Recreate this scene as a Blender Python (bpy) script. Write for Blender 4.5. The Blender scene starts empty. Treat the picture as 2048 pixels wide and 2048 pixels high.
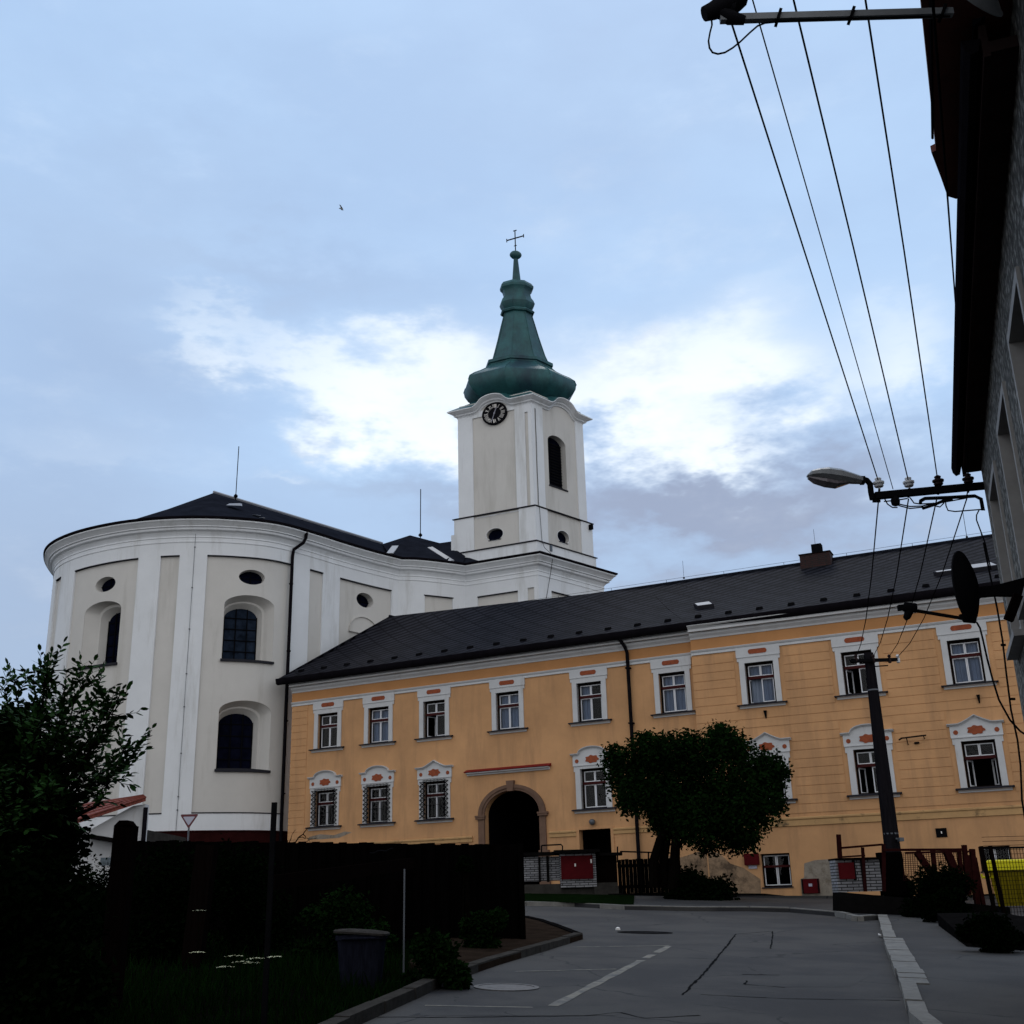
import bpy, bmesh, math, random
from mathutils import Vector
R_ = math.radians
rnd = random.Random(7)
SC = bpy.context.scene
COL = SC.collection

# ---------------------------------------------------------------- camera
FPX, PITCH, ROLL = 2300.0, .3295, -.027
cp, sp, cr, sr = math.cos(PITCH), math.sin(PITCH), math.cos(ROLL), math.sin(ROLL)
_R0, _U0, FW = (1, 0, 0), (0, -sp, cp), (0, cp, sp)
RT = tuple(cr*a + sr*b for a, b in zip(_R0, _U0))
UP = tuple(-sr*a + cr*b for a, b in zip(_R0, _U0))
EYE = (0, 0, 1.6)
cam = bpy.data.cameras.new('camera')
camo = bpy.data.objects.new('camera', cam)
COL.objects.link(camo)
cam.sensor_width = 36
cam.lens = 36*FPX/2048
cam.clip_end = 3000
from mathutils import Matrix
camo.matrix_world = Matrix(((RT[0], UP[0], -FW[0], EYE[0]), (RT[1], UP[1], -FW[1], EYE[1]), (RT[2], UP[2], -FW[2], EYE[2]), (0, 0, 0, 1)))
SC.camera = camo

# survey helpers: where a sight line of the (2048 px) photograph meets a real surface
def ray(x, y): return tuple(FW[i] + (x-1024)/FPX*RT[i] - (y-1024)/FPX*UP[i] for i in range(3))
def atz(x, y, z):
    d = ray(x, y); t = (z-EYE[2])/d[2]
    return (t*d[0], t*d[1], z)
def aty(x, y, Y):
    d = ray(x, y); t = Y/d[1]
    return (t*d[0], Y, EYE[2]+t*d[2])
def G(x, y): return -.11 - .04*min(max(x, -20), 14) + .05*min(y, 39)
def atg(x, y, h=0):
    d = ray(x, y); lo, hi = 2, 39
    f = lambda Y: EYE[2] + Y/d[1]*d[2] - G(Y/d[1]*d[0], Y) - h
    if f(hi) > 0: return aty(x, y, hi)[:2] + (G(aty(x, y, hi)[0], hi)+h,)
    for _ in range(50):
        m = (lo+hi)/2
        if f(m) > 0: lo = m
        else: hi = m
    p = aty(x, y, lo)
    return (p[0], p[1], G(p[0], p[1])+h)

# ---------------------------------------------------------------- world
W = bpy.data.worlds.new('World'); SC.world = W; W.use_nodes = True
nt = W.node_tree; nt.nodes.clear()
def N(t, **k):
    n = nt.nodes.new(t)
    for a, b in k.items(): setattr(n, a, b)
    return n
def L(a, b): nt.links.new(a, b)
def M(op, a, b=None, c=None, clamp=False):
    n = N('ShaderNodeMath', operation=op); n.use_clamp = clamp
    for i, v in enumerate((a, b, c)):
        if v is None: continue
        if isinstance(v, (int, float)): n.inputs[i].default_value = v
        else: L(v, n.inputs[i])
    return n.outputs[0]
SUN_EL, SUN_AZ = 52, 8          # degrees; the azimuth is measured from straight ahead towards the right
tc = N('ShaderNodeTexCoord')
sky = N('ShaderNodeTexSky', sky_type='NISHITA', sun_disc=False, sun_elevation=R_(SUN_EL), sun_rotation=R_(SUN_AZ))
nz = N('ShaderNodeTexNoise'); nz.inputs['Scale'].default_value = 3.2; nz.inputs['Detail'].default_value = 7; nz.inputs['Roughness'].default_value = .55
mp = N('ShaderNodeMapping'); mp.inputs['Scale'].default_value = (1, 1, 2.3)
L(tc.outputs['Generated'], mp.inputs[0]); L(mp.outputs[0], nz.inputs['Vector'])
nb = N('ShaderNodeTexNoise'); nb.inputs['Scale'].default_value = 9; nb.inputs['Detail'].default_value = 5; nb.inputs['Roughness'].default_value = .6
L(mp.outputs[0], nb.inputs['Vector'])
sx = N('ShaderNodeSeparateXYZ'); L(tc.outputs['Generated'], sx.inputs[0])
az = M('ARCTAN2', sx.outputs[0], sx.outputs[1]); el = M('ARCSINE', sx.outputs[2])
wob = M('MULTIPLY', M('SUBTRACT', nz.outputs[0], .5), .30); wo2 = M('MULTIPLY', M('SUBTRACT', nb.outputs[0], .5), .22)
az2 = M('ADD', az, wob); el2 = M('ADD', M('ADD', el, wo2), M('MULTIPLY', wob, .25))
def blob(px, py, sx_, sy_, amp):
    d = ray(px, py); l = math.sqrt(sum(v*v for v in d)); a0 = math.atan2(d[0], d[1]); e0 = math.asin(d[2]/l)
    u = M('POWER', M('DIVIDE', M('SUBTRACT', az2, a0), sx_/FPX), 2); v = M('POWER', M('DIVIDE', M('SUBTRACT', el2, e0), sy_/FPX), 2)
    return M('MULTIPLY', M('EXPONENT', M('MULTIPLY', M('ADD', u, v), -1)), amp)
BL = [(1000, 720, 640, 95, .34), (250, 900, 260, 60, .18), (1780, 800, 120, 160, .30), (1560, 560, 160, 60, .25), (790, 790, 170, 80, .95), (1230, 820, 250, 90, 1.05), (1500, 730, 190, 110, .75), (400, 675, 120, 40, .42), (600, 720, 150, 45, .42), (640, 965, 90, 25, .4), (1880, 640, 110, 90, .5), (1340, 900, 130, 50, .6), (960, 850, 130, 60, .6)]
DK = [(140, 640, 330, 240, .22), (720, 850, 60, 22, .25), (1180, 760, 60, 25, .25), (1330, 1030, 360, 95, 1.05), (900, 990, 250, 50, .28), (1750, 1000, 260, 120, .35), (120, 1080, 420, 260, .30), (520, 560, 260, 60, .16), (1290, 740, 45, 30, .3), (1150, 250, 500, 120, .07), (300, 350, 260, 120, .10)]
acc = blob(*BL[0])
for b in BL[1:]: acc = M('ADD', acc, blob(*b))
dk = blob(*DK[0])
for b in DK[1:]: dk = M('ADD', dk, blob(*b))
edge = N('ShaderNodeMapRange'); edge.interpolation_type = 'SMOOTHSTEP'
L(M('ADD', acc, M('MULTIPLY', M('SUBTRACT', nb.outputs[0], .5), 1.25)), edge.inputs[0]); edge.inputs[1].default_value = .0; edge.inputs[2].default_value = 1.35
def mixc(f, a, b, bt='MIX'):
    n = N('ShaderNodeMix', data_type='RGBA', blend_type=bt)
    for i, v in ((0, f), (6, a), (7, b)):
        if isinstance(v, (int, float)): n.inputs[i].default_value = v
        elif isinstance(v, tuple): n.inputs[i].default_value = (*v, 1)
        else: L(v, n.inputs[i])
    return n.outputs[2]
base = mixc(M('MULTIPLY', M('SUBTRACT', nz.outputs[0], .34), 2.6, clamp=True), (.44, .62, .90), (.53, .74, 1.03))
# lower in the sky behind the roofs the cloud turns greyer
low = N('ShaderNodeMapRange'); L(el, low.inputs[0]); low.inputs[1].default_value = .42; low.inputs[2].default_value = .12; low.interpolation_type = 'SMOOTHSTEP'
base = mixc(M('MULTIPLY', low.outputs[0], .75), base, (.39, .48, .63))
dkf = M('MINIMUM', dk, .85)
base = mixc(dkf, base, (.33, .38, .52))
colr = mixc(edge.outputs[0], base, (1.05, 1.12, 1.17))
# overcast behind the viewer: unseen pale grey cloud, coloured to light the front walls
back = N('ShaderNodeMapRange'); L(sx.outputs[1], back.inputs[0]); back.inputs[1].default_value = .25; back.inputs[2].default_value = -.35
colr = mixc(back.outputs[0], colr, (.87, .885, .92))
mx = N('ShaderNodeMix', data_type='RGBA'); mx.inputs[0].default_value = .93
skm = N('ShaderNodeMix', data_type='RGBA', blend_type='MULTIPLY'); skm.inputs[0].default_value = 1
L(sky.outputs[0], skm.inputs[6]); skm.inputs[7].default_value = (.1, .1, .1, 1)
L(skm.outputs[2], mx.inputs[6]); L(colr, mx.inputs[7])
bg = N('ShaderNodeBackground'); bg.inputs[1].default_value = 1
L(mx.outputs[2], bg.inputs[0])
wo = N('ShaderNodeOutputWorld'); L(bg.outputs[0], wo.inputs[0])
sl = bpy.data.lights.new('sun', 'SUN'); sl.energy = .5; sl.angle = R_(20); sl.color = (1, .95, .88)
so = bpy.data.objects.new('sun', sl); COL.objects.link(so)
so.location = (0, 0, 60)
so.rotation_euler = Vector((math.sin(R_(SUN_AZ))*math.cos(R_(SUN_EL)), math.cos(R_(SUN_AZ))*math.cos(R_(SUN_EL)), math.sin(R_(SUN_EL)))).to_track_quat('Z', 'Y').to_euler()
SC.view_settings.view_transform = 'Standard'; SC.view_settings.look = 'None'
SC.view_settings.exposure = 0; SC.view_settings.gamma = 1
SC.cycles.max_bounces = 6; SC.cycles.use_denoising = True

# ---------------------------------------------------------------- materials
def mat(name, col, rough=.85, metal=0, nscale=0, namt=.12, bump=0, bscale=60, spec=.5, dirt=None, stretch=(1, 1, 1), alpha=None, extra=None):
    if max(col) < .05 and spec == .5: spec = 0
    m = bpy.data.materials.new(name); m.use_nodes = True
    t = m.node_tree; b = t.nodes['Principled BSDF']
    b.inputs['Roughness'].default_value = rough; b.inputs['Metallic'].default_value = metal; b.inputs['Specular IOR Level'].default_value = spec
    b.inputs['Base Color'].default_value = (*col, 1)
    tcn = t.nodes.new('ShaderNodeTexCoord'); mpn = t.nodes.new('ShaderNodeMapping'); mpn.inputs['Scale'].default_value = stretch
    t.links.new(tcn.outputs['Object'], mpn.inputs[0])
    cur = None
    if nscale:
        n = t.nodes.new('ShaderNodeTexNoise'); n.inputs['Scale'].default_value = nscale; n.inputs['Detail'].default_value = 8; n.inputs['Roughness'].default_value = .65
        t.links.new(mpn.outputs[0], n.inputs['Vector'])
        r = t.nodes.new('ShaderNodeMapRange'); t.links.new(n.outputs[0], r.inputs[0])
        r.inputs[1].default_value = .3; r.inputs[2].default_value = .7; r.inputs[3].default_value = 1-namt; r.inputs[4].default_value = 1+namt
        mm = t.nodes.new('ShaderNodeMix'); mm.data_type = 'RGBA'; mm.blend_type = 'MULTIPLY'; mm.inputs[0].default_value = 1
        mm.inputs[6].default_value = (*col, 1); t.links.new(r.outputs[0], mm.inputs[7]); cur = mm.outputs[2]
        if dirt:
            n2 = t.nodes.new('ShaderNodeTexNoise'); n2.inputs['Scale'].default_value = dirt[1]; n2.inputs['Detail'].default_value = 10; n2.inputs['Roughness'].default_value = .7
            mp2 = t.nodes.new('ShaderNodeMapping'); mp2.inputs['Location'].default_value = (3.1, 7.7, 1.3); mp2.inputs['Scale'].default_value = dirt[4] if len(dirt) > 4 else (1, 1, 1)
            t.links.new(tcn.outputs['Object'], mp2.inputs[0]); t.links.new(mp2.outputs[0], n2.inputs['Vector'])
            r2 = t.nodes.new('ShaderNodeMapRange'); t.links.new(n2.outputs[0], r2.inputs[0]); r2.inputs[1].default_value = dirt[2]; r2.inputs[2].default_value = dirt[3]
            m2 = t.nodes.new('ShaderNodeMix'); m2.data_type = 'RGBA'; t.links.new(r2.outputs[0], m2.inputs[0]); t.links.new(cur, m2.inputs[6]); m2.inputs[7].default_value = (*dirt[0], 1); cur = m2.outputs[2]
        t.links.new(cur, b.inputs['Base Color'])
    if bump:
        nb_ = t.nodes.new('ShaderNodeTexNoise'); nb_.inputs['Scale'].default_value = bscale; nb_.inputs['Detail'].default_value = 5
        t.links.new(mpn.outputs[0], nb_.inputs['Vector'])
        bm_ = t.nodes.new('ShaderNodeBump'); bm_.inputs['Strength'].default_value = bump; bm_.inputs['Distance'].default_value = .02
        t.links.new(nb_.outputs[0], bm_.inputs['Height']); t.links.new(bm_.outputs[0], b.inputs['Normal'])
    if extra: extra(t, b, tcn, cur)
    return m
MT = {}
MT['white'] = mat('white_lime_paint', (.74, .76, .78), .9, nscale=.7, namt=.05, bump=.15, dirt=((.47, .47, .45), 1.1, .52, .80, (1, 1, .13)))
MT['beige'] = mat('beige_render', (.60, .58, .545), .92, nscale=.6, namt=.05, bump=.2, dirt=((.42, .40, .36), 1.0, .52, .82, (1, 1, .13)))
MT['trim'] = mat('white_plaster_trim', (.55, .555, .56), .9, nscale=1.5, namt=.07, bump=.15, dirt=((.42, .40, .37), 2.2, .58, .78, (1, 1, .3)))
MT['ochre'] = mat('ochre_render', (.56, .302, .138), .93, nscale=.5, namt=.15, bump=.25, bscale=40, dirt=((.36, .20, .10), 1.5, .50, .80, (1, 1, .12)))
MT['frieze'] = mat('orange_ochre_render', (.47, .22, .08), .93, nscale=.8, namt=.10, bump=.2)
MT['orange'] = mat('rust_orange_paint', (.27, .055, .014), .8, nscale=9, namt=.3)
MT['belt'] = mat('ochre_belt', (.50, .30, .13), .9, nscale=2, namt=.12, dirt=((.09, .06, .03), 1.6, .56, .70))
MT['stone'] = mat('brown_sandstone', (.15, .085, .055), .9, nscale=3, namt=.2, bump=.3)
MT['dark'] = mat('black_metal', (.006, .006, .007), .5, nscale=8, namt=.2)
MT['gutter'] = mat('dark_gutter_metal', (.008, .007, .009), .7, nscale=3, namt=.25)
MT['sill'] = mat('dark_sill_metal', (.03, .03, .036), .5)
MT['frame'] = mat('dark_brown_frame', (.012, .008, .007), .6)
MT['redwood'] = mat('red_brown_wood', (.045, .006, .006), .6, spec=.1)
MT['sash'] = mat('white_sash', (.72, .73, .76), .6)
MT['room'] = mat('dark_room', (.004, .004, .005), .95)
MT['curtain'] = mat('blue_grey_curtain', (.20, .24, .31), .95, nscale=2, namt=.3, stretch=(6, 6, .5))
MT['paneblue'] = mat('pale_leaded_glass', (.016, .024, .040), .2, nscale=2.5, namt=.6, bump=.1, bscale=3)
MT['brass'] = mat('aged_iron', (.05, .05, .055), .5, metal=.6)
MT['cop'] = mat('green_copper', (.018, .088, .094), .5, metal=.1, spec=.4, nscale=1.3, namt=.35, bump=.2, bscale=6, dirt=((.007, .034, .050), .7, .44, .66, (1, 1, .35)))
MT['tile'] = mat('dark_metal_roof', (.014, .016, .023), .7, nscale=1.3, namt=.3, bump=.4, bscale=4, stretch=(1, 1, 1))
MT['flash'] = mat('pale_flashing', (.25, .26, .29), .5)
MT['maroon'] = mat('maroon_plinth', (.024, .006, .006), .8, nscale=2, namt=.3)
MT['clockblack'] = mat('clock_black', (.01, .01, .012), .5)
MT['clockwhite'] = mat('clock_white', (.75, .72, .68), .6)
MT['conc'] = mat('concrete', (.045, .042, .038), .9, nscale=3, namt=.3, bump=.4, bscale=25)
MT['concdark'] = mat('dark_concrete', (.006, .0055, .0055), .9, nscale=4, namt=.3, bump=.4, bscale=25)
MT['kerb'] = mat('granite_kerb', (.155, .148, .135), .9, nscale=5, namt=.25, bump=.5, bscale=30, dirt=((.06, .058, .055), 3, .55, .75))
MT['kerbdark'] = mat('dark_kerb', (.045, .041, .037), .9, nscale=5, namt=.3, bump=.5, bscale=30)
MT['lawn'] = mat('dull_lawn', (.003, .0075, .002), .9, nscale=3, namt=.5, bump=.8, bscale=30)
MT['wood'] = mat('black_weathered_wood', (.0018, .0015, .0015), .9, nscale=5, namt=.4, stretch=(8, 8, .5))
MT['wood2'] = mat('dark_brown_wood', (.0040, .0025, .0023), .9, nscale=5, namt=.4, stretch=(8, 8, .5))
MT['rust'] = mat('red_rusty_iron', (.020, .005, .005), .7, nscale=12, namt=.35)
MT['redbox'] = mat('dark_red_paint', (.075, .0035, .006), .7, spec=.08, nscale=5, namt=.2)
MT['redbright'] = mat('red_lid_paint', (.17, .012, .010), .7, spec=.1)
MT['yellow'] = mat('yellow_plastic', (.22, .17, .002), .7, spec=.12, nscale=4, namt=.12)
MT['bin'] = mat('dark_grey_plastic', (.010, .011, .018), .5, nscale=5, namt=.5, stretch=(6, 6, .6))
MT['signred'] = mat('sign_red', (.10, .008, .015), .5)
MT['signwhite'] = mat('sign_white', (.42, .42, .50), .5)
MT['galv'] = mat('galvanised_steel', (.09, .10, .115), .45, metal=.4)
MT['lamphead'] = mat('lamp_grey_shell', (.16, .17, .18), .45, nscale=8, namt=.15)
MT['lampglass'] = mat('lamp_clear_bowl', (.10, .085, .095), .15, nscale=20, namt=.4)
MT['ceram'] = mat('white_porcelain', (.55, .56, .58), .25)
MT['ceramd'] = mat('brown_porcelain', (.03, .02, .02), .3)
MT['pole'] = mat('tarred_wood_pole', (.010, .009, .011), .8, nscale=4, namt=.35, stretch=(5, 5, .4), bump=.3)
MT['soffit'] = mat('dark_soffit_boards', (.028, .018, .017), .8, nscale=3, namt=.3)
MT['dish'] = mat('dark_dish_metal', (.012, .012, .014), .5)
MT['tileroof'] = mat('red_clay_tiles', (.16, .035, .022), .85, nscale=6, namt=.4)
MT['bark'] = mat('dark_bark', (.003, .0025, .002), .95, nscale=12, namt=.4, bump=.5)
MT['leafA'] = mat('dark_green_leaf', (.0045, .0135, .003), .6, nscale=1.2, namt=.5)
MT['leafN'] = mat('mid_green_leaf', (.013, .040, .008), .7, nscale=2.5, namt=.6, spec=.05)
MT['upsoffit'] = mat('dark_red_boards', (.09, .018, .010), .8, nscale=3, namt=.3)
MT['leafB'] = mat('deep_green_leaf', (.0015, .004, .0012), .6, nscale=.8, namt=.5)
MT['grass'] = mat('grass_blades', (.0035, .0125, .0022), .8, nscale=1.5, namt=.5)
MT['flower'] = mat('cream_umbel', (.55, .56, .36), .8)
def glass_mat():
    m = bpy.data.materials.new('window_glass'); m.use_nodes = True; t = m.node_tree; t.nodes.clear()
    o = t.nodes.new('ShaderNodeOutputMaterial'); mixs = t.nodes.new('ShaderNodeMixShader'); tr = t.nodes.new('ShaderNodeBsdfTransparent'); gl = t.nodes.new('ShaderNodeBsdfGlossy')
    fr = t.nodes.new('ShaderNodeFresnel'); fr.inputs[0].default_value = 1.33
    gl.inputs['Roughness'].default_value = .03; tr.inputs[0].default_value = (.8, .86, .95, 1)
    t.links.new(fr.outputs[0], mixs.inputs[0]); t.links.new(tr.outputs[0], mixs.inputs[1]); t.links.new(gl.outputs[0], mixs.inputs[2]); t.links.new(mixs.outputs[0], o.inputs[0])
    return m
MT['glass'] = glass_mat()
MT['darkglass'] = mat('dark_leaded_glass', (.004, .005, .013), .25, nscale=3, namt=.5, bump=.08, bscale=3)

def lines_extra(t, b, tcn, cur, kind):
    pass
def brick_mat(name, c1, c2, mortar, bw, rh, ms=.012, axis='xz', rough=.9):
    m = bpy.data.materials.new(name); m.use_nodes = True; t = m.node_tree; b = t.nodes['Principled BSDF']; b.inputs['Roughness'].default_value = rough
    tcn = t.nodes.new('ShaderNodeTexCoord'); sp_ = t.nodes.new('ShaderNodeSeparateXYZ'); cb = t.nodes.new('ShaderNodeCombineXYZ')
    t.links.new(tcn.outputs['Object'], sp_.inputs[0])
    ad = t.nodes.new('ShaderNodeMath'); ad.operation = 'ADD'; t.links.new(sp_.outputs[0], ad.inputs[0]); t.links.new(sp_.outputs[1], ad.inputs[1])
    t.links.new(ad.outputs[0], cb.inputs[0]); t.links.new(sp_.outputs[2], cb.inputs[1])
    br = t.nodes.new('ShaderNodeTexBrick'); t.links.new(cb.outputs[0], br.inputs['Vector'])
    br.inputs['Color1'].default_value = (*c1, 1); br.inputs['Color2'].default_value = (*c2, 1); br.inputs['Mortar'].default_value = (*mortar, 1)
    br.inputs['Scale'].default_value = 1; br.inputs['Mortar Size'].default_value = ms; br.inputs['Brick Width'].default_value = bw; br.inputs['Row Height'].default_value = rh
    n = t.nodes.new('ShaderNodeTexNoise'); n.inputs['Scale'].default_value = 6; n.inputs['Detail'].default_value = 6; t.links.new(tcn.outputs['Object'], n.inputs['Vector'])
    mm = t.nodes.new('ShaderNodeMix'); mm.data_type = 'RGBA'; mm.blend_type = 'MULTIPLY'; mm.inputs[0].default_value = .6
    t.links.new(br.outputs[0], mm.inputs[6]); t.links.new(n.outputs[0], mm.inputs[7]); t.links.new(mm.outputs[2], b.inputs['Base Color'])
    bp = t.nodes.new('ShaderNodeBump'); bp.inputs['Strength'].default_value = .6; bp.inputs['Distance'].default_value = .01; bp.invert = True
    t.links.new(br.outputs[1], bp.inputs['Height']); t.links.new(bp.outputs[0], b.inputs['Normal'])
    return m
MT['whitebrick'] = brick_mat('white_glazed_brick', (.42, .42, .44), (.25, .25, .27), (.012, .012, .012), .30, .075, .012)
MT['redbrick'] = brick_mat('red_brick', (.05, .012, .010), (.03, .009, .008), (.012, .010, .010), .3, .09)

def slate_mat():
    m = bpy.data.materials.new('diamond_slates'); m.use_nodes = True; t = m.node_tree; b = t.nodes['Principled BSDF']
    b.inputs['Roughness'].default_value = .8; b.inputs['Specular IOR Level'].default_value = .05
    tcn = t.nodes.new('ShaderNodeTexCoord'); mpn = t.nodes.new('ShaderNodeMapping'); mpn.inputs['Rotation'].default_value = (0, 0, R_(26))
    t.links.new(tcn.outputs['Object'], mpn.inputs[0]); s = t.nodes.new('ShaderNodeSeparateXYZ'); t.links.new(mpn.outputs[0], s.inputs[0])
    def mm(op, a, b_=None):
        n = t.nodes.new('ShaderNodeMath'); n.operation = op
        for i, v in enumerate((a, b_)):
            if v is None: continue
            if isinstance(v, (int, float)): n.inputs[i].default_value = v
            else: t.links.new(v, n.inputs[i])
        return n.outputs[0]
    def fam(k, per, w):
        v = mm('ADD', mm('MULTIPLY', s.outputs[0], .50), mm('MULTIPLY', s.outputs[1], k))
        f = mm('FRACT', mm('DIVIDE', v, per))
        return f, mm('LESS_THAN', f, w)
    f1, a = fam(-.90, .38, .42); f2, c = fam(.62, .62, .10)
    h = mm('MAXIMUM', a, mm('MULTIPLY', c, .7))
    n = t.nodes.new('ShaderNodeTexNoise'); n.inputs['Scale'].default_value = 1.1; n.inputs['Detail'].default_value = 9; n.inputs['Roughness'].default_value = .7; t.links.new(tcn.outputs['Object'], n.inputs['Vector'])
    rr = t.nodes.new('ShaderNodeValToRGB'); rr.color_ramp.elements[0].position = .34; rr.color_ramp.elements[0].color = (.011, .011, .015, 1); rr.color_ramp.elements[1].position = .72; rr.color_ramp.elements[1].color = (.029, .029, .038, 1)
    t.links.new(n.outputs[0], rr.inputs[0])
    mx_ = t.nodes.new('ShaderNodeMix'); mx_.data_type = 'RGBA'; t.links.new(mm('MULTIPLY', h, 1.0), mx_.inputs[0]); t.links.new(rr.outputs[0], mx_.inputs[6]); mx_.inputs[7].default_value = (.003, .003, .005, 1)
    t.links.new(mx_.outputs[2], b.inputs['Base Color'])
    bp = t.nodes.new('ShaderNodeBump'); bp.inputs['Strength'].default_value = .7; bp.inputs['Distance'].default_value = .03; t.links.new(f1, bp.inputs['Height']); t.links.new(bp.outputs[0], b.inputs['Normal'])
    return m
MT['slate'] = slate_mat()

def rough_mat():
    m = bpy.data.materials.new('grey_roughcast'); m.use_nodes = True; t = m.node_tree; b = t.nodes['Principled BSDF']; b.inputs['Roughness'].default_value = .95
    tcn = t.nodes.new('ShaderNodeTexCoord'); v = t.nodes.new('ShaderNodeTexVoronoi'); v.inputs['Scale'].default_value = 13; n = t.nodes.new('ShaderNodeTexNoise'); n.inputs['Scale'].default_value = 7; n.inputs['Detail'].default_value = 8; n.inputs['Roughness'].default_value = .75
    t.links.new(tcn.outputs['Object'], n.inputs['Vector'])
    mx_ = t.nodes.new('ShaderNodeMix'); mx_.data_type = 'RGBA'; mx_.inputs[0].default_value = .12; t.links.new(tcn.outputs['Object'], mx_.inputs[6]); t.links.new(n.outputs['Color'], mx_.inputs[7]); t.links.new(mx_.outputs[2], v.inputs['Vector'])
    rr = t.nodes.new('ShaderNodeValToRGB'); rr.color_ramp.elements[0].position = .30; rr.color_ramp.elements[0].color = (.13, .125, .115, 1); rr.color_ramp.elements[1].position = .66; rr.color_ramp.elements[1].color = (.55, .54, .50, 1)
    t.links.new(n.outputs[0], rr.inputs[0])
    vr = t.nodes.new('ShaderNodeMapRange'); t.links.new(v.outputs[0], vr.inputs[0]); vr.inputs[1].default_value = .15; vr.inputs[2].default_value = .6; vr.inputs[3].default_value = 1.25; vr.inputs[4].default_value = .35  # pits between the grains darkened in the colour, standing in for relief shading
    vm = t.nodes.new('ShaderNodeMix'); vm.data_type = 'RGBA'; vm.blend_type = 'MULTIPLY'; vm.inputs[0].default_value = 1; t.links.new(rr.outputs[0], vm.inputs[6]); t.links.new(vr.outputs[0], vm.inputs[7]); t.links.new(vm.outputs[2], b.inputs['Base Color'])
    ad = t.nodes.new('ShaderNodeMath'); ad.operation = 'ADD'; t.links.new(v.outputs[0], ad.inputs[0]); t.links.new(n.outputs[0], ad.inputs[1])
    bp = t.nodes.new('ShaderNodeBump'); bp.inputs['Strength'].default_value = 1; bp.inputs['Distance'].default_value = .14; t.links.new(ad.outputs[0], bp.inputs['Height']); t.links.new(bp.outputs[0], b.inputs['Normal'])
    return m
MT['roughcast'] = rough_mat()
MT['reveal'] = mat('grey_smooth_reveal', (.26, .25, .24), .85, nscale=4, namt=.15)

def asphalt_mat(name, base_, patch, seed):
    m = bpy.data.materials.new(name); m.use_nodes = True; t = m.node_tree; b = t.nodes['Principled BSDF']; b.inputs['Roughness'].default_value = .8; b.inputs['Specular IOR Level'].default_value = .2
    tcn = t.nodes.new('ShaderNodeTexCoord'); mpn = t.nodes.new('ShaderNodeMapping'); mpn.inputs['Location'].default_value = (seed, seed*2, 0); t.links.new(tcn.outputs['Object'], mpn.inputs[0])
    n = t.nodes.new('ShaderNodeTexNoise'); n.inputs['Scale'].default_value = .35; n.inputs['Detail'].default_value = 9; n.inputs['Roughness'].default_value = .62; t.links.new(mpn.outputs[0], n.inputs['Vector'])
    rr = t.nodes.new('ShaderNodeValToRGB'); n.inputs['Scale'].default_value = .55; rr.color_ramp.elements[0].position = .40; rr.color_ramp.elements[0].color = (*patch, 1); rr.color_ramp.elements[1].position = .58; rr.color_ramp.elements[1].color = (*base_, 1); t.links.new(n.outputs[0], rr.inputs[0])
    f = t.nodes.new('ShaderNodeTexNoise'); f.inputs['Scale'].default_value = 45; f.inputs['Detail'].default_value = 6; f.inputs['Roughness'].default_value = .8; t.links.new(mpn.outputs[0], f.inputs['Vector'])
    fr = t.nodes.new('ShaderNodeMapRange'); t.links.new(f.outputs[0], fr.inputs[0]); fr.inputs[1].default_value = .3; fr.inputs[2].default_value = .7; fr.inputs[3].default_value = .72; fr.inputs[4].default_value = 1.3
    mm = t.nodes.new('ShaderNodeMix'); mm.data_type = 'RGBA'; mm.blend_type = 'MULTIPLY'; mm.inputs[0].default_value = 1; t.links.new(rr.outputs[0], mm.inputs[6]); t.links.new(fr.outputs[0], mm.inputs[7])
    v = t.nodes.new('ShaderNodeTexVoronoi'); v.feature = 'DISTANCE_TO_EDGE'; v.inputs['Scale'].default_value = .42
    nv = t.nodes.new('ShaderNodeTexNoise'); nv.inputs['Scale'].default_value = 2.2; nv.inputs['Detail'].default_value = 6; t.links.new(mpn.outputs[0], nv.inputs['Vector'])
    mv = t.nodes.new('ShaderNodeMix'); mv.data_type = 'RGBA'; mv.inputs[0].default_value = .25; t.links.new(mpn.outputs[0], mv.inputs[6]); t.links.new(nv.outputs['Color'], mv.inputs[7]); t.links.new(mv.outputs[2], v.inputs['Vector'])
    lt = t.nodes.new('ShaderNodeMath'); lt.operation = 'LESS_THAN'; t.links.new(v.outputs[0], lt.inputs[0]); lt.inputs[1].default_value = .006
    gt = t.nodes.new('ShaderNodeMath'); gt.operation = 'GREATER_THAN'; t.links.new(n.outputs[0], gt.inputs[0]); gt.inputs[1].default_value = .47
    ml = t.nodes.new('ShaderNodeMath'); ml.operation = 'MULTIPLY'; t.links.new(lt.outputs[0], ml.inputs[0]); t.links.new(gt.outputs[0], ml.inputs[1])
    mc = t.nodes.new('ShaderNodeMix'); mc.data_type = 'RGBA'; t.links.new(ml.outputs[0], mc.inputs[0]); t.links.new(mm.outputs[2], mc.inputs[6]); mc.inputs[7].default_value = (.016, .016, .018, 1)
    t.links.new(mc.outputs[2], b.inputs['Base Color'])
    bp = t.nodes.new('ShaderNodeBump'); bp.inputs['Strength'].default_value = .35; bp.inputs['Distance'].default_value = .006; t.links.new(f.outputs[0], bp.inputs['Height']); t.links.new(bp.outputs[0], b.inputs['Normal'])
    return m
MT['asphalt'] = asphalt_mat('asphalt', (.047, .0445, .043), (.026, .0255, .0275), 0)
MT['asphalt2'] = asphalt_mat('pavement_asphalt', (.043, .0415, .0405), (.025, .0245, .026), 5)
MT['earth'] = mat('dark_earth', (.0025, .0025, .0018), .95, nscale=2, namt=.4, bump=.6, bscale=8)
MT['brownpave'] = mat('brown_gravel_verge', (.022, .015, .011), .95, nscale=3, namt=.35, bump=.6, bscale=30)
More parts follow.
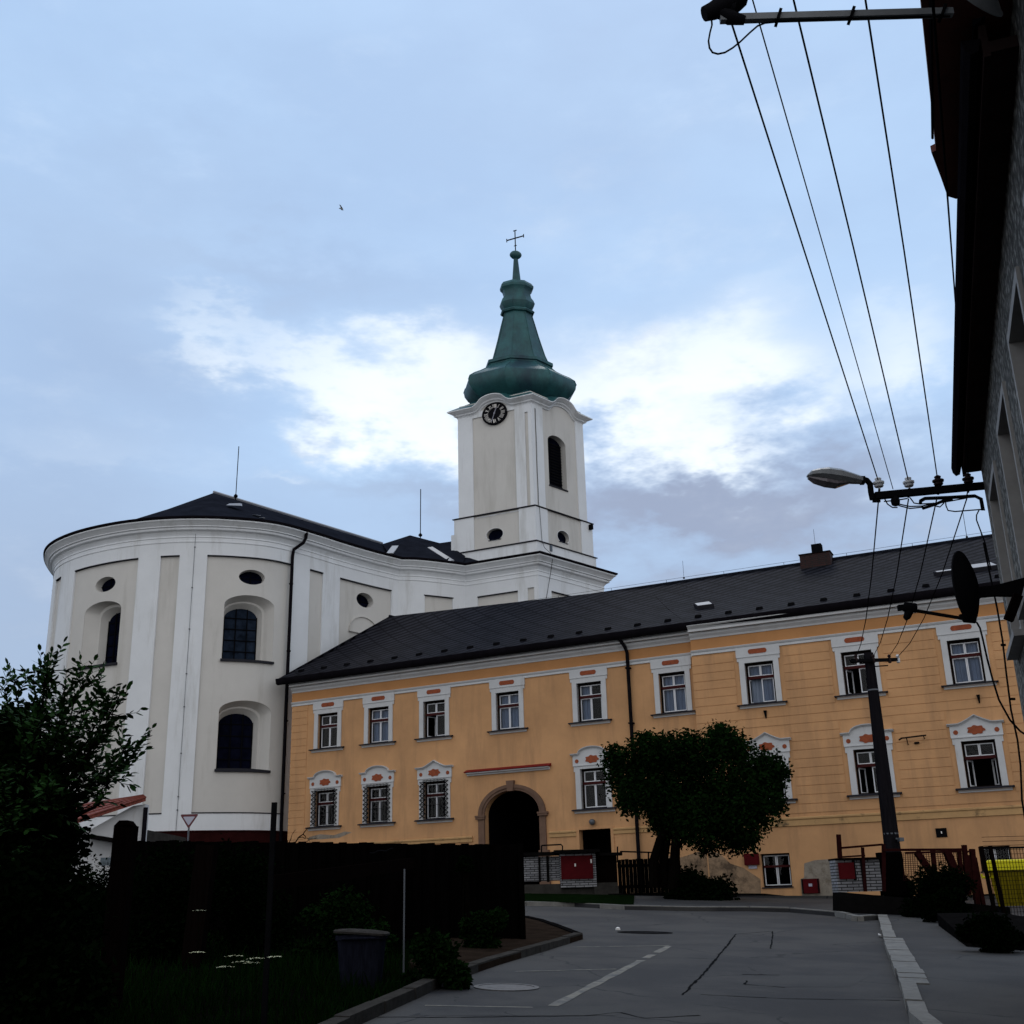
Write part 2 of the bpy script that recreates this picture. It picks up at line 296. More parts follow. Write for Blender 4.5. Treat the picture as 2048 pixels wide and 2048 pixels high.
MT['paint'] = mat('worn_road_paint', (.17, .155, .125), .85, nscale=9, namt=.35, dirt=((.065, .065, .068), 5, .45, .62))
MT['tar'] = mat('black_tar', (.014, .014, .015), .8, nscale=6, namt=.4)
MT['brass2'] = mat('cast_iron_cover', (.085, .08, .08), .6, metal=.3, nscale=15, namt=.4)

# ---------------------------------------------------------------- object helpers
ORG = {}
def tag(o, label=None, cat=None, group=None, kind=None):
    for k, v in (('label', label), ('category', cat), ('group', group), ('kind', kind)):
        if v: o[k] = v
    return o
def thing(name, loc, label, cat, group=None):
    o = bpy.data.objects.new(name, None); COL.objects.link(o); o.location = loc; o.empty_display_size = .3
    ORG[o.name] = Vector(loc); return tag(o, label, cat, group)
class MB:
    def __init__(s): s.v = []; s.f = []
    def face(s, pts):
        i = len(s.v); s.v += [tuple(p) for p in pts]; s.f.append(tuple(range(i, i+len(pts)))); return s
    def mesh(s, V, F):
        i = len(s.v); s.v += [tuple(p) for p in V]; s.f += [tuple(i+k for k in f) for f in F]; return s
    def hexa(s, a, b):  # a, b: matching quads
        V = list(a)+list(b)
        return s.mesh(V, [(0, 1, 2, 3), (7, 6, 5, 4), (0, 4, 5, 1), (1, 5, 6, 2), (2, 6, 7, 3), (3, 7, 4, 0)])
    def sbox(s, S, s0, s1, z0, z1, o0, o1):  # a box on a wall surface
        a = [S.w(s0, z0, o0), S.w(s1, z0, o0), S.w(s1, z1, o0), S.w(s0, z1, o0)]
        b = [S.w(s0, z0, o1), S.w(s1, z0, o1), S.w(s1, z1, o1), S.w(s0, z1, o1)]
        return s.hexa(a, b)
    def box(s, c, d, rz=0):
        x, y, z = c; a, b, h = d[0]/2, d[1]/2, d[2]/2; co, si = math.cos(rz), math.sin(rz)
        q = lambda u, v, w: (x+u*co-v*si, y+u*si+v*co, z+w)
        return s.hexa([q(-a, -b, -h), q(a, -b, -h), q(a, b, -h), q(-a, b, -h)], [q(-a, -b, h), q(a, -b, h), q(a, b, h), q(-a, b, h)])
    def tube(s, pts, r, n=8, cap=True, sx=1):
        pts = [Vector(p) for p in pts]; rs = r if isinstance(r, (list, tuple)) else [r]*len(pts)
        rings = []; up = Vector((.13, .21, 1)).normalized(); prev = None
        for i, p in enumerate(pts):
            d = (pts[min(i+1, len(pts)-1)]-pts[max(i-1, 0)]).normalized()
            if prev is None:
                a = d.cross(up); a = a.normalized() if a.length > .05 else d.cross(Vector((1, 0, 0))).normalized()
            else: a = (prev - d*prev.dot(d)).normalized()
            prev = a; b = d.cross(a).normalized()
            rings.append([tuple(p + a*rs[i]*math.cos(2*math.pi*k/n) + b*rs[i]*math.sin(2*math.pi*k/n)) for k in range(n)])
        V = [v for q in rings for v in q]; F = []
        for i in range(len(rings)-1):
            for k in range(n): F.append((i*n+k, i*n+(k+1) % n, (i+1)*n+(k+1) % n, (i+1)*n+k))
        if cap: F += [tuple(range(n-1, -1, -1)), tuple(range((len(rings)-1)*n, len(rings)*n))]
        return s.mesh(V, F)
    def bar(s, a, b, w, h=None):  # square bar
        a, b = Vector(a), Vector(b); d = (b-a).normalized(); h = h or w
        x = d.cross(Vector((0, 0, 1))); x = x.normalized() if x.length > .05 else Vector((1, 0, 0)); y = x.cross(d).normalized()
        q = lambda p: [tuple(p+x*(i*w/2)+y*(j*h/2)) for i, j in ((-1, -1), (1, -1), (1, 1), (-1, 1))]
        return s.hexa(q(a), q(b))
    def lathe(s, c, prof, n=16, fn=None):
        fn = fn or (lambda r, t, z: (c[0]+r*math.cos(t), c[1]+r*math.sin(t), c[2]+z)); V = []; F = []
        for r, z in prof: V += [fn(r, 2*math.pi*k/n, z) for k in range(n)]
        for i in range(len(prof)-1):
            for k in range(n): F.append((i*n+k, i*n+(k+1) % n, (i+1)*n+(k+1) % n, (i+1)*n+k))
        F += [tuple(range(n-1, -1, -1)), tuple(range((len(prof)-1)*n, len(prof)*n))]
        return s.mesh(V, F)
    def prism(s, poly, off):
        n = len(poly); V = list(poly)+[tuple(p[i]+off[i] for i in range(3)) for p in poly]
        return s.mesh(V, [tuple(range(n)), tuple(range(2*n-1, n-1, -1))]+[(i, n+i, n+(i+1) % n, (i+1) % n) for i in range(n)])
    def sheet(s, S, s0, s1, z0, z1, holes=(), o=0, ob=-.3, step=99, edges='LRTB'):
        ss = {s0, s1}; zz = {z0, z1}
        for h in holes:
            for v in h[:2]:
                if s0 < v < s1: ss.add(v)
            for v in h[2:4]:
                if z0 < v < z1: zz.add(v)
        ss = sorted(ss); zz = sorted(zz); s2 = [ss[0]]
        for a, b in zip(ss, ss[1:]):
            n = max(1, math.ceil((b-a)/step)); s2 += [a+(b-a)*k/n for k in range(1, n+1)]
        ss = s2; nx, nz_ = len(ss)-1, len(zz)-1
        sol = [[not any(h[0] < (ss[i]+ss[i+1])/2 < h[1] and h[2] < (zz[j]+zz[j+1])/2 < h[3] for h in holes) for j in range(nz_)] for i in range(nx)]
        P = {}
        def vid(i, j, oo):
            k = (i, j, oo)
            if k not in P: P[k] = len(s.v); s.v.append(S.w(ss[i], zz[j], oo))
            return P[k]
        for i in range(nx):
            for j in range(nz_):
                if not sol[i][j]: continue
                s.f.append((vid(i, j, o), vid(i+1, j, o), vid(i+1, j+1, o), vid(i, j+1, o)))
                for di, dj, e, A, B in ((-1, 0, 'L', (i, j), (i, j+1)), (1, 0, 'R', (i+1, j), (i+1, j+1)), (0, -1, 'B', (i, j), (i+1, j)), (0, 1, 'T', (i, j+1), (i+1, j+1))):
                    a, b = i+di, j+dj
                    out = not (0 <= a < nx and 0 <= b < nz_)
                    if (out and e in edges) or (not out and not sol[a][b]):
                        s.f.append((vid(*A, o), vid(*B, o), vid(*B, ob), vid(*A, ob)))
        for h in holes:
            kind = h[4] if len(h) > 4 else 'r'
            if kind == 'r': continue
            c, hw = (h[0]+h[1])/2, (h[1]-h[0])/2; n = 18
            if kind == 'a': zs, rise = h[3]-h[5], h[5]
            else: zs, rise = (h[2]+h[3])/2, (h[3]-h[2])/2
            pts = [(c-hw*math.cos(math.pi*k/n), math.sin(math.pi*k/n)*rise) for k in range(n+1)]
            for (a, da), (b, db) in zip(pts, pts[1:]):
                s.face([S.w(a, zs+da, o), S.w(b, zs+db, o), S.w(b, h[3], o), S.w(a, h[3], o)])
                s.face([S.w(a, zs+da, o), S.w(b, zs+db, o), S.w(b, zs+db, ob), S.w(a, zs+da, ob)])
                if kind == 'o':
                    s.face([S.w(a, h[2], o), S.w(b, h[2], o), S.w(b, zs-db, o), S.w(a, zs-da, o)])
                    s.face([S.w(a, zs-da, o), S.w(b, zs-db, o), S.w(b, zs-db, ob), S.w(a, zs-da, ob)])
        return s
    def sweep(s, poly, prof, closed=False):
        n = len(poly); V = []; m = len(prof)
        for i in range(n):
            a = poly[i-1] if (i or closed) else None; b = poly[i]; c = poly[(i+1) % n] if (i < n-1 or closed) else None
            def nn(p, q):
                dx, dy = q[0]-p[0], q[1]-p[1]; l = math.hypot(dx, dy) or 1; return (dy/l, -dx/l)
            n1 = nn(a, b) if a else nn(b, c); n2 = nn(b, c) if c else n1
            k = 1 + n1[0]*n2[0]+n1[1]*n2[1]; k = max(k, .4); mv = ((n1[0]+n2[0])/k, (n1[1]+n2[1])/k)
            V += [(b[0]+mv[0]*o, b[1]+mv[1]*o, z) for o, z in prof]
        F = []
        for i in range(n if closed else n-1):
            j = (i+1) % n
            for k in range(m-1): F.append((i*m+k, j*m+k, j*m+k+1, i*m+k+1))
        if not closed: F += [tuple(range(m)), tuple((n-1)*m+k for k in range(m-1, -1, -1))]
        return s.mesh(V, F)
    def build(s, name, m, parent=None, label=None, smooth=None, org=None, mats=None):
        me = bpy.data.meshes.new(name)
        og = ORG[parent.name] if parent is not None else Vector(org or (0, 0, 0))
        me.from_pydata([(v[0]-og[0], v[1]-og[1], v[2]-og[2]) for v in s.v], [], s.f)
        if smooth is not None:
            me.polygons.foreach_set('use_smooth', [True]*len(me.polygons)); me.set_sharp_from_angle(angle=R_(smooth))
        me.validate(); me.materials.append(MT[m] if isinstance(m, str) else m)
        o = bpy.data.objects.new(name, me); COL.objects.link(o)
        if parent is not None: o.parent = parent
        else: o.location = og
        ORG[o.name] = og
        if label: o['label'] = label
        return o
class Wall:
    def __init__(s, P, az): s.P = P; s.u = (math.cos(az), math.sin(az)); s.nrm = (s.u[1], -s.u[0])
    def uv(s, x, y):
        d = ray(x, y); dn = d[0]*s.nrm[0]+d[1]*s.nrm[1]; t = (s.P[0]*s.nrm[0]+s.P[1]*s.nrm[1])/dn
        return ((t*d[0]-s.P[0])*s.u[0]+(t*d[1]-s.P[1])*s.u[1], EYE[2]+t*d[2])
    def w(s, a, z, o=0): return (s.P[0]+a*s.u[0]+o*s.nrm[0], s.P[1]+a*s.u[1]+o*s.nrm[1], z)
class Curve:
    def __init__(s, pts, step=.3):
        P = [pts[0]]+list(pts)+[pts[-1]]; out = []
        for i in range(1, len(P)-2):
            a, b, c, d = P[i-1:i+3]; n = max(2, int(math.dist(b, c)/step))
            for k in range(n):
                t = k/n
                out.append(tuple(.5*((2*b[j])+(c[j]-a[j])*t+(2*a[j]-5*b[j]+4*c[j]-d[j])*t*t+(3*b[j]-a[j]-3*c[j]+d[j])*t**3) for j in (0, 1)))
        out.append(tuple(P[-2][:2])); s.p = out; s.l = [0]
        for i in range(1, len(out)): s.l.append(s.l[-1]+math.dist(out[i-1], out[i]))
        s.L = s.l[-1]
    def at(s, a):
        a = min(max(a, 0), s.L); lo = 0; hi = len(s.l)-1
        while hi-lo > 1:
            m = (lo+hi)//2
            if s.l[m] <= a: lo = m
            else: hi = m
        t = (a-s.l[lo])/(s.l[hi]-s.l[lo]); return tuple(s.p[lo][j]*(1-t)+s.p[hi][j]*t for j in (0, 1))
    def n(s, a):
        p, q = s.at(a-.3), s.at(a+.3); d = (q[0]-p[0], q[1]-p[1]); l = math.hypot(*d); return (d[1]/l, -d[0]/l)
    def w(s, a, z, o=0):
        p = s.at(a); n = s.n(a); return (p[0]+n[0]*o, p[1]+n[1]*o, z)

# ================================================================ GROUND
XB, YB = [-900, -20, 14, 900], [-80, 39, 1500]
g = MB()
def gface(mb, pts, h):
    mb.face([(x, y, G(x, y)+h) for x, y in pts])
for i in range(3):
    for j in range(2):
        gface(g, [(XB[i], YB[j]), (XB[i+1], YB[j]), (XB[i+1], YB[j+1]), (XB[i], YB[j+1])], 0)
tag(g.build('ground', 'earth'), kind='structure')
def clipX(poly, x, keep_low): return [(b, a) for a, b in clipY([(q, p) for p, q in poly], x, keep_low)]
def clipY(poly, y, keep_low):
    out = []
    for a, b in zip(poly, poly[1:]+poly[:1]):
        ia, ib = (a[1] <= y) == keep_low, (b[1] <= y) == keep_low
        if ia: out.append(a)
        if ia != ib:
            t = (y-a[1])/(b[1]-a[1]); out.append((a[0]+(b[0]-a[0])*t, y))
    return out
def slab(name, m, poly, h, kind='structure', skirt=0):
    mb = MB()
    for lowp in (True, False):
        q = clipY(poly, 39, lowp)
        for xl, xh in ((None, -20), (-20, 14), (14, None)):
            r = q if xl is None else clipX(q, xl, False)
            if xh is not None and len(r) >= 3: r = clipX(r, xh, True)
            if len(r) >= 3:
                from mathutils.geometry import tessellate_polygon
                for tri in tessellate_polygon([[Vector((a, b, 0)) for a, b in r]]):
                    gface(mb, [r[i] for i in tri], h)
    if skirt:
        for a, b in zip(poly, poly[1:]+poly[:1]):
            n = 1
            mb.face([(a[0], a[1], G(*a)+h), (b[0], b[1], G(*b)+h), (b[0], b[1], G(*b)-.05), (a[0], a[1], G(*a)-.05)])
    o = mb.build(name, m); return tag(o, kind=kind)
P2 = lambda x, y: atg(x, y)[:2]
# kerb lines read off the photograph
KL = [P2(700, 2060), P2(830, 2000), P2(907, 1962), P2(1000, 1930), P2(1080, 1906), P2(1166, 1879)]
KL0 = (KL[0][0]-1.3, 4.0)
KL2 = [P2(1090, 1850), P2(1060, 1843), P2(1040, 1842)]
KF = [(-16, 38.5), (-8, 37.0), P2(1052, 1812), P2(1150, 1814), P2(1250, 1820), P2(1400, 1823), P2(1500, 1823), P2(1580, 1825), P2(1670, 1833), P2(1715, 1843), P2(1757, 1840)]
KR = [P2(1757, 1840), P2(1768, 1889), P2(1786, 1940), P2(1804, 1985), P2(1820, 2048)]
KR.append((KR[-1][0]-1.2, 5.0)); KR.append((KR[-1][0]-3.5, -10.0))
road = [KL0, *KL, *KL2, (-3, 24.5), (-16, 25.5), (-30, 26), (-30, 39.5), *KF, *KR[1:], (-6, -10)]
# the road is flat over the big sheet; a few mm proud
slab('road', 'asphalt', road, .004)
# pavement right of the road and in front of the yellow building
pave = [*KR[::-1], *KF[::-1][1:9], (0.4, 38.9), (0, 45.5), (20, 40.5), (34, 30), (30, -10)]
slab('pavement', 'asphalt2', pave, .10, skirt=1)
verge = [*KL[2:], *KL2, (-1.5, 24.4), (-1.6, 17)]
slab('verge', 'brownpave', verge, .09, skirt=1)
def kerb(name, pts, w, h, seg, side=1, m='kerb'):
    mb = MB()
    for a, b in zip(pts, pts[1:]):
        a, b = Vector(a), Vector(b); l = (b-a).length; n = max(1, round(l/seg)); d = (b-a)/l; nr = Vector((d.y, -d.x))*side
        for k in range(n):
            p = a+d*(l*k/n+.012); q = a+d*(l*(k+1)/n-.012); hh = h+rnd.uniform(-.008, .008); j = rnd.uniform(-.008, .012); ww = w
            c = [p+nr*j, q+nr*j, q+nr*(ww+j), p+nr*(ww+j)]
            mb.hexa([(v.x, v.y, G(v.x, v.y)-.08) for v in c], [(v.x, v.y, G(v.x, v.y)+hh) for v in c])
    return tag(mb.build(name, m), kind='structure')
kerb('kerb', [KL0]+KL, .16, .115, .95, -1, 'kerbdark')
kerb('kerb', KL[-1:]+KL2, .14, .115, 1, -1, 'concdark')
kerb('kerb', KF, .17, .125, 1.1, -1)
kerb('kerb', KR[:2], .22, .13, .9, -1)
kerb('kerb', KR[1:4], .34, .125, .55, -1)
kerb('kerb', KR[3:], .18, .125, .8, -1)
# grass strip beyond the far kerb
slab('grass_strip', 'lawn', [(-16, 39.0), (-8, 37.6), (P2(1052, 1812)[0], P2(1052, 1812)[1]+.25), (P2(1270, 1820)[0], P2(1270, 1820)[1]+.3), (3.6, 39), (2, 42.2), (-16, 44)], .12)
# painted lines on the road
def stripe(a, b, w, m='paint', h=.008, name='road_marking'):
    a, b = Vector(P2(*a)), Vector(P2(*b)); d = (b-a).normalized(); n = Vector((d.y, -d.x))*w/2
    mb = MB(); K = 24; pts = []
    for k in range(K+1):
        p = a+(b-a)*k/K; pts.append((p, rnd.uniform(.75, 1.1)))
    for (p, u), (q, v) in zip(pts, pts[1:]):
        if rnd.random() < .02 and m == 'paint': continue
        gface(mb, [tuple(p+n*u), tuple(q+n*v), tuple(q-n*v), tuple(p-n*u)], h)
    return tag(mb.build(name, m), kind='structure')
stripe((1106, 2013), (1338, 1893), .13)
stripe((1145, 1895), (1338, 1892), .07)
stripe((1030, 1944), (1232, 1939), .07)
stripe((850, 2012), (1066, 2016), .06)
def tarline(pts, w, name='tar_seam'):
    mb = MB(); q = [Vector(P2(*p)) for p in pts]; out = []
    for a, b in zip(q, q[1:]):
        n = max(2, int((b-a).length/.15))
        for k in range(n): out.append(a+(b-a)*k/n+Vector((rnd.uniform(-.012, .012), rnd.uniform(-.015, .015))))
    out.append(q[-1])
    for a, b in zip(out, out[1:]):
        d = (b-a).normalized(); n = Vector((d.y, -d.x))*w*rnd.uniform(.2, .5)
        gface(mb, [tuple(a+n), tuple(b+n), tuple(b-n), tuple(a-n)], .007)
    return tag(mb.build(name, 'tar'), kind='structure')
tarline([(1472, 1869), (1460, 1885), (1410, 1945), (1365, 1991)], .05)
tarline([(1470, 1869), (1545, 1863), (1546, 1870), (1541, 1898)], .035)
tarline([(1485, 1950), (1560, 1951)], .05); tarline([(1493, 1962), (1490, 1970), (1570, 1976)], .04)
tarline([(700, 2035), (860, 2036), (1170, 2033), (1240, 2026), (1290, 2038), (1400, 2032)], .04)
tarline([(1400, 1990), (1560, 1998), (1800, 2002)], .03); tarline([(1856, 1992), (2048, 1986)], .05)
mb = MB()
for px0, px1, py0, py1 in ((820, 1230, 2014, 2032), (1500, 1700, 1952, 1975)):
    gface(mb, [P2(px0, py1), P2(px1, py1), P2(px1+40, py0), P2(px0+60, py0)], .006)
tag(mb.build('road_patch', MT['asphalt2']), kind='structure')
# drain and manhole covers
def cover(px, py, rx, ry, name, label, cat, m='brass2'):
    c = P2(px, py); mb = MB(); n = 28; V = []
    for rr, hh in ((1, .004), (1, .016), (.86, .016), (.86, .010), (.6, .012), (.57, .016), (.2, .016)):
        V += [(c[0]+rx*rr*math.cos(2*math.pi*k/n), c[1]+ry*rr*math.sin(2*math.pi*k/n), 0) for k in range(n)]
    V = [(x, y, G(x, y)+(.004, .016, .016, .010, .012, .016, .016)[i//n]) for i, (x, y, _) in enumerate(V)]
    F = [(i*n+k, i*n+(k+1) % n, (i+1)*n+(k+1) % n, (i+1)*n+k) for i in range(6) for k in range(n)]+[tuple(range(6*n, 7*n))]
    mb.mesh(V, F); return tag(mb.build(name, m, org=(c[0], c[1], G(*c))), label, cat)
cover(1013, 1976, .40, .36, 'manhole_cover', 'pale iron manhole cover set in the road beside the left kerb', 'manhole cover')
cover(1290, 1866, .55, .30, 'drain_grate', 'flat black drain grate in the road above the painted bay corner', 'drain', 'tar')
pk = atg(1236, 1861)
o_ = MB().lathe(pk, [(0.001, 0), (.05, .01), (.045, .05), (.001, .07)], 10).build('pebble', 'clockwhite', org=pk); tag(o_, 'small pale pebble lying on the road left of the drain grate', 'pebble')
lf = atg(1762, 1876)
mb = MB()
for k in range(3):
    a = k*.9; mb.face([(lf[0]+.04*math.cos(a+t), lf[1]+.13*math.sin(a+t), lf[2]+.03+.02*k+.01*math.cos(t*2)) for t in (0, 1.2, 2.4, 3.6, 4.8)])
tag(mb.build('litter_scrap', 'clockwhite', org=lf), 'white scrap of litter lying against the right kerb stone', 'litter')

# ================================================================ YELLOW BUILDING
FRW = Wall(aty(1960, 1530, 42), R_(-25.1))
J = FRW.w(-10.3, 0, -.3)
FLW = Wall(J, R_(-27.4))
yb = thing('yellow_building', (J[0], J[1], 1.5), 'long two storey ochre building with white framed windows, arched gateway and dark slate roof', 'building')
UPL, LOL = [-18.4, -15.5, -12.46, -8.68, -4.74, -1.0], [(-18.45, 'a', 1), (-15.5, 'a', 1), (-12.45, 'p', 1), (-4.74, 'a', 0)]
UPR, LOR = [-7.58, -3.80, .08], [(-7.58, 'p', 0), (-3.77, 'a', 0), (.05, 'p', 0)]
hw = .575
hL = [(c-hw, c+hw, 8.89, 10.52) for c in UPL]+[(c-hw, c+hw, 5.30, 6.92) for c, k, g_ in LOL]
hL += [(-9.93, -7.28, 1.6, 6.28, 'a', .98), (-5.49, -4.08, 1.4, 4.47)]
hR = [(c-hw, c+hw, 8.87, 10.49) for c in UPR]+[(c-hw, c+hw, 5.16, 6.79) for c, k, g_ in LOR]
hR += [(-8.22, -7.12, 2.0, 3.2), (-.48, .55, 2.3, 3.13)]
MB().sheet(FLW, -20.55, .02, .8, 12.3, hL, 0, -.32).build('wall', 'ochre', yb)
MB().sheet(FRW, -10.3, 9, .8, 12.3, hR, 0, -.32).build('wall', 'ochre', yb)
# left end wall and back, so that the house is closed
mb = MB(); p, q = FLW.w(-20.55, 0, 0), FLW.w(-20.55, 0, -13); r_, t_ = FRW.w(9, 0, 0), FRW.w(9, 0, -13)
for a, b in ((p, q), (q, t_), (t_, r_)): mb.face([(a[0], a[1], .8), (b[0], b[1], .8), (b[0], b[1], 12.3), (a[0], a[1], 12.3)])
mb.build('back_wall', 'ochre', yb)
# rustication courses and the corner quoins, standing 2 cm proud of the render
mb = MB(); zc = 10.94; SURR = []
for c in UPR: SURR.append((c-.99, c+.99, 8.70, 11.2))
for c, k, g_ in LOR: SURR.append((c-.99, c+.99, 5.0, 7.75))
while zc > 4.9:
    z1, z0 = zc-.012, zc-.3335+.012
    segs = [(-10.3, 9)]
    for a, b, u, v in SURR:
        if u < z1 and v > z0:
            n2 = []
            for s0, s1 in segs:
                if b <= s0 or a >= s1: n2.append((s0, s1))
                else:
                    if a > s0: n2.append((s0, a))
                    if b < s1: n2.append((b, s1))
            segs = n2
    for s0, s1 in segs:
        if s1-s0 > .05: mb.sbox(FRW, s0, s1, z0, z1, -.01, .022)
    zc -= .3335
mb.build('rustication', 'ochre', yb)
mb = MB(); zc = 11.1
while zc > 4.8:
    mb.sbox(FLW, -20.57, -19.62, zc-.3335+.012, zc-.012, -.01, .02); zc -= .3335
mb.build('quoin', 'ochre', yb)
# string courses, frieze and eaves cornice
def run(name, m, prof, a=None, b=None):
    mb = MB()
    if a is None:
        pl = [FLW.w(-20.6, 0)[:2], FLW.w(-.02, 0)[:2], FRW.w(-10.3, 0)[:2], FRW.w(9, 0)[:2]]
        mb.sweep(pl[:2], prof); mb.sweep(pl[2:], prof)
    else:
        S, s0, s1 = a, *b; mb.sweep([S.w(s0, 0)[:2], S.w(s1, 0)[:2]], prof)
    return mb.build(name, m, yb)
def band(z0, z1, steps): return [(-.02, z0)]+steps+[(-.02, z1)]
run('frieze', 'frieze', [(-.02, 11.22), (.012, 11.22), (.012, 11.74), (-.02, 11.74)])
run('string_course', 'trim', [(-.02, 11.04), (.05, 11.04), (.05, 11.08), (.03, 11.09), (.03, 11.15), (.06, 11.16), (.09, 11.22), (.09, 11.24), (-.02, 11.26)])
run('cornice', 'trim', [(-.02, 11.69), (.04, 11.69), (.06, 11.76), (.15, 11.86), (.16, 11.90), (.12, 11.905), (.12, 11.96), (.30, 11.97), (.30, 12.03), (.25, 12.035), (.25, 12.07), (.31, 12.12), (.40, 12.20), (.40, 12.22), (-.02, 12.23)])
for S, s0, s1 in ((FLW, -20.42, -10.55), (FLW, -6.85, -5.62), (FLW, -3.95, -.02), (FRW, -10.3, 9)):
    run('belt_course', 'belt', [(-.02, 4.22 if S is FLW else 4.14), (.045, 4.24 if S is FLW else 4.16), (.045, 4.36), (.08, 4.40), (.08, 4.45), (-.02, 4.49)], S, (s0, s1))
# gutter
mb = MB(); gp = [(.36, 12.27), (.40, 12.13), (.50, 12.08), (.62, 12.14), (.66, 12.30), (.66, 12.38), (.60, 12.38), (.58, 12.30), (.44, 12.30)]
mb.sweep([FLW.w(-21.15, 0)[:2], FLW.w(.05, 0)[:2], FRW.w(9, 0)[:2]], gp); mb.build('gutter', 'gutter', yb, smooth=50)
# downpipes
def tubeS(mb, S, pts, r, n=10): mb.tube([S.w(*p) for p in pts], r, n)
mb = MB(); tubeS(mb, FLW, [(-3.05, 12.28, .52), (-3.03, 12.10, .50), (-2.90, 11.78, .24), (-2.86, 11.55, .14), (-2.86, 8, .14), (-2.87, 4.6, .14), (-2.88, 1.7, .14)], .075)
for z in (10.9, 8.6, 6.2, 3.2): mb.sbox(FLW, -2.96, -2.76, z-.03, z+.03, 0, .225)
mb.build('downpipe', 'gutter', yb, smooth=50)

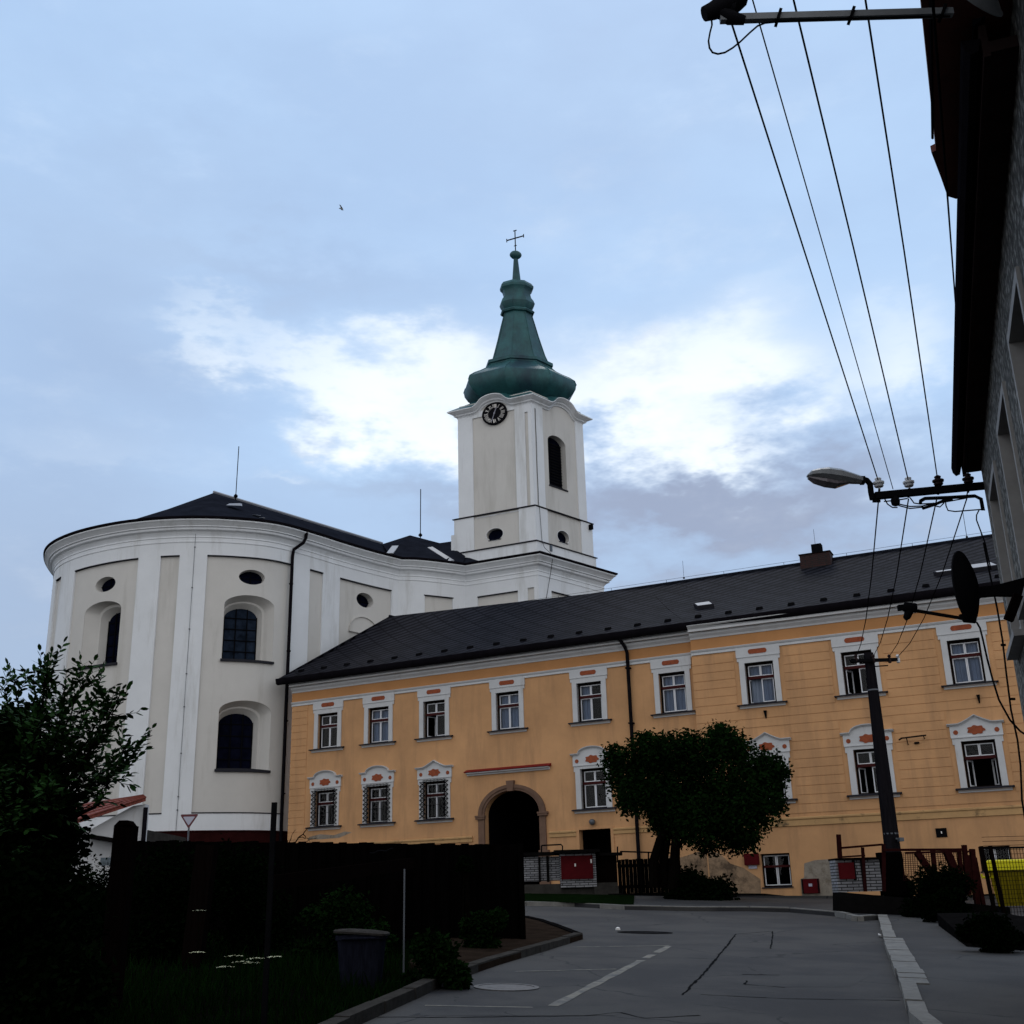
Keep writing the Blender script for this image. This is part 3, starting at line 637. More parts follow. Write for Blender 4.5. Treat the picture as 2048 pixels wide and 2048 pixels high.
def yframe(S, c, z0, z1, curtain, kind='u', ped=None, grille=0, opened=0):
    """one window of the yellow house; children of the house, its own pieces one level deeper"""
    zt = z0+(z1-z0)*.64      # transom
    mb = MB(); d0, d1 = -.26, -.14
    for a, b, u, v in ((c-hw, c-hw+.085, z0, z1), (c+hw-.085, c+hw, z0, z1), (c-hw+.085, c+hw-.085, z1-.09, z1), (c-hw+.085, c+hw-.085, z0, z0+.05)): mb.sbox(S, a, b, u, v, d0, d1)
    w = mb.build('window', 'frame', yb)
    MB().sbox(S, c-hw+.05, c+hw-.05, zt-.055, zt+.055, -.25, -.11).build('transom', 'redwood', w)
    li, ri = c-hw+.085, c+hw-.085
    for i, (a, b, u, v) in enumerate(((li, c-.005, zt+.055, z1-.09), (c+.005, ri, zt+.055, z1-.09), (li, c-.005, z0+.05, zt-.055), (c+.005, ri, z0+.05, zt-.055))):
        if (opened == 1 and i == 2) or (opened == 2 and i >= 2):  # casement swung inwards
            mb = MB(); ww = b-a; q0 = (a, -.2) if i == 2 else (b, -.2); dr = .30 if i == 2 else -.30
            p0 = S.w(q0[0], u, q0[1]); p1 = S.w(q0[0]+dr*.5, u, q0[1]-ww*.9)
            for h0, h1 in ((0, .05), (v-u-.05, v-u)): mb.bar((p0[0], p0[1], u+(h0+h1)/2), (p1[0], p1[1], u+(h0+h1)/2), .04, .05)
            for p_ in (p0, p1): mb.bar((p_[0], p_[1], u), (p_[0], p_[1], v), .045)
            mb.build('sash', 'sash', w); continue
        mb = MB(); e = .036
        for x0, x1, y0, y1 in ((a, a+e, u, v), (b-e, b, u, v), (a+e, b-e, u, u+e), (a+e, b-e, v-e, v)): mb.sbox(S, x0, x1, y0, y1, -.22, -.165)
        mb.build('sash', 'sash', w)
        MB().face([S.w(a+e, u+e, -.19), S.w(b-e, u+e, -.19), S.w(b-e, v-e, -.19), S.w(a+e, v-e, -.19)]).build('pane', 'glass', w)
    if curtain:
        mb = MB(); n = 40; x0, x1 = li+.02, ri-.02
        if curtain == 2: x1 = x0+(x1-x0)*.45
        pts = [x0+(x1-x0)*k/n for k in range(n+1)]
        for a, b in zip(pts, pts[1:]):
            oa, ob = -.34+.025*math.sin(a*34+c*3)+.012*math.sin(a*71), -.34+.025*math.sin(b*34+c*3)+.012*math.sin(b*71)
            mb.face([S.w(a, z0+.08, oa), S.w(b, z0+.08, ob), S.w(b, z1-.08, ob), S.w(a, z1-.08, oa)])
        mb.build('curtain', 'curtain', w, smooth=60)
    mb = MB(); a, b = c-hw-.2, c+hw+.2   # the dark room behind
    A_ = [S.w(a, z0-.1, -.33), S.w(b, z0-.1, -.33), S.w(b, z1+.1, -.33), S.w(a, z1+.1, -.33)]; B_ = [S.w(a, z0-.1, -1.6), S.w(b, z0-.1, -1.6), S.w(b, z1+.1, -1.6), S.w(a, z1+.1, -1.6)]
    mb.mesh(A_+B_, [(4, 5, 6, 7), (0, 1, 5, 4), (1, 2, 6, 5), (2, 3, 7, 6), (3, 0, 4, 7)]); mb.build('room', 'room', w)
    # sill
    mb = MB(); mb.hexa([S.w(c-.98, z0-.075, 0), S.w(c+.98, z0-.075, 0), S.w(c+.98, z0+.0, 0), S.w(c-.98, z0+.0, 0)], [S.w(c-.98, z0-.075, .19), S.w(c+.98, z0-.075, .19), S.w(c+.98, z0-.035, .19), S.w(c-.98, z0-.035, .19)])
    mb.sbox(S, c-hw, c+hw, z0-.03, z0+.005, -.16, 0.01); mb.build('sill', 'sill', w)
    mb = MB(); mb.sweep([S.w(c-.90, 0)[:2], S.w(c+.90, 0)[:2]], [(-.01, z0-.17), (.05, z0-.17), (.06, z0-.12), (.13, z0-.078), (-.01, z0-.078)]); mb.build('sill_moulding', 'trim', w)
    # plaster surround
    mb = MB()
    if kind == 'u':
        zt2 = z0+1.86
        mb.sheet(S, c-.79, c+.79, z0, zt2, [(c-hw, c+hw, z0-.1, z1)], .055, -.30)
        mb.sbox(S, c-.88, c+.88, zt2, 11.1, 0, .065); mb.sbox(S, c-.86, c-.79, z0+1.70, zt2, 0, .05); mb.sbox(S, c+.79, c+.86, z0+1.70, zt2, 0, .05)
        mb.sbox(S, c-.86, c+.86, zt2-.01, zt2+.02, 0, .082)
        mb.build('surround', 'trim', w)
        ow, oh, oz = .38, .095, 10.93; pl = [S.w(c+x*ow, oz+y*oh, .066) for x, y in ((-1, 0), (-.93, .7), (-.8, 1), (.8, 1), (.93, .7), (1, 0), (.93, -.7), (.8, -1), (-.8, -1), (-.93, -.7))]
        n_ = S.nrm; MB().prism(pl, (n_[0]*.012, n_[1]*.012, 0)).build('cartouche', 'orange', w)
    else:
        ze = z1+.56     # cornice springing of the pediment
        mb.sheet(S, c-.80, c+.80, z0, z1+.14, [(c-hw, c+hw, z0-.1, z1)], .055, -.30)
        mb.sbox(S, c-.89, c+.89, z1+.14, ze, 0, .06); mb.sbox(S, c-.86, c-.80, z1-.10, z1+.14, 0, .05); mb.sbox(S, c+.80, c+.86, z1-.10, z1+.14, 0, .05)
        mb.sbox(S, c-.88, c+.88, z1+.125, z1+.165, 0, .09)
        # tympanum and the curved or gabled pediment moulding
        def top(x):
            ax = abs(x)
            if ped == 'a': return ze+(.27*math.sqrt(max(0, 1-(ax/.62)**2)) if ax < .62 else 0)
            return ze+(.28*(1-ax/.60)**1.25 if ax < .60 else 0)
        K = 28; xs = [-.62+1.24*k/K for k in range(K+1)]
        for a, b in zip(xs, xs[1:]): mb.hexa([S.w(c+a, ze, 0), S.w(c+b, ze, 0), S.w(c+b, top(b)+.001, 0), S.w(c+a, top(a)+.001, 0)], [S.w(c+a, ze, .06), S.w(c+b, ze, .06), S.w(c+b, top(b)+.001, .06), S.w(c+a, top(a)+.001, .06)])
        mb.build('surround', 'trim', w)
        xs = [-.97, -.63]+xs[1:-1]+[.63, .97]; mb = MB(); V = []; prof = [(.0, .0), (.09, .0), (.11, .03), (.16, .05), (.17, .085), (.0, .095)]
        for x in xs:
            for o_, h_ in prof: V.append(S.w(c+x, top(x)+h_, o_))
        m_ = len(prof); F = [(i*m_+k, (i+1)*m_+k, (i+1)*m_+k+1, i*m_+k+1) for i in range(len(xs)-1) for k in range(m_-1)]+[tuple(range(m_)), tuple((len(xs)-1)*m_+k for k in range(m_))]
        mb.mesh(V, F); mb.build('pediment', 'trim', w)
        # scrolled orange cartouche and two roundels
        cz = z1+.36; pl = []
        for k in range(36):
            t = 2*math.pi*k/36; rr = 1+.13*math.cos(7*t+.4); pl.append(S.w(c+.29*rr*math.cos(t), cz+.14*rr*math.sin(t)+(.03 if math.sin(t) > 0 else 0), .062))
        MB().prism(pl, (S.nrm[0]*.02, S.nrm[1]*.02, 0)).build('cartouche', 'orange', w)
        for sg in (-.70, .70):
            ring = lambda r1, r2: [S.w(c+sg+r1*math.cos(2*math.pi*k/14), cz-.03+r2*math.sin(2*math.pi*k/14), .062) for k in range(14)]
            MB().prism(ring(.085, .085), (S.nrm[0]*.01, S.nrm[1]*.01, 0)).build('roundel', 'orange', w)
    if grille:
        mb = MB(); o1 = .085
        for k in range(7): x = c-.56+1.12*k/6; mb.bar(S.w(x, z0+.02, o1), S.w(x, z1+.08, o1), .014)
        for k in range(4): z = z0+.06+(z1-z0)*k/3; mb.bar(S.w(c-.62, z, o1), S.w(c+.62, z, o1), .014)
        for x0, x1 in ((c-.76, c-.46), (c+.46, c+.72)):
            for k in range(8):
                u = z0+.05+(z1-z0-.05)*k/8; v = u+(z1-z0-.05)/8; mb.bar(S.w(x0, u, o1), S.w(x1, v, o1), .026); mb.bar(S.w(x1, u, o1), S.w(x0, v, o1), .026); mb.bar(S.w(x0, v, o1), S.w(x1, v, o1), .02)
        for x in (c-.76, c+.72):
            for z in (z0+.1, z1): mb.bar(S.w(x, z, -.02), S.w(x, z, o1), .02)
        for k in range(7):
            cx_ = c-.5+1.0*k/6; mb.tube([S.w(cx_+.06*math.cos(t), z1+.03+.05*math.sin(t), o1) for t in [j*math.pi/4 for j in range(9)]], .007, 4)
        mb.build('grille', 'dark', w)
    return w
for i, c in enumerate(UPL): yframe(FLW, c, 8.89, 10.52, [0, 1, 0, 1, 2, 1][i], opened=[0, 0, 1, 0, 0, 0][i])
for i, c in enumerate(UPR): yframe(FRW, c, 8.87, 10.49, [1, 0, 1][i], opened=[1, 1, 0][i])
for c, k, g_ in LOL: yframe(FLW, c, 5.30, 6.92, 0, 'l', k, g_)
for i, (c, k, g_) in enumerate(LOR): yframe(FRW, c, 5.16, 6.79, 0, 'l', k, 0, opened=[0, 1, 2][i])
# gateway arch: stone surround, imposts, keystone, passage behind
mb = MB(); c, ow = -8.605, 1.96; iw = 1.325; zs = 5.30
def archpt(k, n, w_, h_): t = math.pi*k/n; return (c-w_*math.cos(t), zs+h_*math.sin(t))
n = 28
for (wa, ha, wb, hb_, o_) in ((1.325, .98, 1.44, 1.08, .06), (1.44, 1.08, 1.62, 1.22, .10)):
    for k in range(n):
        a, b = archpt(k, n, wa, ha), archpt(k+1, n, wa, ha); d, e = archpt(k+1, n, wb, hb_), archpt(k, n, wb, hb_)
        mb.hexa([FLW.w(*p, -.01) for p in (a, b, d, e)], [FLW.w(*p, o_) for p in (a, b, d, e)])
for sg in (-1, 1):
    a, b = sorted((c+sg*1.325, c+sg*1.62)); mb.sbox(FLW, a, b, 1.6, zs, -.01, .08)
    a, b = sorted((c+sg*1.29, c+sg*1.72)); mb.sbox(FLW, a, b, zs-.16, zs-.02, -.01, .15); mb.sbox(FLW, a-.02, b+.02, zs-.07, zs-.0, -.01, .17)
    a, b = sorted((c+sg*1.28, c+sg*1.74)); mb.sbox(FLW, a, b, 1.5, 3.75, -.01, .13)
mb.hexa([FLW.w(c-.13, 6.24, -.01), FLW.w(c+.13, 6.24, -.01), FLW.w(c+.19, 6.68, -.01), FLW.w(c-.19, 6.68, -.01)], [FLW.w(c-.13, 6.24, .15), FLW.w(c+.13, 6.24, .15), FLW.w(c+.19, 6.68, .15), FLW.w(c-.19, 6.68, .15)])
ga = mb.build('gateway', 'stone', yb)
mb = MB(); A_ = [FLW.w(s, z, -.33) for s, z in ((-10, 1.5), (-7.2, 1.5), (-7.2, 6.4), (-10, 6.4))]; B_ = [FLW.w(s, z, -6) for s, z in ((-10, 1.5), (-7.2, 1.5), (-7.2, 6.4), (-10, 6.4))]
mb.mesh(A_+B_, [(4, 5, 6, 7), (0, 1, 5, 4), (1, 2, 6, 5), (2, 3, 7, 6), (3, 0, 4, 7)]); mb.build('passage', 'room', ga)
mb = MB(); mb.sweep([FLW.w(-10.75, 0)[:2], FLW.w(-6.72, 0)[:2]], [(-.01, 7.02), (.08, 7.02), (.10, 7.08), (.20, 7.10), (.20, 7.15), (-.01, 7.15)]); cn = mb.build('hood', 'trim', yb)
mb = MB(); mb.sweep([FLW.w(-10.83, 0)[:2], FLW.w(-6.66, 0)[:2]], [(-.01, 7.151), (.25, 7.151), (.26, 7.17), (-.01, 7.29)]); mb.build('hood_tiles', 'redbright', cn)
# small doorway with lamp
mb = MB()
for a, b, u, v in ((-5.62, -5.49, 1.4, 4.55), (-4.08, -3.95, 1.4, 4.55), (-5.49, -4.08, 4.47, 4.55)): mb.sbox(FLW, a, b, u, v, -.01, .03)
dr = mb.build('doorway', 'ochre', yb)
mb = MB(); A_ = [FLW.w(s, z, -.33) for s, z in ((-5.6, 1.4), (-4.0, 1.4), (-4.0, 4.5), (-5.6, 4.5))]; B_ = [FLW.w(s, z, -2) for s, z in ((-5.6, 1.4), (-4.0, 1.4), (-4.0, 4.5), (-5.6, 4.5))]
mb.mesh(A_+B_, [(4, 5, 6, 7), (0, 1, 5, 4), (1, 2, 6, 5), (2, 3, 7, 6), (3, 0, 4, 7)]); mb.build('hallway', 'room', dr)
p = FLW.w(-4.84, 4.76, .12); mb = MB(); mb.lathe(p, [(.02, -.13), (.09, -.11), (.13, -.02), (.12, .05), (.07, .10), (.02, .11)], 14); mb.sbox(FLW, -4.90, -4.78, 4.70, 4.84, 0, .08); mb.build('wall_lamp', 'galv', yb, smooth=40)
# basement windows, service boxes, vent, bracket
def bsw(c0, c1, z0, z1):
    w = MB()
    for a, b, u, v in ((c0, c0+.06, z0, z1), (c1-.06, c1, z0, z1), (c0+.06, c1-.06, z1-.06, z1), (c0+.06, c1-.06, z0, z0+.06)): w.sbox(FRW, a, b, u, v, -.28, -.16)
    w = w.build('basement_window', 'frame', yb); m_ = (c0+c1)/2
    for a, b in ((c0+.06, m_-.01), (m_+.01, c1-.06)):
        mb = MB()
        for x0, x1, y0, y1 in ((a, a+.035, z0+.06, z1-.06), (b-.035, b, z0+.06, z1-.06), (a+.035, b-.035, z1-.095, z1-.06), (a+.035, b-.035, z0+.06, z0+.09)): mb.sbox(FRW, x0, x1, y0, y1, -.24, -.19)
        mb.build('sash', 'sash', w)
        MB().face([FRW.w(a, z0+.06, -.21), FRW.w(b, z0+.06, -.21), FRW.w(b, z1-.06, -.21), FRW.w(a, z1-.06, -.21)]).build('pane', 'glass', w)
    if z1-z0 > 1: MB().sbox(FRW, c0+.06, c1-.06, z1-.50, z1-.42, -.26, -.15).build('transom', 'redwood', w)
    mb = MB(); A_ = [FRW.w(s, z, -.33) for s, z in ((c0-.1, z0-.1), (c1+.1, z0-.1), (c1+.1, z1+.1), (c0-.1, z1+.1))]; B_ = [FRW.w(s, z, -1.4) for s, z in ((c0-.1, z0-.1), (c1+.1, z0-.1), (c1+.1, z1+.1), (c0-.1, z1+.1))]
    mb.mesh(A_+B_, [(4, 5, 6, 7), (0, 1, 5, 4), (1, 2, 6, 5), (2, 3, 7, 6), (3, 0, 4, 7)]); mb.build('room', 'room', w)
    MB().sbox(FRW, c0-.04, c1+.04, z0-.04, z0, -.1, .04).build('sill', 'sill', w)
bsw(-8.22, -7.12, 2.0, 3.2); bsw(-.48, .55, 2.3, 3.13)
b_ = MB().sbox(FRW, -6.75, -6.12, 1.74, 2.25, 0, .10).build('hydrant_cabinet', 'redbox', yb); MB().sbox(FRW, -6.50, -6.37, 1.98, 2.08, .10, .106).build('plate', 'signwhite', b_)
for a, b in ((-6.75, -6.70), (-6.17, -6.12)): MB().sbox(FRW, a, b, 1.74, 2.25, .10, .112).build('cabinet_edge', 'dark', b_)
b_ = MB().sbox(FRW, -8.83, -8.27, 2.82, 3.23, 0, .12).build('meter_cabinet', 'redbox', yb); MB().sbox(FRW, -8.70, -8.38, 2.68, 2.80, 0, .03).build('plate', 'signwhite', b_)
b_ = MB().sbox(FRW, -1.81, -1.44, 3.51, 3.82, -.02, .03).build('vent', 'dark', yb); MB().sbox(FRW, -1.64, -1.60, 3.63, 3.71, .03, .05).build('vent_knob', 'clockwhite', b_)
mb = MB(); mb.bar(FRW.w(-2.55, 7.05, .25), FRW.w(-1.65, 7.08, .32), .05); mb.bar(FRW.w(-2.35, 7.04, .27), FRW.w(-2.35, 6.82, .02), .03); mb.bar(FRW.w(-1.75, 7.07, .3), FRW.w(-1.75, 7.0, 0), .03); mb.bar(FRW.w(-2.5, 7.05, .3), FRW.w(-2.6, 6.98, .4), .05); mb.build('iron_bracket', 'dark', yb)
MB().sbox(FRW, -2.12, -1.95, 6.83, 6.90, 0, .08).build('bracket_plate', 'dark', yb)
for S, s_, z_ in ((FRW, -7.5, 8.55), (FRW, .3, 8.4)):
    mb = MB(); mb.hexa([S.w(s_-.06, z_, 0), S.w(s_+.06, z_, 0), S.w(s_+.03, z_-.3, 0), S.w(s_-.01, z_-.3, 0)], [S.w(s_-.06, z_, .12), S.w(s_+.06, z_, .12), S.w(s_+.03, z_-.3, .05), S.w(s_-.01, z_-.3, .05)]); mb.build('drip_spout', 'dark', yb)
# grey cement patches where the render has been repaired or fallen off
MT['cement'] = mat('grey_cement_patch', (.27, .235, .19), .95, nscale=3, namt=.2, bump=.4, dirt=((.12, .09, .06), 3, .5, .7))
MT['plaster_bare'] = mat('bare_damp_plaster', (.30, .20, .12), .95, nscale=2, namt=.25, bump=.6, bscale=10, dirt=((.10, .065, .04), 2.2, .45, .62))
def patch(S, pts, m, o=.006):
    mb = MB(); mb.prism([S.w(a, z, -.004) for a, z in pts], (S.nrm[0]*(o+.004), S.nrm[1]*(o+.004), 0)); return mb.build('render_patch', m, yb)
patch(FRW, [(-6.62, 1.2), (-5.1, 1.2), (-5.2, 2.3), (-5.5, 2.92), (-6.2, 2.9), (-6.6, 2.8), (-6.66, 2.3), (-6.80, 2.25), (-6.8, 1.5)], 'cement', .005)
patch(FRW, [(-10.25, 1.2), (-8.35, 1.2), (-8.3, 2.3), (-8.9, 2.72), (-9.4, 2.9), (-9.8, 3.3), (-10.25, 3.4)], 'plaster_bare')
patch(FLW, [(-3.6, 1.2), (-.02, 1.2), (-.02, 3.5), (-1.2, 3.2), (-2.2, 3.4), (-3.4, 2.6)], 'plaster_bare')
patch(FLW, [(-19.4, 4.75), (-18.6, 4.72), (-17.6, 4.74), (-16.9, 4.95), (-17.3, 5.0), (-17.9, 4.87), (-18.7, 4.95), (-19.3, 4.86)], 'cement')
patch(FRW, [(-10.28, 1.0), (9, 1.0), (9, 1.62), (5, 1.55), (1, 1.6), (-2, 1.5), (-5, 1.66), (-6.4, 1.55), (-8.2, 1.78), (-10.28, 1.85)], 'concdark', .009)

# roof of the yellow house
ZE, OE = 12.34, .60
def eave(S, s): return S.w(s, ZE, OE)
rA = aty(778, 1233, 60); r0 = (-5.45, 59.7, 16.0)
e0 = FLW.w(-21.2, 12.33, OE); eJ = FLW.w(.05, ZE, OE); e1 = FRW.w(9, ZE, OE)
rd_ = Vector((r0[0]-20.28, r0[1]-47.13, 0)).normalized(); r1 = Vector((20.28, 47.13, 16.0)) - rd_*5.5
kx = r0[0] + 6; rJ = Vector(r0) - rd_*13.3
def dn(p, h): return (p[0], p[1], p[2]-h)
mb = MB(); K = 24
def grid(mb, a, b, c, d, nx, ny, f=None):
    a, b, c, d = map(Vector, (a, b, c, d)); V = []
    for j in range(ny+1):
        for i in range(nx+1):
            u, v = i/nx, j/ny; p = (a*(1-u)+b*u)*(1-v)+(d*(1-u)+c*u)*v
            if f: p = p+Vector((0, 0, f(u, v)))
            V.append(tuple(p))
    return mb.mesh(V, [(j*(nx+1)+i, j*(nx+1)+i+1, (j+1)*(nx+1)+i+1, (j+1)*(nx+1)+i) for i in range(nx) for j in range(ny)])
sag = lambda u, v: -.22*math.sin(math.pi*v)*(.6+.4*v) - .03*math.sin(u*9)*math.sin(math.pi*v)
grid(mb, e0, eJ, rJ, rA, 20, 8, sag)
grid(mb, eJ, e1, tuple(r1), rJ, 20, 8, sag)
bk = lambda p, h: tuple(Vector((p[0]-6.9*FLW.nrm[0], p[1]-6.9*FLW.nrm[1], h)))
mb.face([rA, tuple(rJ), bk(rJ, 12.3), bk(rA, 12.3)]); mb.face([tuple(rJ), tuple(r1), bk(r1, 12.3), bk(rJ, 12.3)]); mb.face([e0, rA, bk(rA, 12.3)])
rf = mb.build('roof', 'slate', yb, smooth=25)
rp = [Vector(rA)+(Vector(r0)-Vector(rA))*t for t in (0, .5, 1)]+[Vector(r0)+(r1-Vector(r0))*t for t in [k/30 for k in range(1, 31)]]
MB().tube([tuple(p+Vector((0, 0, .03))) for p in rp], .07, 6).build('ridge_cap', 'tile', rf)
# roof furniture: snow hooks, skylights, chimney, lightning rods and ridge wire
def roofpt(u, v, right, h=0):
    a, b, c_, d = (eJ, e1, tuple(r1), rJ) if right else (e0, eJ, rJ, rA)
    a, b, c_, d = map(Vector, (a, b, c_, d)); p = (a*(1-u)+b*u)*(1-v)+(d*(1-u)+c_*u)*v; p.z += sag(u, v)+h; return p
for right in (False, True):
    for k in range(15):
        u = (k+.5)/15
        for v in ((.11,) if k % 1 == 0 else ()):
            p = roofpt(u, v, right); S = FRW if right else FLW; n_ = Vector((S.nrm[0], S.nrm[1], 0)); t_ = Vector((S.u[0], S.u[1], 0))
            mb = MB(); q = p-n_*.12+Vector((0, 0, .06)); mb.prism([tuple(p-t_*.14+Vector((0, 0, .02))), tuple(p+t_*.14+Vector((0, 0, .02))), tuple(p+t_*.10+Vector((0, 0, .13))), tuple(p-t_*.10+Vector((0, 0, .13)))], tuple(-n_*.2+Vector((0, 0, .05)))); mb.build('roof_hook', 'dark', rf)
def skylight(px, py, w, l, name='skylight'):
    # sits on the slope where the sight line meets it
    best = None
    for right in (False, True):
        for i in range(121):
            for j in range(61):
                p = roofpt(i/120, j/60, right); d = p-Vector(EYE); c_ = sum(d[k]*FW[k] for k in range(3)); x = 1024+FPX*sum(d[k]*RT[k] for k in range(3))/c_; y = 1024-FPX*sum(d[k]*UP[k] for k in range(3))/c_
                e = (x-px)**2+(y-py)**2
                if best is None or e < best[0]: best = (e, i/120, j/60, right)
    _, u, v, right = best; p = roofpt(u, v, right); S = FRW if right else FLW; t_ = Vector((S.u[0], S.u[1], 0)); up_ = (roofpt(u, min(1, v+.05), right)-p).normalized(); nn_ = t_.cross(up_).normalized(); nn_ = nn_ if nn_.z > 0 else -nn_
    c4 = [p-t_*w/2-up_*l/2, p+t_*w/2-up_*l/2, p+t_*w/2+up_*l/2, p-t_*w/2+up_*l/2]
    mb = MB(); mb.prism([tuple(q-nn_*.1) for q in c4], tuple(nn_*.26)); s_ = mb.build(name, 'sill', rf)
    mb = MB(); c5 = [p-t_*w*.42-up_*l*.42, p+t_*w*.42-up_*l*.42, p+t_*w*.42+up_*l*.42, p-t_*w*.42+up_*l*.42]; mb.prism([tuple(q+nn_*.161) for q in c5], tuple(nn_*.01)); mb.build('pane', 'flash', s_)
skylight(1410, 1213, .75, .7); skylight(1966, 1137, 1.0, .8); skylight(1897, 1148, 1.0, .25, 'roof_vent')
cp_ = Vector(atz(1637, 1122, 15.9)); rz_ = R_(-25)
ch = MB().box((cp_.x, cp_.y+.3, 15.75), (1.35, .75, 1.0), rz_).build('chimney', 'redbrick', yb)
mb = MB(); mb.box((cp_.x+.08, cp_.y+.3, 16.5), (.44, .4, .5), rz_); mb.build('chimney_pot', 'dark', ch)
MB().box((cp_.x, cp_.y+.3, 16.27), (1.42, .82, .05), rz_).build('chimney_cap', 'concdark', ch)
for px, py, h in ((1368, 1158, .9), (1934, 1076, 1.25), (1649, 1095, .8)):
    p = Vector(atz(px, py, 16.03)) if px != 1649 else Vector((cp_.x+.02, cp_.y+.3, 16.7)); mb = MB(); mb.tube([tuple(p), tuple(p+Vector((0, 0, h)))], .012 if h > 1 else .008, 5); mb.lathe(tuple(p), [(.01, .0), (.05, .03), (.05, .07), (.01, .1)], 8); mb.build('lightning_rod', 'dark', rf)
mb = MB(); w_ = [Vector(r0)+(r1-Vector(r0))*k/12+Vector((0, 0, .22)) for k in range(13)]; mb.tube([tuple(p) for p in w_], .008, 4)
for p in w_: mb.tube([tuple(p), tuple(p-Vector((0, 0, .2)))], .01, 4)
mb.build('ridge_wire', 'dark', rf)

# ================================================================ CHURCH
ch_ = thing('church', (-16, 60, 2.4), 'white and beige baroque church with rounded end, clock tower and green copper spire', 'church')
A = Curve([(-25.6, 70), (-26.1, 66.5), (-25.9, 63.6), (-25.2, 60.8), (-24.1, 58.7), (-22.3, 57.0), (-20.1, 55.8), (-18.0, 55.2), (-16, 55.1), (-14.16, 55.45), (-12.4, 56.25), (-10.94, 57.9), (-9.56, 59.8), (-8.11, 61.6), (-6.63, 63.2)])
B = Curve([(-6.63, 63.2), (-5.7, 63.35), (-4.79, 63.75), (-3.53, 64.45), (-2.2, 65.3)])
TBL = Wall((1.35, 62.9, 0), R_(-25.2)); TBR = Wall((1.35, 62.9, 0), R_(47))
PB, PT = 6.06, 18.57
WIN = [(14.82, 17.26, 13.36, 16.60, 'a', .50), (22.54, 25.08, 13.36, 16.64, 'a', .52), (22.57, 25.14, 8.06, 11.36, 'a', .52)]
OV = [(15.42, 16.76, 17.10, 17.88, 'o'), (23.17, 24.49, 17.2, 17.97, 'o'), (30.79, 32.02, 17.30, 18.12, 'o')]
PANA = [(4, 9.3), (11.41, 12.22), (13.73, 18.08), (19.28, 20.24), (21.59, 26.05), (27.23, 28.19), (29.46, 33.27)]
bw = MB().sheet(A, 0, A.L, 2.0, 19.6, WIN+OV, 0, -.55, step=.4); MB.sheet(bw, B, 0, B.L, 2, 19.6, [], 0, -.1, step=.4)
bw.build('wall', 'beige', ch_, smooth=30)
fr = MB().sheet(A, 0, A.L, 5.25, 19.3, [(a, b, PB, PT) for a, b in PANA], .09, -.005, step=.4)
fr.sheet(B, 0, B.L, 5.25, 19.3, [(1.55, 3.30, PB, 18.45), (4.9, B.L+.1, PB, 18.2)], .09, -.005, step=.3)
fr.build('pilasters', 'white', ch_, smooth=30)
# thin dark metal drips at the top and foot of every panel
for a, b in PANA:
    n = max(2, int((b-a)/.4)); pl = [A.w(a+(b-a)*k/n, 0)[:2] for k in range(n+1)]
    for z in (PT-.02, PB-.03): mb = MB(); mb.sweep(pl, [(.0, z-.0), (.115, z), (.115, z+.05), (.0, z+.06)]); mb.build('panel_drip', 'sill', ch_)
mb = MB(); mb.sweep([B.w(1.5+1.85*k/6, 0)[:2] for k in range(7)], [(0, 18.43), (.115, 18.43), (.115, 18.48), (0, 18.49)]); mb.build('panel_drip', 'sill', ch_)
mb = MB(); mb.sweep(A.p, [(-.02, 1.8), (.16, 1.8), (.16, 5.18), (.20, 5.20), (.20, 5.26), (-.02, 5.27)]); mb.build('plinth', 'maroon', ch_, smooth=30)
# tower base block below the main cornice
HBL, HBR = 7.9, 5.75
mb = MB(); mb.sheet(TBL, -HBL, 0, 2, 19.6, [], 0, -.1); mb.sheet(TBR, 0, HBR, 2, 19.6, [], 0, -5); mb.build('tower_base_wall', 'beige', ch_)
sL = lambda x, y: TBL.uv(x, y)[0]; sR = lambda x, y: TBR.uv(x, y)[0]
mb = MB(); mb.sheet(TBL, -HBL, .09, 5, 19.3, [(-3.8, -1.22, PB, 18.5), (-.62, -.2, PB, 18.6)], .09, -.005)
mb.build('pilasters', 'white', ch_); mb = MB(); mb.sheet(TBR, -.09, HBR, 5, 19.3, [(1.05, 4.9, PB, 18.5)], .09, -.005); mb.build('pilasters', 'white', ch_)
mb = MB(); mb.sweep([TBL.w(-3.8, 0)[:2], TBL.w(-1.22, 0)[:2]], [(0, 18.48), (.115, 18.48), (.115, 18.53), (0, 18.54)]); mb.build('panel_drip', 'sill', ch_); mb = MB(); mb.sweep([TBR.w(1.05, 0)[:2], TBR.w(4.9, 0)[:2]], [(0, 18.48), (.115, 18.48), (.115, 18.53), (0, 18.54)]); mb.build('panel_drip', 'sill', ch_)
# arched blind window heads
mb = MB()
for S, a, b, z0, z1 in ((A, 30.24, 32.42, 15.83, 16.75), (TBL, -3.1, -1.7, 16.2, 17.15)):
    n = 16; c, h = (a+b)/2, (b-a)/2
    pts = [(c-h*math.cos(math.pi*k/n), z0+(z1-z0)*math.sin(math.pi*k/n)) for k in range(n+1)]
    for (p, u), (q, v) in zip(pts, pts[1:]): mb.hexa([S.w(p, u-.03, .0), S.w(q, v-.03, .0), S.w(q, v+.03, .0), S.w(p, u+.03, 0)], [S.w(p, u-.03, .07), S.w(q, v-.03, .07), S.w(q, v+.03, .07), S.w(p, u+.03, .07)])
    for k in range(6):
        p, q = a+(b-a)*k/6, a+(b-a)*(k+1)/6; mb.hexa([S.w(p, z0-.05, 0), S.w(q, z0-.05, 0), S.w(q, z0, 0), S.w(p, z0, 0)], [S.w(p, z0-.05, .1), S.w(q, z0-.05, .1), S.w(q, z0, .1), S.w(p, z0, .1)])
mb.build('blind_window', 'beige', ch_)
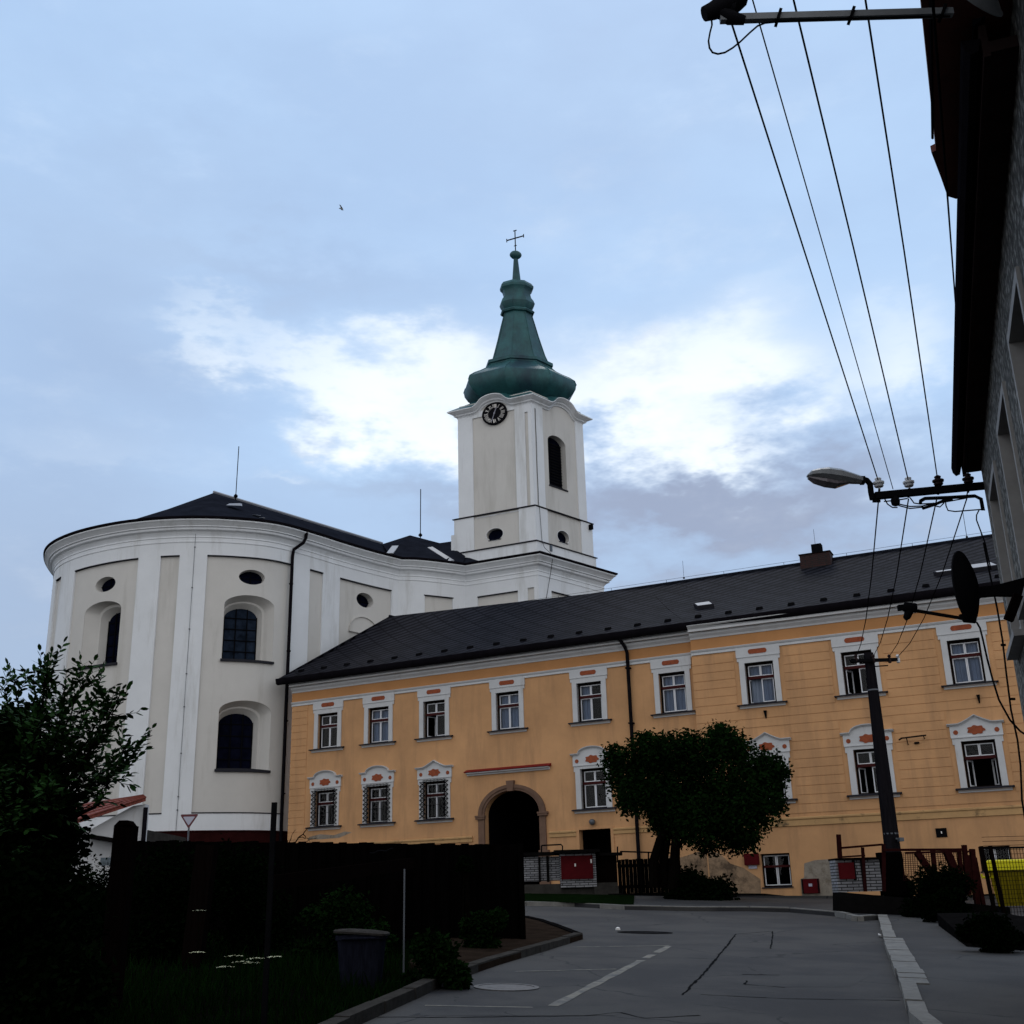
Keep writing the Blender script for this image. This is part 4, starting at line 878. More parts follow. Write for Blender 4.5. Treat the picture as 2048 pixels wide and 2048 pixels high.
# main cornice all round
cpath = list(A.p)+list(B.p)[1:-4]
bx, by = TBL.w(-3.95, 0)[:2]
# stop the bulging bay where it meets the tower block
cpath = [p for p in cpath if not (p[0] > -7 and (p[0]-1.35)*TBL.nrm[0]+(p[1]-62.9)*TBL.nrm[1] < .05)]
q = cpath[-1]; d_ = (q[0]-cpath[-2][0], q[1]-cpath[-2][1])
t_ = (.0-((q[0]-1.35)*TBL.nrm[0]+(q[1]-62.9)*TBL.nrm[1]))/(d_[0]*TBL.nrm[0]+d_[1]*TBL.nrm[1]); cpath.append((q[0]+d_[0]*t_, q[1]+d_[1]*t_))
cpath += [(1.35, 62.9), TBR.w(HBR, 0)[:2], TBR.w(HBR, 0, -5)[:2]]
CP = [(-.02, 19.26), (.12, 19.27), (.12, 19.33), (.10, 19.34), (.10, 19.50), (.13, 19.52), (.13, 19.56), (.10, 19.58), (.12, 19.66), (.22, 19.80), (.34, 19.86), (.36, 19.90), (.36, 19.98), (.44, 20.0), (.44, 20.05), (.47, 20.08), (.56, 20.20), (.66, 20.27), (.66, 20.33), (-.02, 20.34)]
mb = MB(); mb.sweep(cpath, CP); mb.build('cornice', 'white', ch_, smooth=25)
mb = MB(); mb.sweep(cpath, [(-.02, 20.345), (.64, 20.345), (.72, 20.36), (.74, 20.46), (.60, 20.48), (-.02, 20.48)]); mb.build('gutter', 'gutter', ch_, smooth=25)
# roofs
def off(poly, o):
    out = []
    for i, b in enumerate(poly):
        a = poly[max(0, i-1)]; c = poly[min(len(poly)-1, i+1)]
        dx, dy = c[0]-a[0], c[1]-a[1]; l = math.hypot(dx, dy); out.append((b[0]+dy/l*o, b[1]-dx/l*o))
    return out
ap = Vector((-17.11, 62, 24.45)); ridge_e = Vector((-8.65, 72.68, 24.45))
ea = off(A.p, .62); mb = MB(); rows = []
for i, (x, y) in enumerate(ea):
    s = A.l[i]; t = 0 if s < 22.5 else min(1, (s-22.5)/(A.L-22.5)); top = ap.lerp(ridge_e, t); e = Vector((x, y, 20.47)); m1 = e.lerp(top, .30); m1.z = 20.47+(top.z-20.47)*.235; m2 = e.lerp(top, .65); m2.z = 20.47+(top.z-20.47)*.60
    rows.append((e, m1, m2, top))
V = [tuple(p) for r in rows for p in r]; F = [(i*4+k, (i+1)*4+k, (i+1)*4+k+1, i*4+k+1) for i in range(len(rows)-1) for k in range(3)]
mb.mesh(V, F); mb.face([tuple(rows[0][0]), tuple(ap), tuple(ridge_e), (-6, 78, 20.4), (-24, 78, 20.4)])
crf = mb.build('roof', 'tile', ch_, smooth=20)
mb = MB(); mb.tube([tuple(ap+Vector((0, 0, .05))), tuple(ridge_e+Vector((0, 0, .05)))], .09, 6); mb.build('ridge_cap', 'flash', crf)
eb = [p for p in off(cpath, .62) if p[0] > -6.9 and p[0] < 0][:]; pk2 = Vector((-6.37, 68, 23.51)); p3 = Vector((-4.53, 68, 22.95)); p4 = Vector((-2.6, 68.2, 23.25))
mb = MB(); ebl = [(p[0], p[1], 20.47) for p in off(cpath, .60) if -7.2 < p[0] < -2.0]; n = len(ebl)
mb.face([ebl[0], tuple(ridge_e), tuple(pk2)])
for i in range(n-1):
    t = i/(n-1); top = pk2 if t < .55 else (p3 if t < .8 else p4); t2_ = (i+1)/(n-1); top2 = pk2 if t2_ < .55 else (p3 if t2_ < .8 else p4)
    mb.face([ebl[i], ebl[i+1], tuple(top2)] + ([tuple(top)] if top is not top2 else []))
mb.face([ebl[-1], (-1.0, 64.6, 20.47), (-1, 68, 23.2), tuple(p4)]); mb.face([tuple(pk2), tuple(p3), tuple(p4), (-3, 76, 23.2), tuple(ridge_e)])
r2f = mb.build('bay_roof', 'tile', ch_)
k_ = Vector(ebl[0]); mb = MB()
def strip(a, b, w, h=.05):
    a, b = Vector(a), Vector(b); d = (b-a).normalized(); x = d.cross(Vector((0, -.5, 1))).normalized()*w/2; mb.prism([tuple(a-x), tuple(a+x), tuple(b+x), tuple(b-x)], (0, -.03, h))
strip(k_+(pk2-k_)*.02, k_+(ridge_e-k_)*.30+Vector((.55, -.5, .1)), .38)
i_ = int(n*.80); strip(Vector(ebl[i_]), Vector(ebl[i_]).lerp(pk2, .5), .34)
mb.build('roof_flashing', 'flash', r2f)
# snow lights and little lead patches on the apse roof
def lead(px, py, w, h):
    p = Vector(aty(px, py, 58.6)); return p
for px, py, Y, w, h in ((466, 1010, 59.8, .75, .20), (510, 1029, 59.2, .35, .06), (519, 1034, 59.0, .35, .06)):
    p = Vector(aty(px, py, Y-.6)); mb = MB(); mb.prism([tuple(p+Vector((-w/2, 0, 0))), tuple(p+Vector((w/2, .05, -.03))), tuple(p+Vector((w/2.6, .3, h))), tuple(p+Vector((-w/2.6, .3, h)))], (0, .5, .15)); mb.build('roof_vent', 'flash', crf)
for base, h, r_ in ((Vector((-16.1, 63.1, 24.45)), 3.3, .025), (Vector((-5.72, 67.9, 23.3)), 3.2, .03)):
    mb = MB(); mb.tube([tuple(base-Vector((0, 0, .1))), tuple(base+Vector((.02, 0, h)))], r_, 6); mb.lathe(tuple(base), [(.03, .05), (.12, .12), (.12, .2), (.03, .3)], 10); mb.build('lightning_rod', 'dark', ch_)
# windows in the rounded wall: splayed reveal ring, leaded glass, sloping metal sill
def archring(S, s0, s1, z0, z1, rise, o): pass
for s0, s1, z0, z1, _, rise in WIN:
    mb = MB(); i0, i1 = s0+.36, s1-.36
    pl = lambda a, b, zt, rr, o_, n=18: [S_.w((a+b)/2-(b-a)/2*math.cos(math.pi*k/n), zt-rr+rr*math.sin(math.pi*k/n), o_) for k in range(n+1)]
    S_ = A
    # three rings step the opening down from the wall face to the glass
    rings = []; lft = s0 < 17
    INS3 = ((0, 0, 0, -.02), (.50, .0, .10, -.50), (.62, .02, .22, -.52), (.85, .03, .42, -.90)) if lft else ((0, 0, 0, -.02), (.0, .32, .22, -.50), (.03, .44, .30, -.52), (.04, .62, .52, -.85))
    for il, ir, it, o_ in INS3:
        a, b, zt = s0+il, s1-ir, z1-it; rings.append([A.w(a, z0, o_)]+pl(a, b, zt, rise, o_)+[A.w(b, z0, o_)])
    V = [p for r in rings for p in r]; m_ = len(rings[0]); F = [(j*m_+k, j*m_+k+1, (j+1)*m_+k+1, (j+1)*m_+k) for j in range(len(rings)-1) for k in range(m_-1)]
    mb.mesh(V, F); w = mb.build('arched_window', 'beige', ch_, smooth=35)
    a, b, zt = s0+INS3[3][0], s1-INS3[3][1], z1-INS3[3][2]; GO = INS3[3][3]
    mb = MB(); mb.face([A.w(a, z0, GO+.01)]+pl(a, b, zt, rise, GO+.01)+[A.w(b, z0, GO+.01)]); mb.build('leaded_glass', 'paneblue' if (s0 > 17 and z0 > 10) else 'darkglass', w)
    mb = MB(); nx_ = 4; zz_ = 5
    for k in range(nx_):
        x = a+(b-a)*k/(nx_-1); x = min(max(x, a+.02), b-.02); zz1 = zt-rise+rise*math.sqrt(max(0, 1-((x-(a+b)/2)/((b-a)/2))**2)); mb.bar(A.w(x, z0, GO+.04), A.w(x, zz1, GO+.04), .045)
    for k in range(1, zz_):
        z = z0+(zt-z0)*k/zz_*1.02
        if z < zt-rise*.5: mb.bar(A.w(a, z, GO+.04), A.w(b, z, GO+.04), .04)
    mb.build('glazing_bars', 'dark', w)
    mb = MB()
    for k in range(8):
        u0, u1 = s0-.05+(s1-s0+.1)*k/8, s0-.05+(s1-s0+.1)*(k+1)/8; mb.hexa([A.w(u0, z0-.06, -.7), A.w(u1, z0-.06, -.7), A.w(u1, z0+.14, -.7), A.w(u0, z0+.14, -.7)], [A.w(u0, z0-.12, .11), A.w(u1, z0-.12, .11), A.w(u1, z0+.0, .11), A.w(u0, z0+.0, .11)])
    mb.build('sill', 'sill', w)
for i, (s0, s1, z0, z1, _) in enumerate(OV):
    c, h, zc, v = (s0+s1)/2, (s1-s0)/2, (z0+z1)/2, (z1-z0)/2; n = 24
    mb = MB(); mb.face([A.w(c+h*math.cos(2*math.pi*k/n), zc+v*math.sin(2*math.pi*k/n), -.42) for k in range(n)]); w = mb.build('oval_window', 'darkglass', ch_)
    mb = MB(); mb.bar(A.w(c, z0, -.40), A.w(c, z1, -.40), .04); mb.bar(A.w(s0, zc, -.40), A.w(s1, zc, -.40), .04); mb.build('glazing_bars', 'dark', w)
# rain pipe and lightning conductor
mb = MB(); mb.tube([A.w(26.45, 20.30, .60), A.w(26.40, 20.0, .62), A.w(26.35, 19.75, .50), A.w(25.95, 19.35, .24), A.w(25.9, 19.0, .22), A.w(25.86, 12, .22), A.w(25.84, 5.6, .22), A.w(25.84, 2.4, .28)], .085, 10)
for z in (17.5, 14, 10.5, 7): mb.lathe(A.w(25.88, z, .22), [(.10, -.03), (.11, -.03), (.11, .03), (.10, .03)], 10)
mb.build('downpipe', 'gutter', ch_, smooth=40)
mb = MB(); mb.tube([A.w(20.96, z, .12+.02*math.sin(z*1.7)) for z in [20-.5*k for k in range(32)]], .012, 4)
for z in (19.0, 16.9, 14.8, 12.6, 11.0, 8.8, 6.8, 6.2): mb.box(A.w(20.96, z, .12), (.06, .06, .05))
mb.build('lightning_cable', 'galv', ch_)
mb = MB(); mb.sbox(A, 26.6, 26.9, 2.5, 3, .2, .4); 

# ------------------------------------------------ tower
C0 = Vector((1.38, 63.3, 0)); uA = Vector((math.cos(R_(-25.2)), math.sin(R_(-25.2)), 0)); uB = Vector((math.cos(R_(47)), math.sin(R_(47)), 0))
LA, LB = 5.50, 5.30
TO = C0 - uA*(LA/2) + uB*(LB/2)
def TP(p, q, z): v = TO+uA*p+uB*q; return (v.x, v.y, z)
def twall(ha, hb):  # the two seen faces at half widths ha, hb (p to the right, q to the back)
    c = TP(ha, -hb, 0); return Wall(c, R_(-25.2)), Wall(c, R_(47)), 2*ha, 2*hb
def ring(ha, hb): return [TP(-ha, hb, 0)[:2], TP(-ha, -hb, 0)[:2], TP(ha, -hb, 0)[:2], TP(ha, hb, 0)[:2]]
hA, hB = LA/2, LB/2
# slab tier
mb = MB(); mb.sweep(ring(hA+.02, hB+.02), [(0, 19.8), (.0, 21.44), (-1, 21.44)], closed=True); mb.build('tower_plinth', 'white', ch_)
def ledge(ha, hb, z, o=.07, name='tower_ledge'):
    mb = MB(); mb.sweep(ring(ha, hb), [(-.3, z+.09), (-.05, z+.085), (o, z+.03), (o, z-.02), (-.02, z-.03)], closed=True); mb.build(name, 'sill', ch_)
ledge(hA+.02, hB+.02, 21.46)
# middle tier
mA, mB = hA-.13, hB-.13
SL, SR, la, lb = twall(mA, mB)
c1_, c2_ = SL.uv(989.5, 1069), SR.uv(1126.5, 1074.5); ovL = (c1_[0]-.55, c1_[0]+.55, c1_[1]-.38, c1_[1]+.38, 'o'); ovR = (c2_[0]-.54, c2_[0]+.54, c2_[1]-.39, c2_[1]+.39, 'o')
mb = MB(); mb.sheet(SL, -la, 0, 21.4, 23.62, [ovL], 0, -.28); mb.sheet(SR, 0, lb, 21.4, 23.62, [ovR], 0, -.28)
for S, l0, l1 in ((SL, -la, 0),):
    a, b = TP(-mA, -mB, 0), TP(-mA, mB, 0); c = TP(mA, mB, 0)
    for p, q in ((a, b), (b, c)): mb.face([(p[0], p[1], 21.4), (q[0], q[1], 21.4), (q[0], q[1], 23.62), (p[0], p[1], 23.62)])
mb.build('tower_wall', 'beige', ch_)
for S_2, u0, u1 in ((SL, -la-.08, -4.0), (SL, -1.02, .08), (SR, -.08, 1.0), (SR, 4.06, lb+.08)): MB().sheet(S_2, u0, u1, 21.45, 23.60, [], .08, -.01).build('tower_pilaster', 'white', ch_)
mb = MB(); MB().sbox(SL, -la-.34, -la-.06, 21.45, 22.72, -.6, .0).build('tower_buttress', 'white', ch_)
for S, o5 in ((SL, ovL), (SR, ovR)):
    c, h, zc, v = (o5[0]+o5[1])/2, (o5[1]-o5[0])/2, (o5[2]+o5[3])/2, (o5[3]-o5[2])/2
    w = MB().face([S.w(c+h*1.1*math.cos(k*.2618), zc+v*1.1*math.sin(k*.2618), -.27) for k in range(24)]).build('oval_window', 'darkglass', ch_)
    n = 28; mb = MB(); V = []
    for rr, o_ in ((1.0, .004), (1.0, .02), (1.05, .02), (1.05, .004)): V += [S.w(c+h*rr*math.cos(2*math.pi*k/n), zc+v*rr*math.sin(2*math.pi*k/n), o_) for k in range(n)]
    mb.mesh(V, [(j*n+k, j*n+(k+1) % n, (j+1)*n+(k+1) % n, (j+1)*n+k) for j in range(3) for k in range(n)]); mb.build('oval_rim', 'white', w, smooth=40)
    MB().sbox(S, c-h*.75, c+h*.75, o5[2]+.02, o5[2]+.07, -.26, .03).build('sill', 'sill', w)
ledge(mA+.08, mB+.08, 23.64, .06)
mb = MB(); mb.sweep([SL.w(-la*.73, 0)[:2], SL.w(-1.02, 0)[:2]], [(0, 23.5), (.02, 23.5), (.02, 23.56), (0, 23.56)]); mb.build('tower_fillet', 'white', ch_)
# belfry tier
sA, sB = hA-.30, hB-.30
SL2, SR2, la2, lb2 = twall(sA, sB)
dx = SL2.uv(*[1024, 900])[0]
bell = (1.42, 3.06, 25.40, 28.76, 'a', .48)
mb = MB(); mb.sheet(SL2, -la2, 0, 23.7, 31.1, [], 0, -.5, edges=''); mb.sheet(SR2, 0, lb2, 23.7, 31.1, [bell], 0, -.42, edges='')
a, b, c = TP(-sA, -sB, 0), TP(-sA, sB, 0), TP(sA, sB, 0)
for p, q in ((a, b), (b, c)): mb.face([(p[0], p[1], 23.7), (q[0], q[1], 23.7), (q[0], q[1], 31.1), (p[0], p[1], 31.1)])
mb.build('tower_wall', 'beige', ch_)
mb = MB(); mb.sheet(SL2, -la2-.07, .07, 23.7, 30.45, [(-3.95, -1.08, 23.6, 30.08), (-.42, -.2, 23.71, 29.75)], .07, -.01)
mb.build('tower_pilasters', 'white', ch_); mb = MB(); mb.sheet(SR2, -.07, lb2+.07, 23.7, 30.45, [(.95, 4.02, 23.6, 30.6), (.22, .34, 23.6, 30.0)], .07, -.01); mb.build('tower_pilasters', 'white', ch_)
w = MB(); n = 18; c, h = (bell[0]+bell[1])/2, (bell[1]-bell[0])/2
w.face([SR2.w(bell[0], bell[2], -.41)]+[SR2.w(c-h*math.cos(math.pi*k/n), bell[3]-.48+.48*math.sin(math.pi*k/n), -.41) for k in range(n+1)]+[SR2.w(bell[1], bell[2], -.41)])
w = w.build('belfry_window', 'darkglass', ch_)
mb = MB()
for k in range(17): z = bell[2]+.12+.19*k; mb.hexa([SR2.w(bell[0]+.02, z, -.40), SR2.w(bell[1]-.02, z, -.40), SR2.w(bell[1]-.02, z+.04, -.40), SR2.w(bell[0]+.02, z+.04, -.40)], [SR2.w(bell[0]+.02, z-.1, -.34), SR2.w(bell[1]-.02, z-.1, -.34), SR2.w(bell[1]-.02, z-.06, -.34), SR2.w(bell[0]+.02, z-.06, -.34)]) if z < bell[3]-.3 else None
mb.build('louvres', 'dark', w); MB().sbox(SR2, bell[0]-.03, bell[1]+.03, bell[2]-.08, bell[2], -.5, .06).build('sill', 'sill', w)
# belfry cornice with a round hump over the middle of each face
def hump(x, l, c, w_=1.02, h_=.60):
    d = abs(x-c)
    if d < w_*.80: return h_*math.sqrt(max(0, 1-(d/(w_*1.0))**2))
    if d < w_*1.35: t = (d-w_*.80)/(w_*.55); return h_*.6*(1-t)**2
    return 0
HP = [(.0, 30.22), (.07, 30.24), (.10, 30.31), (.20, 30.38), (.22, 30.43), (.18, 30.44), (.24, 30.48), (.40, 30.59), (.46, 30.64), (.46, 30.69), (.0, 30.71)]
HC = (SL2.uv(987.5, 822)[0]+.13, SR2.uv(1120, 812)[0]+.1)
def samples(l0, l1, c):
    out = sorted({l0, l1, *[c+d for d in [k*.13 for k in range(-15, 16)] if l0 < c+d < l1]}); return out
mb = MB(); V = []; cols = []
pts = []
for x in samples(-la2, 0, HC[0]-.13+.0): pts.append((0, x))
for x in samples(0, lb2, HC[1]-.1)[1:]: pts.append((1, x))
m_ = len(HP); sL_, sR_ = SL2, SR2; back_l, back_r = Wall(TP(-sA, -sB, 0), R_(47)), None
nl, nr = Vector((SL2.nrm[0], SL2.nrm[1], 0)), Vector((SR2.nrm[0], SR2.nrm[1], 0)); kk = 1+nl.dot(nr); mit = (nl+nr)/kk
nw = Vector((-SR2.nrm[0], -SR2.nrm[1], 0)); kl = 1+nl.dot(nw); mitl = (nl+nw)/kl; kr = 1+nr.dot(-nl); mitr = (nr-nl)/kr
for f_, x in pts:
    S = SL2 if f_ == 0 else SR2; c_ = HC[0]-.13 if f_ == 0 else HC[1]-.1; hh = hump(x, 0, c_)
    nv = nl if f_ == 0 else nr
    if f_ == 0 and abs(x) < 1e-6: nv = mit
    if f_ == 0 and abs(x+la2) < 1e-6: nv = mitl
    if f_ == 1 and abs(x-lb2) < 1e-6: nv = mitr
    p = Vector(S.w(x, 0, 0))
    V += [tuple(p+nv*o_+Vector((0, 0, z+hh*(1 if k > 0 else 1)))) for k, (o_, z) in enumerate(HP)]
N_ = len(pts)
for q in (TP(sA, sB, 0), TP(-sA, sB, 0)):
    pass
mb.mesh(V, [(i*m_+k, (i+1)*m_+k, (i+1)*m_+k+1, i*m_+k+1) for i in range(N_-1) for k in range(m_-1)])
# the two hidden faces
bp = [TP(sA, sB, 0), TP(-sA, sB, 0), TP(-sA, -sB, 0)]; mb.sweep([p[:2] for p in bp], HP)
mb.build('tower_cornice', 'white', ch_, smooth=28)
# fill between cornice humps and wall
mb = MB()
for f_, (S, l0, l1) in enumerate(((SL2, -la2, 0), (SR2, 0, lb2))):
    c_ = HC[0]-.13 if f_ == 0 else HC[1]-.1; xs = samples(l0, l1, c_)
    for a, b in zip(xs, xs[1:]): mb.face([S.w(a, 30.0, -.01), S.w(b, 30.0, -.01), S.w(b, 30.7+hump(b, 0, c_), -.01), S.w(a, 30.7+hump(a, 0, c_), -.01)])
mb.build('gable_wall', 'beige', ch_)
# copper skirt roof from the cornice edge to the foot of the spire
oct_ = lambda r, z: [TP(r*math.cos(R_(22.5+45*k)), r*math.sin(R_(22.5+45*k)), z) for k in range(8)]
mb = MB(); sk = []; top = []
nn = 0; prm = []
for f_, x in pts:
    S = SL2 if f_ == 0 else SR2; c_ = HC[0]-.13 if f_ == 0 else HC[1]-.1; hh = hump(x, 0, c_); nv = nl if f_ == 0 else nr
    if f_ == 0 and abs(x) < 1e-6: nv = mit
    if f_ == 0 and abs(x+la2) < 1e-6: nv = mitl
    if f_ == 1 and abs(x-lb2) < 1e-6: nv = mitr
    p = Vector(S.w(x, 0, 0))+nv*.46; p.z = 30.69+hh; sk.append(tuple(p)); c = TO+(p-TO)*.50; top.append((c.x, c.y, 31.75))
for i in range(len(sk)-1): mb.face([sk[i], sk[i+1], top[i+1], top[i]])
for p, q in ((sk[-1], TP(-sA-.45, sB+.45, 30.69)), (TP(-sA-.45, sB+.45, 30.69), sk[0])):
    c = TO+(Vector(p)-TO)*.5; d = TO+(Vector(q)-TO)*.5; mb.face([p, q, (d.x, d.y, 31.75), (c.x, c.y, 31.75)])
mb.build('skirt_roof', 'cop', ch_, smooth=30)
SPR = [(2.0, 31.2), (2.6, 31.5), (3.0, 31.86), (3.2, 32.2), (3.25, 32.5), (3.16, 32.8), (2.85, 33.06), (2.45, 33.30), (2.1, 33.55), (1.86, 33.82), (1.86, 33.90), (1.97, 33.94), (1.97, 34.14), (1.84, 34.20), (1.68, 34.24), (1.52, 34.7), (1.36, 35.35), (1.18, 36.1), (1.0, 36.95), (.82, 37.75), (.97, 37.8), (1.02, 37.9), (.95, 38.0), (.82, 38.05), (.98, 38.28), (1.05, 38.5), (.97, 38.74), (.84, 38.95), (.80, 39.2), (.86, 39.45), (.99, 39.62), (1.01, 39.78), (.88, 40.0), (.6, 40.12), (.30, 40.17), (.26, 40.22), (.20, 41.0), (.13, 41.95)]
mb = MB(); V = []; F = []
for r, z in SPR: V += oct_(r, z)
for i in range(len(SPR)-1):
    for k in range(8): F.append((i*8+k, i*8+(k+1) % 8, (i+1)*8+(k+1) % 8, (i+1)*8+k))
F.append(tuple(range(8))); mb.mesh(V, F); spire = mb.build('spire', 'cop', ch_, smooth=24)
mb = MB()
for r0_, r1_, k in [(i, i+1, k) for i in range(14, 19) for k in range(8)]+[(i, i+1, k) for i in range(4, 10) for k in range(8)]:
    mb.tube([oct_(SPR[r0_][0]+.01, SPR[r0_][1])[k], oct_(SPR[r1_][0]+.01, SPR[r1_][1])[k]], .028, 5, cap=False)
mb.build('copper_seams', 'cop', spire)
def TPr(r, t, z): return TP(r*math.cos(t), r*math.sin(t), z)
mb = MB(); mb.lathe((0, 0, 0), [(.10, 41.9), (.14, 41.95), (.24, 42.02), (.33, 42.14), (.355, 42.24), (.33, 42.34), (.24, 42.46), (.12, 42.53), (.05, 42.56)], 20, fn=TPr); mb.build('ball', 'cop', spire, smooth=50)
mb = MB(); mb.bar(TP(0, 0, 42.5), TP(0, 0, 44.1), .07); mb.bar(TP(-.62, 0, 43.52), TP(.62, 0, 43.52), .06)
for e in (-.62, .62): mb.bar(TP(e, 0, 43.40), TP(e, 0, 43.64), .06)
mb.bar(TP(-.12, 0, 44.1), TP(.12, 0, 44.1), .05); mb.bar(TP(-.10, 0, 42.95), TP(.10, 0, 42.95), .04); mb.build('cross', 'dark', ch_)
# clock
cc, cz, rx, rz = HC[0]-.03, 30.08, .78, .68
def CK(x, z, o): return SL2.w(cc+x*rx, cz+z*rz, o)
mb = MB(); n = 40; V = []
for rr, o_ in ((1.08, -.02), (1.08, .14), (1.0, .14), (.98, .10), (.02, .10)): V += [CK(rr*math.cos(2*math.pi*k/n), rr*math.sin(2*math.pi*k/n), o_) for k in range(n)]
mb.mesh(V, [(j*n+k, j*n+(k+1) % n, (j+1)*n+(k+1) % n, (j+1)*n+k) for j in range(4) for k in range(n)]+[tuple(range(4*n, 5*n))]); ck = mb.build('clock', 'clockblack', ch_, smooth=30)
ROM = ['XII', 'I', 'II', 'III', 'IIII', 'V', 'VI', 'VII', 'VIII', 'IX', 'X', 'XI']; mb = MB()
for h_, txt in enumerate(ROM):
    th = math.pi/2-h_*math.pi/6; wid = {'I': .10, 'V': .17, 'X': .17}; tot = sum(wid[c] for c in txt); x = -tot/2
    def pt(u, v): return ((.56+v*.34)*math.cos(th)+u*math.sin(th), (.56+v*.34)*math.sin(th)-u*math.cos(th))
    for c in txt:
        w_ = wid[c]
        segs = {'I': [(.5, 0, .5, 1)], 'V': [(.1, 1, .5, 0), (.9, 1, .5, 0)], 'X': [(.1, 0, .9, 1), (.9, 0, .1, 1)]}[c]
        for a, b, d, e in segs:
            p, q = pt(x+a*w_, b), pt(x+d*w_, e); mb.bar(CK(*p, .105), CK(*q, .105), .052, .02)
        x += w_
mb.build('clock_numerals', 'clockwhite', ck)
mb = MB()
for ang, l, w_ in ((R_(-108), .86, .05), (R_(70), .58, .065)):
    mb.bar(CK(-.12*math.cos(ang), -.12*math.sin(ang), .14), CK(l*math.cos(ang), l*math.sin(ang), .14), w_, .02)
mb.lathe(CK(0, 0, .14), [(.05, -.03), (.05, .03)], 10); mb.build('clock_hands', 'signwhite', ck)
# conductors and a small lamp on the tower
mb = MB(); mb.tube([SR2.w(.28, z, .09+.02*math.sin(z*2.1)) for z in [30-.4*k for k in range(16)]]+[SR.w(.25+.03*k, 23.5-.5*k, .13) for k in range(5)]+[TBR.w(.55, 21, .12), TBR.w(.6, 20.4, .7), TBR.w(.9, 19.5, .2), TBR.w(.55, 18, .12)], .014, 4); mb.build('lightning_cable', 'dark', ch_)
mb = MB(); mb.sbox(SR, 1.0, 1.18, 21.05, 21.42, .02, .2); mb.build('tower_floodlight', 'galv', ch_)
mb = MB(); mb.sbox(SR, 4.75, 4.95, 23.2, 23.5, .1, .3); mb.build('tower_loudspeaker', 'dark', ch_)

# ================================================================ GREY HOUSE AT THE RIGHT
hp = aty(1962, 938, 16)
HW = Wall((hp[0], hp[1], 0), math.atan2(-.9453, -.3262))
gh = thing('grey_house', (hp[0]+2, hp[1]-6, 1), 'near grey roughcast house at the right edge with dark overhanging eaves', 'house')
ZS = hp[2]+.02
def hz_(x, y): return HW.uv(x, y)
def spanpx(x0, x1, y): a, b = HW.uv(x0, y)[0], HW.uv(x1, y)[0]; return min(a, b), max(a, b)
# three deep windows seen nearly edge on; their smooth plaster reveals show as pale strips
HWIN = []
for (xa, ya, xb, yb_, yt, ybm) in ((1986, 1060, 2007, 1060, 985, 1240), (2003, 1000, 2040, 1000, 800, 1175), (2028, 700, 2100, 700, 520, 900)):
    a, b = sorted((HW.uv(xa, ya)[0], HW.uv(xb, yb_)[0])); HWIN.append((a, b, HW.uv(xa, ybm)[1], HW.uv(xa, yt)[1]))
HWIN2 = []
zb, zt_ = 4.7, 6.75
for s0 in (.95, 3.5, 6.05, 8.6): HWIN2.append((s0, s0+1.3, zb, zt_))
mb = MB(); mb.sheet(HW, 0, 17, -.8, 8.3, HWIN2, 0, -.42)
a, b = HW.w(0, 0, 0), HW.w(0, 0, -7); c, d = HW.w(17, 0, -7), HW.w(17, 0, 0)
for p, q in ((a, b), (b, c), (c, d)): mb.face([(p[0], p[1], -.8), (q[0], q[1], -.8), (q[0], q[1], 8.3), (p[0], p[1], 8.3)])
mb.build('wall', 'roughcast', gh)
for s0, s1, z0, z1 in HWIN2:
    mb = MB(); mb.sheet(HW, s0-.09, s1+.09, z0-.1, z1+.09, [(s0+.01, s1-.01, z0, z1-.01)], .035, -.40); w = mb.build('window', 'reveal', gh)
    MB().face([HW.w(s0, z0, -.39), HW.w(s1, z0, -.39), HW.w(s1, z1, -.39), HW.w(s0, z1, -.39)]).build('pane', 'darkglass', w)
    mb = MB()
    for x0, x1, u, v in ((s0, s0+.06, z0, z1), (s1-.06, s1, z0, z1), (s0, s1, z1-.06, z1), (s0, s1, z0, z0+.06), ((s0+s1)/2-.04, (s0+s1)/2+.04, z0, z1)): mb.sbox(HW, x0, x1, u, v, -.385, -.33)
    mb.build('sash', 'frame', w)
    MB().sbox(HW, s0-.18, s1+.18, z0-.16, z0-.08, 0, .14).build('sill', 'reveal', w)
# lower far eave: a boarded soffit at the wall head, fascia and gutter
def plan(pts, z): return [atz(x, y, z)[:2] for x, y in pts]
zl = ZS
L0 = plan([(1900, 926), (1912, 640), (1925, 400)], zl)
wv = Vector(L0[0])-Vector(HW.w(0, 0)[:2]); oh = wv.x*HW.nrm[0]+wv.y*HW.nrm[1]; sE = -(wv.x*-HW.u[0]+wv.y*-HW.u[1])
e_ = -.15; oh = .20
mb = MB(); mb.sbox(HW, e_, 9.5, zl, zl+.10, -.2, oh); mb.build('soffit', 'soffit', gh)
mb = MB(); mb.sbox(HW, e_-.08, 9.5, zl-.03, zl+.26, oh, oh+.05); mb.build('fascia', 'soffit', gh)
mb = MB(); mb.sweep([HW.w(9.5, 0)[:2], HW.w(e_-.15, 0)[:2]][::-1], [(oh+.05, zl+.14), (oh+.08, zl+.04), (oh+.14, zl+.02), (oh+.18, zl+.08), (oh+.19, zl+.16), (oh+.17, zl+.16)]); mb.build('gutter', 'gutter', gh)
a, b, c, d = HW.w(e_-.1, zl+.27, oh+.08), HW.w(9.5, zl+.27, oh+.08), HW.w(9.5, zl+3.2, -4), HW.w(e_-.1, zl+3.2, -4)
MB().prism([a, b, c, d], (0, 0, .12)).build('roof', 'tile', gh)
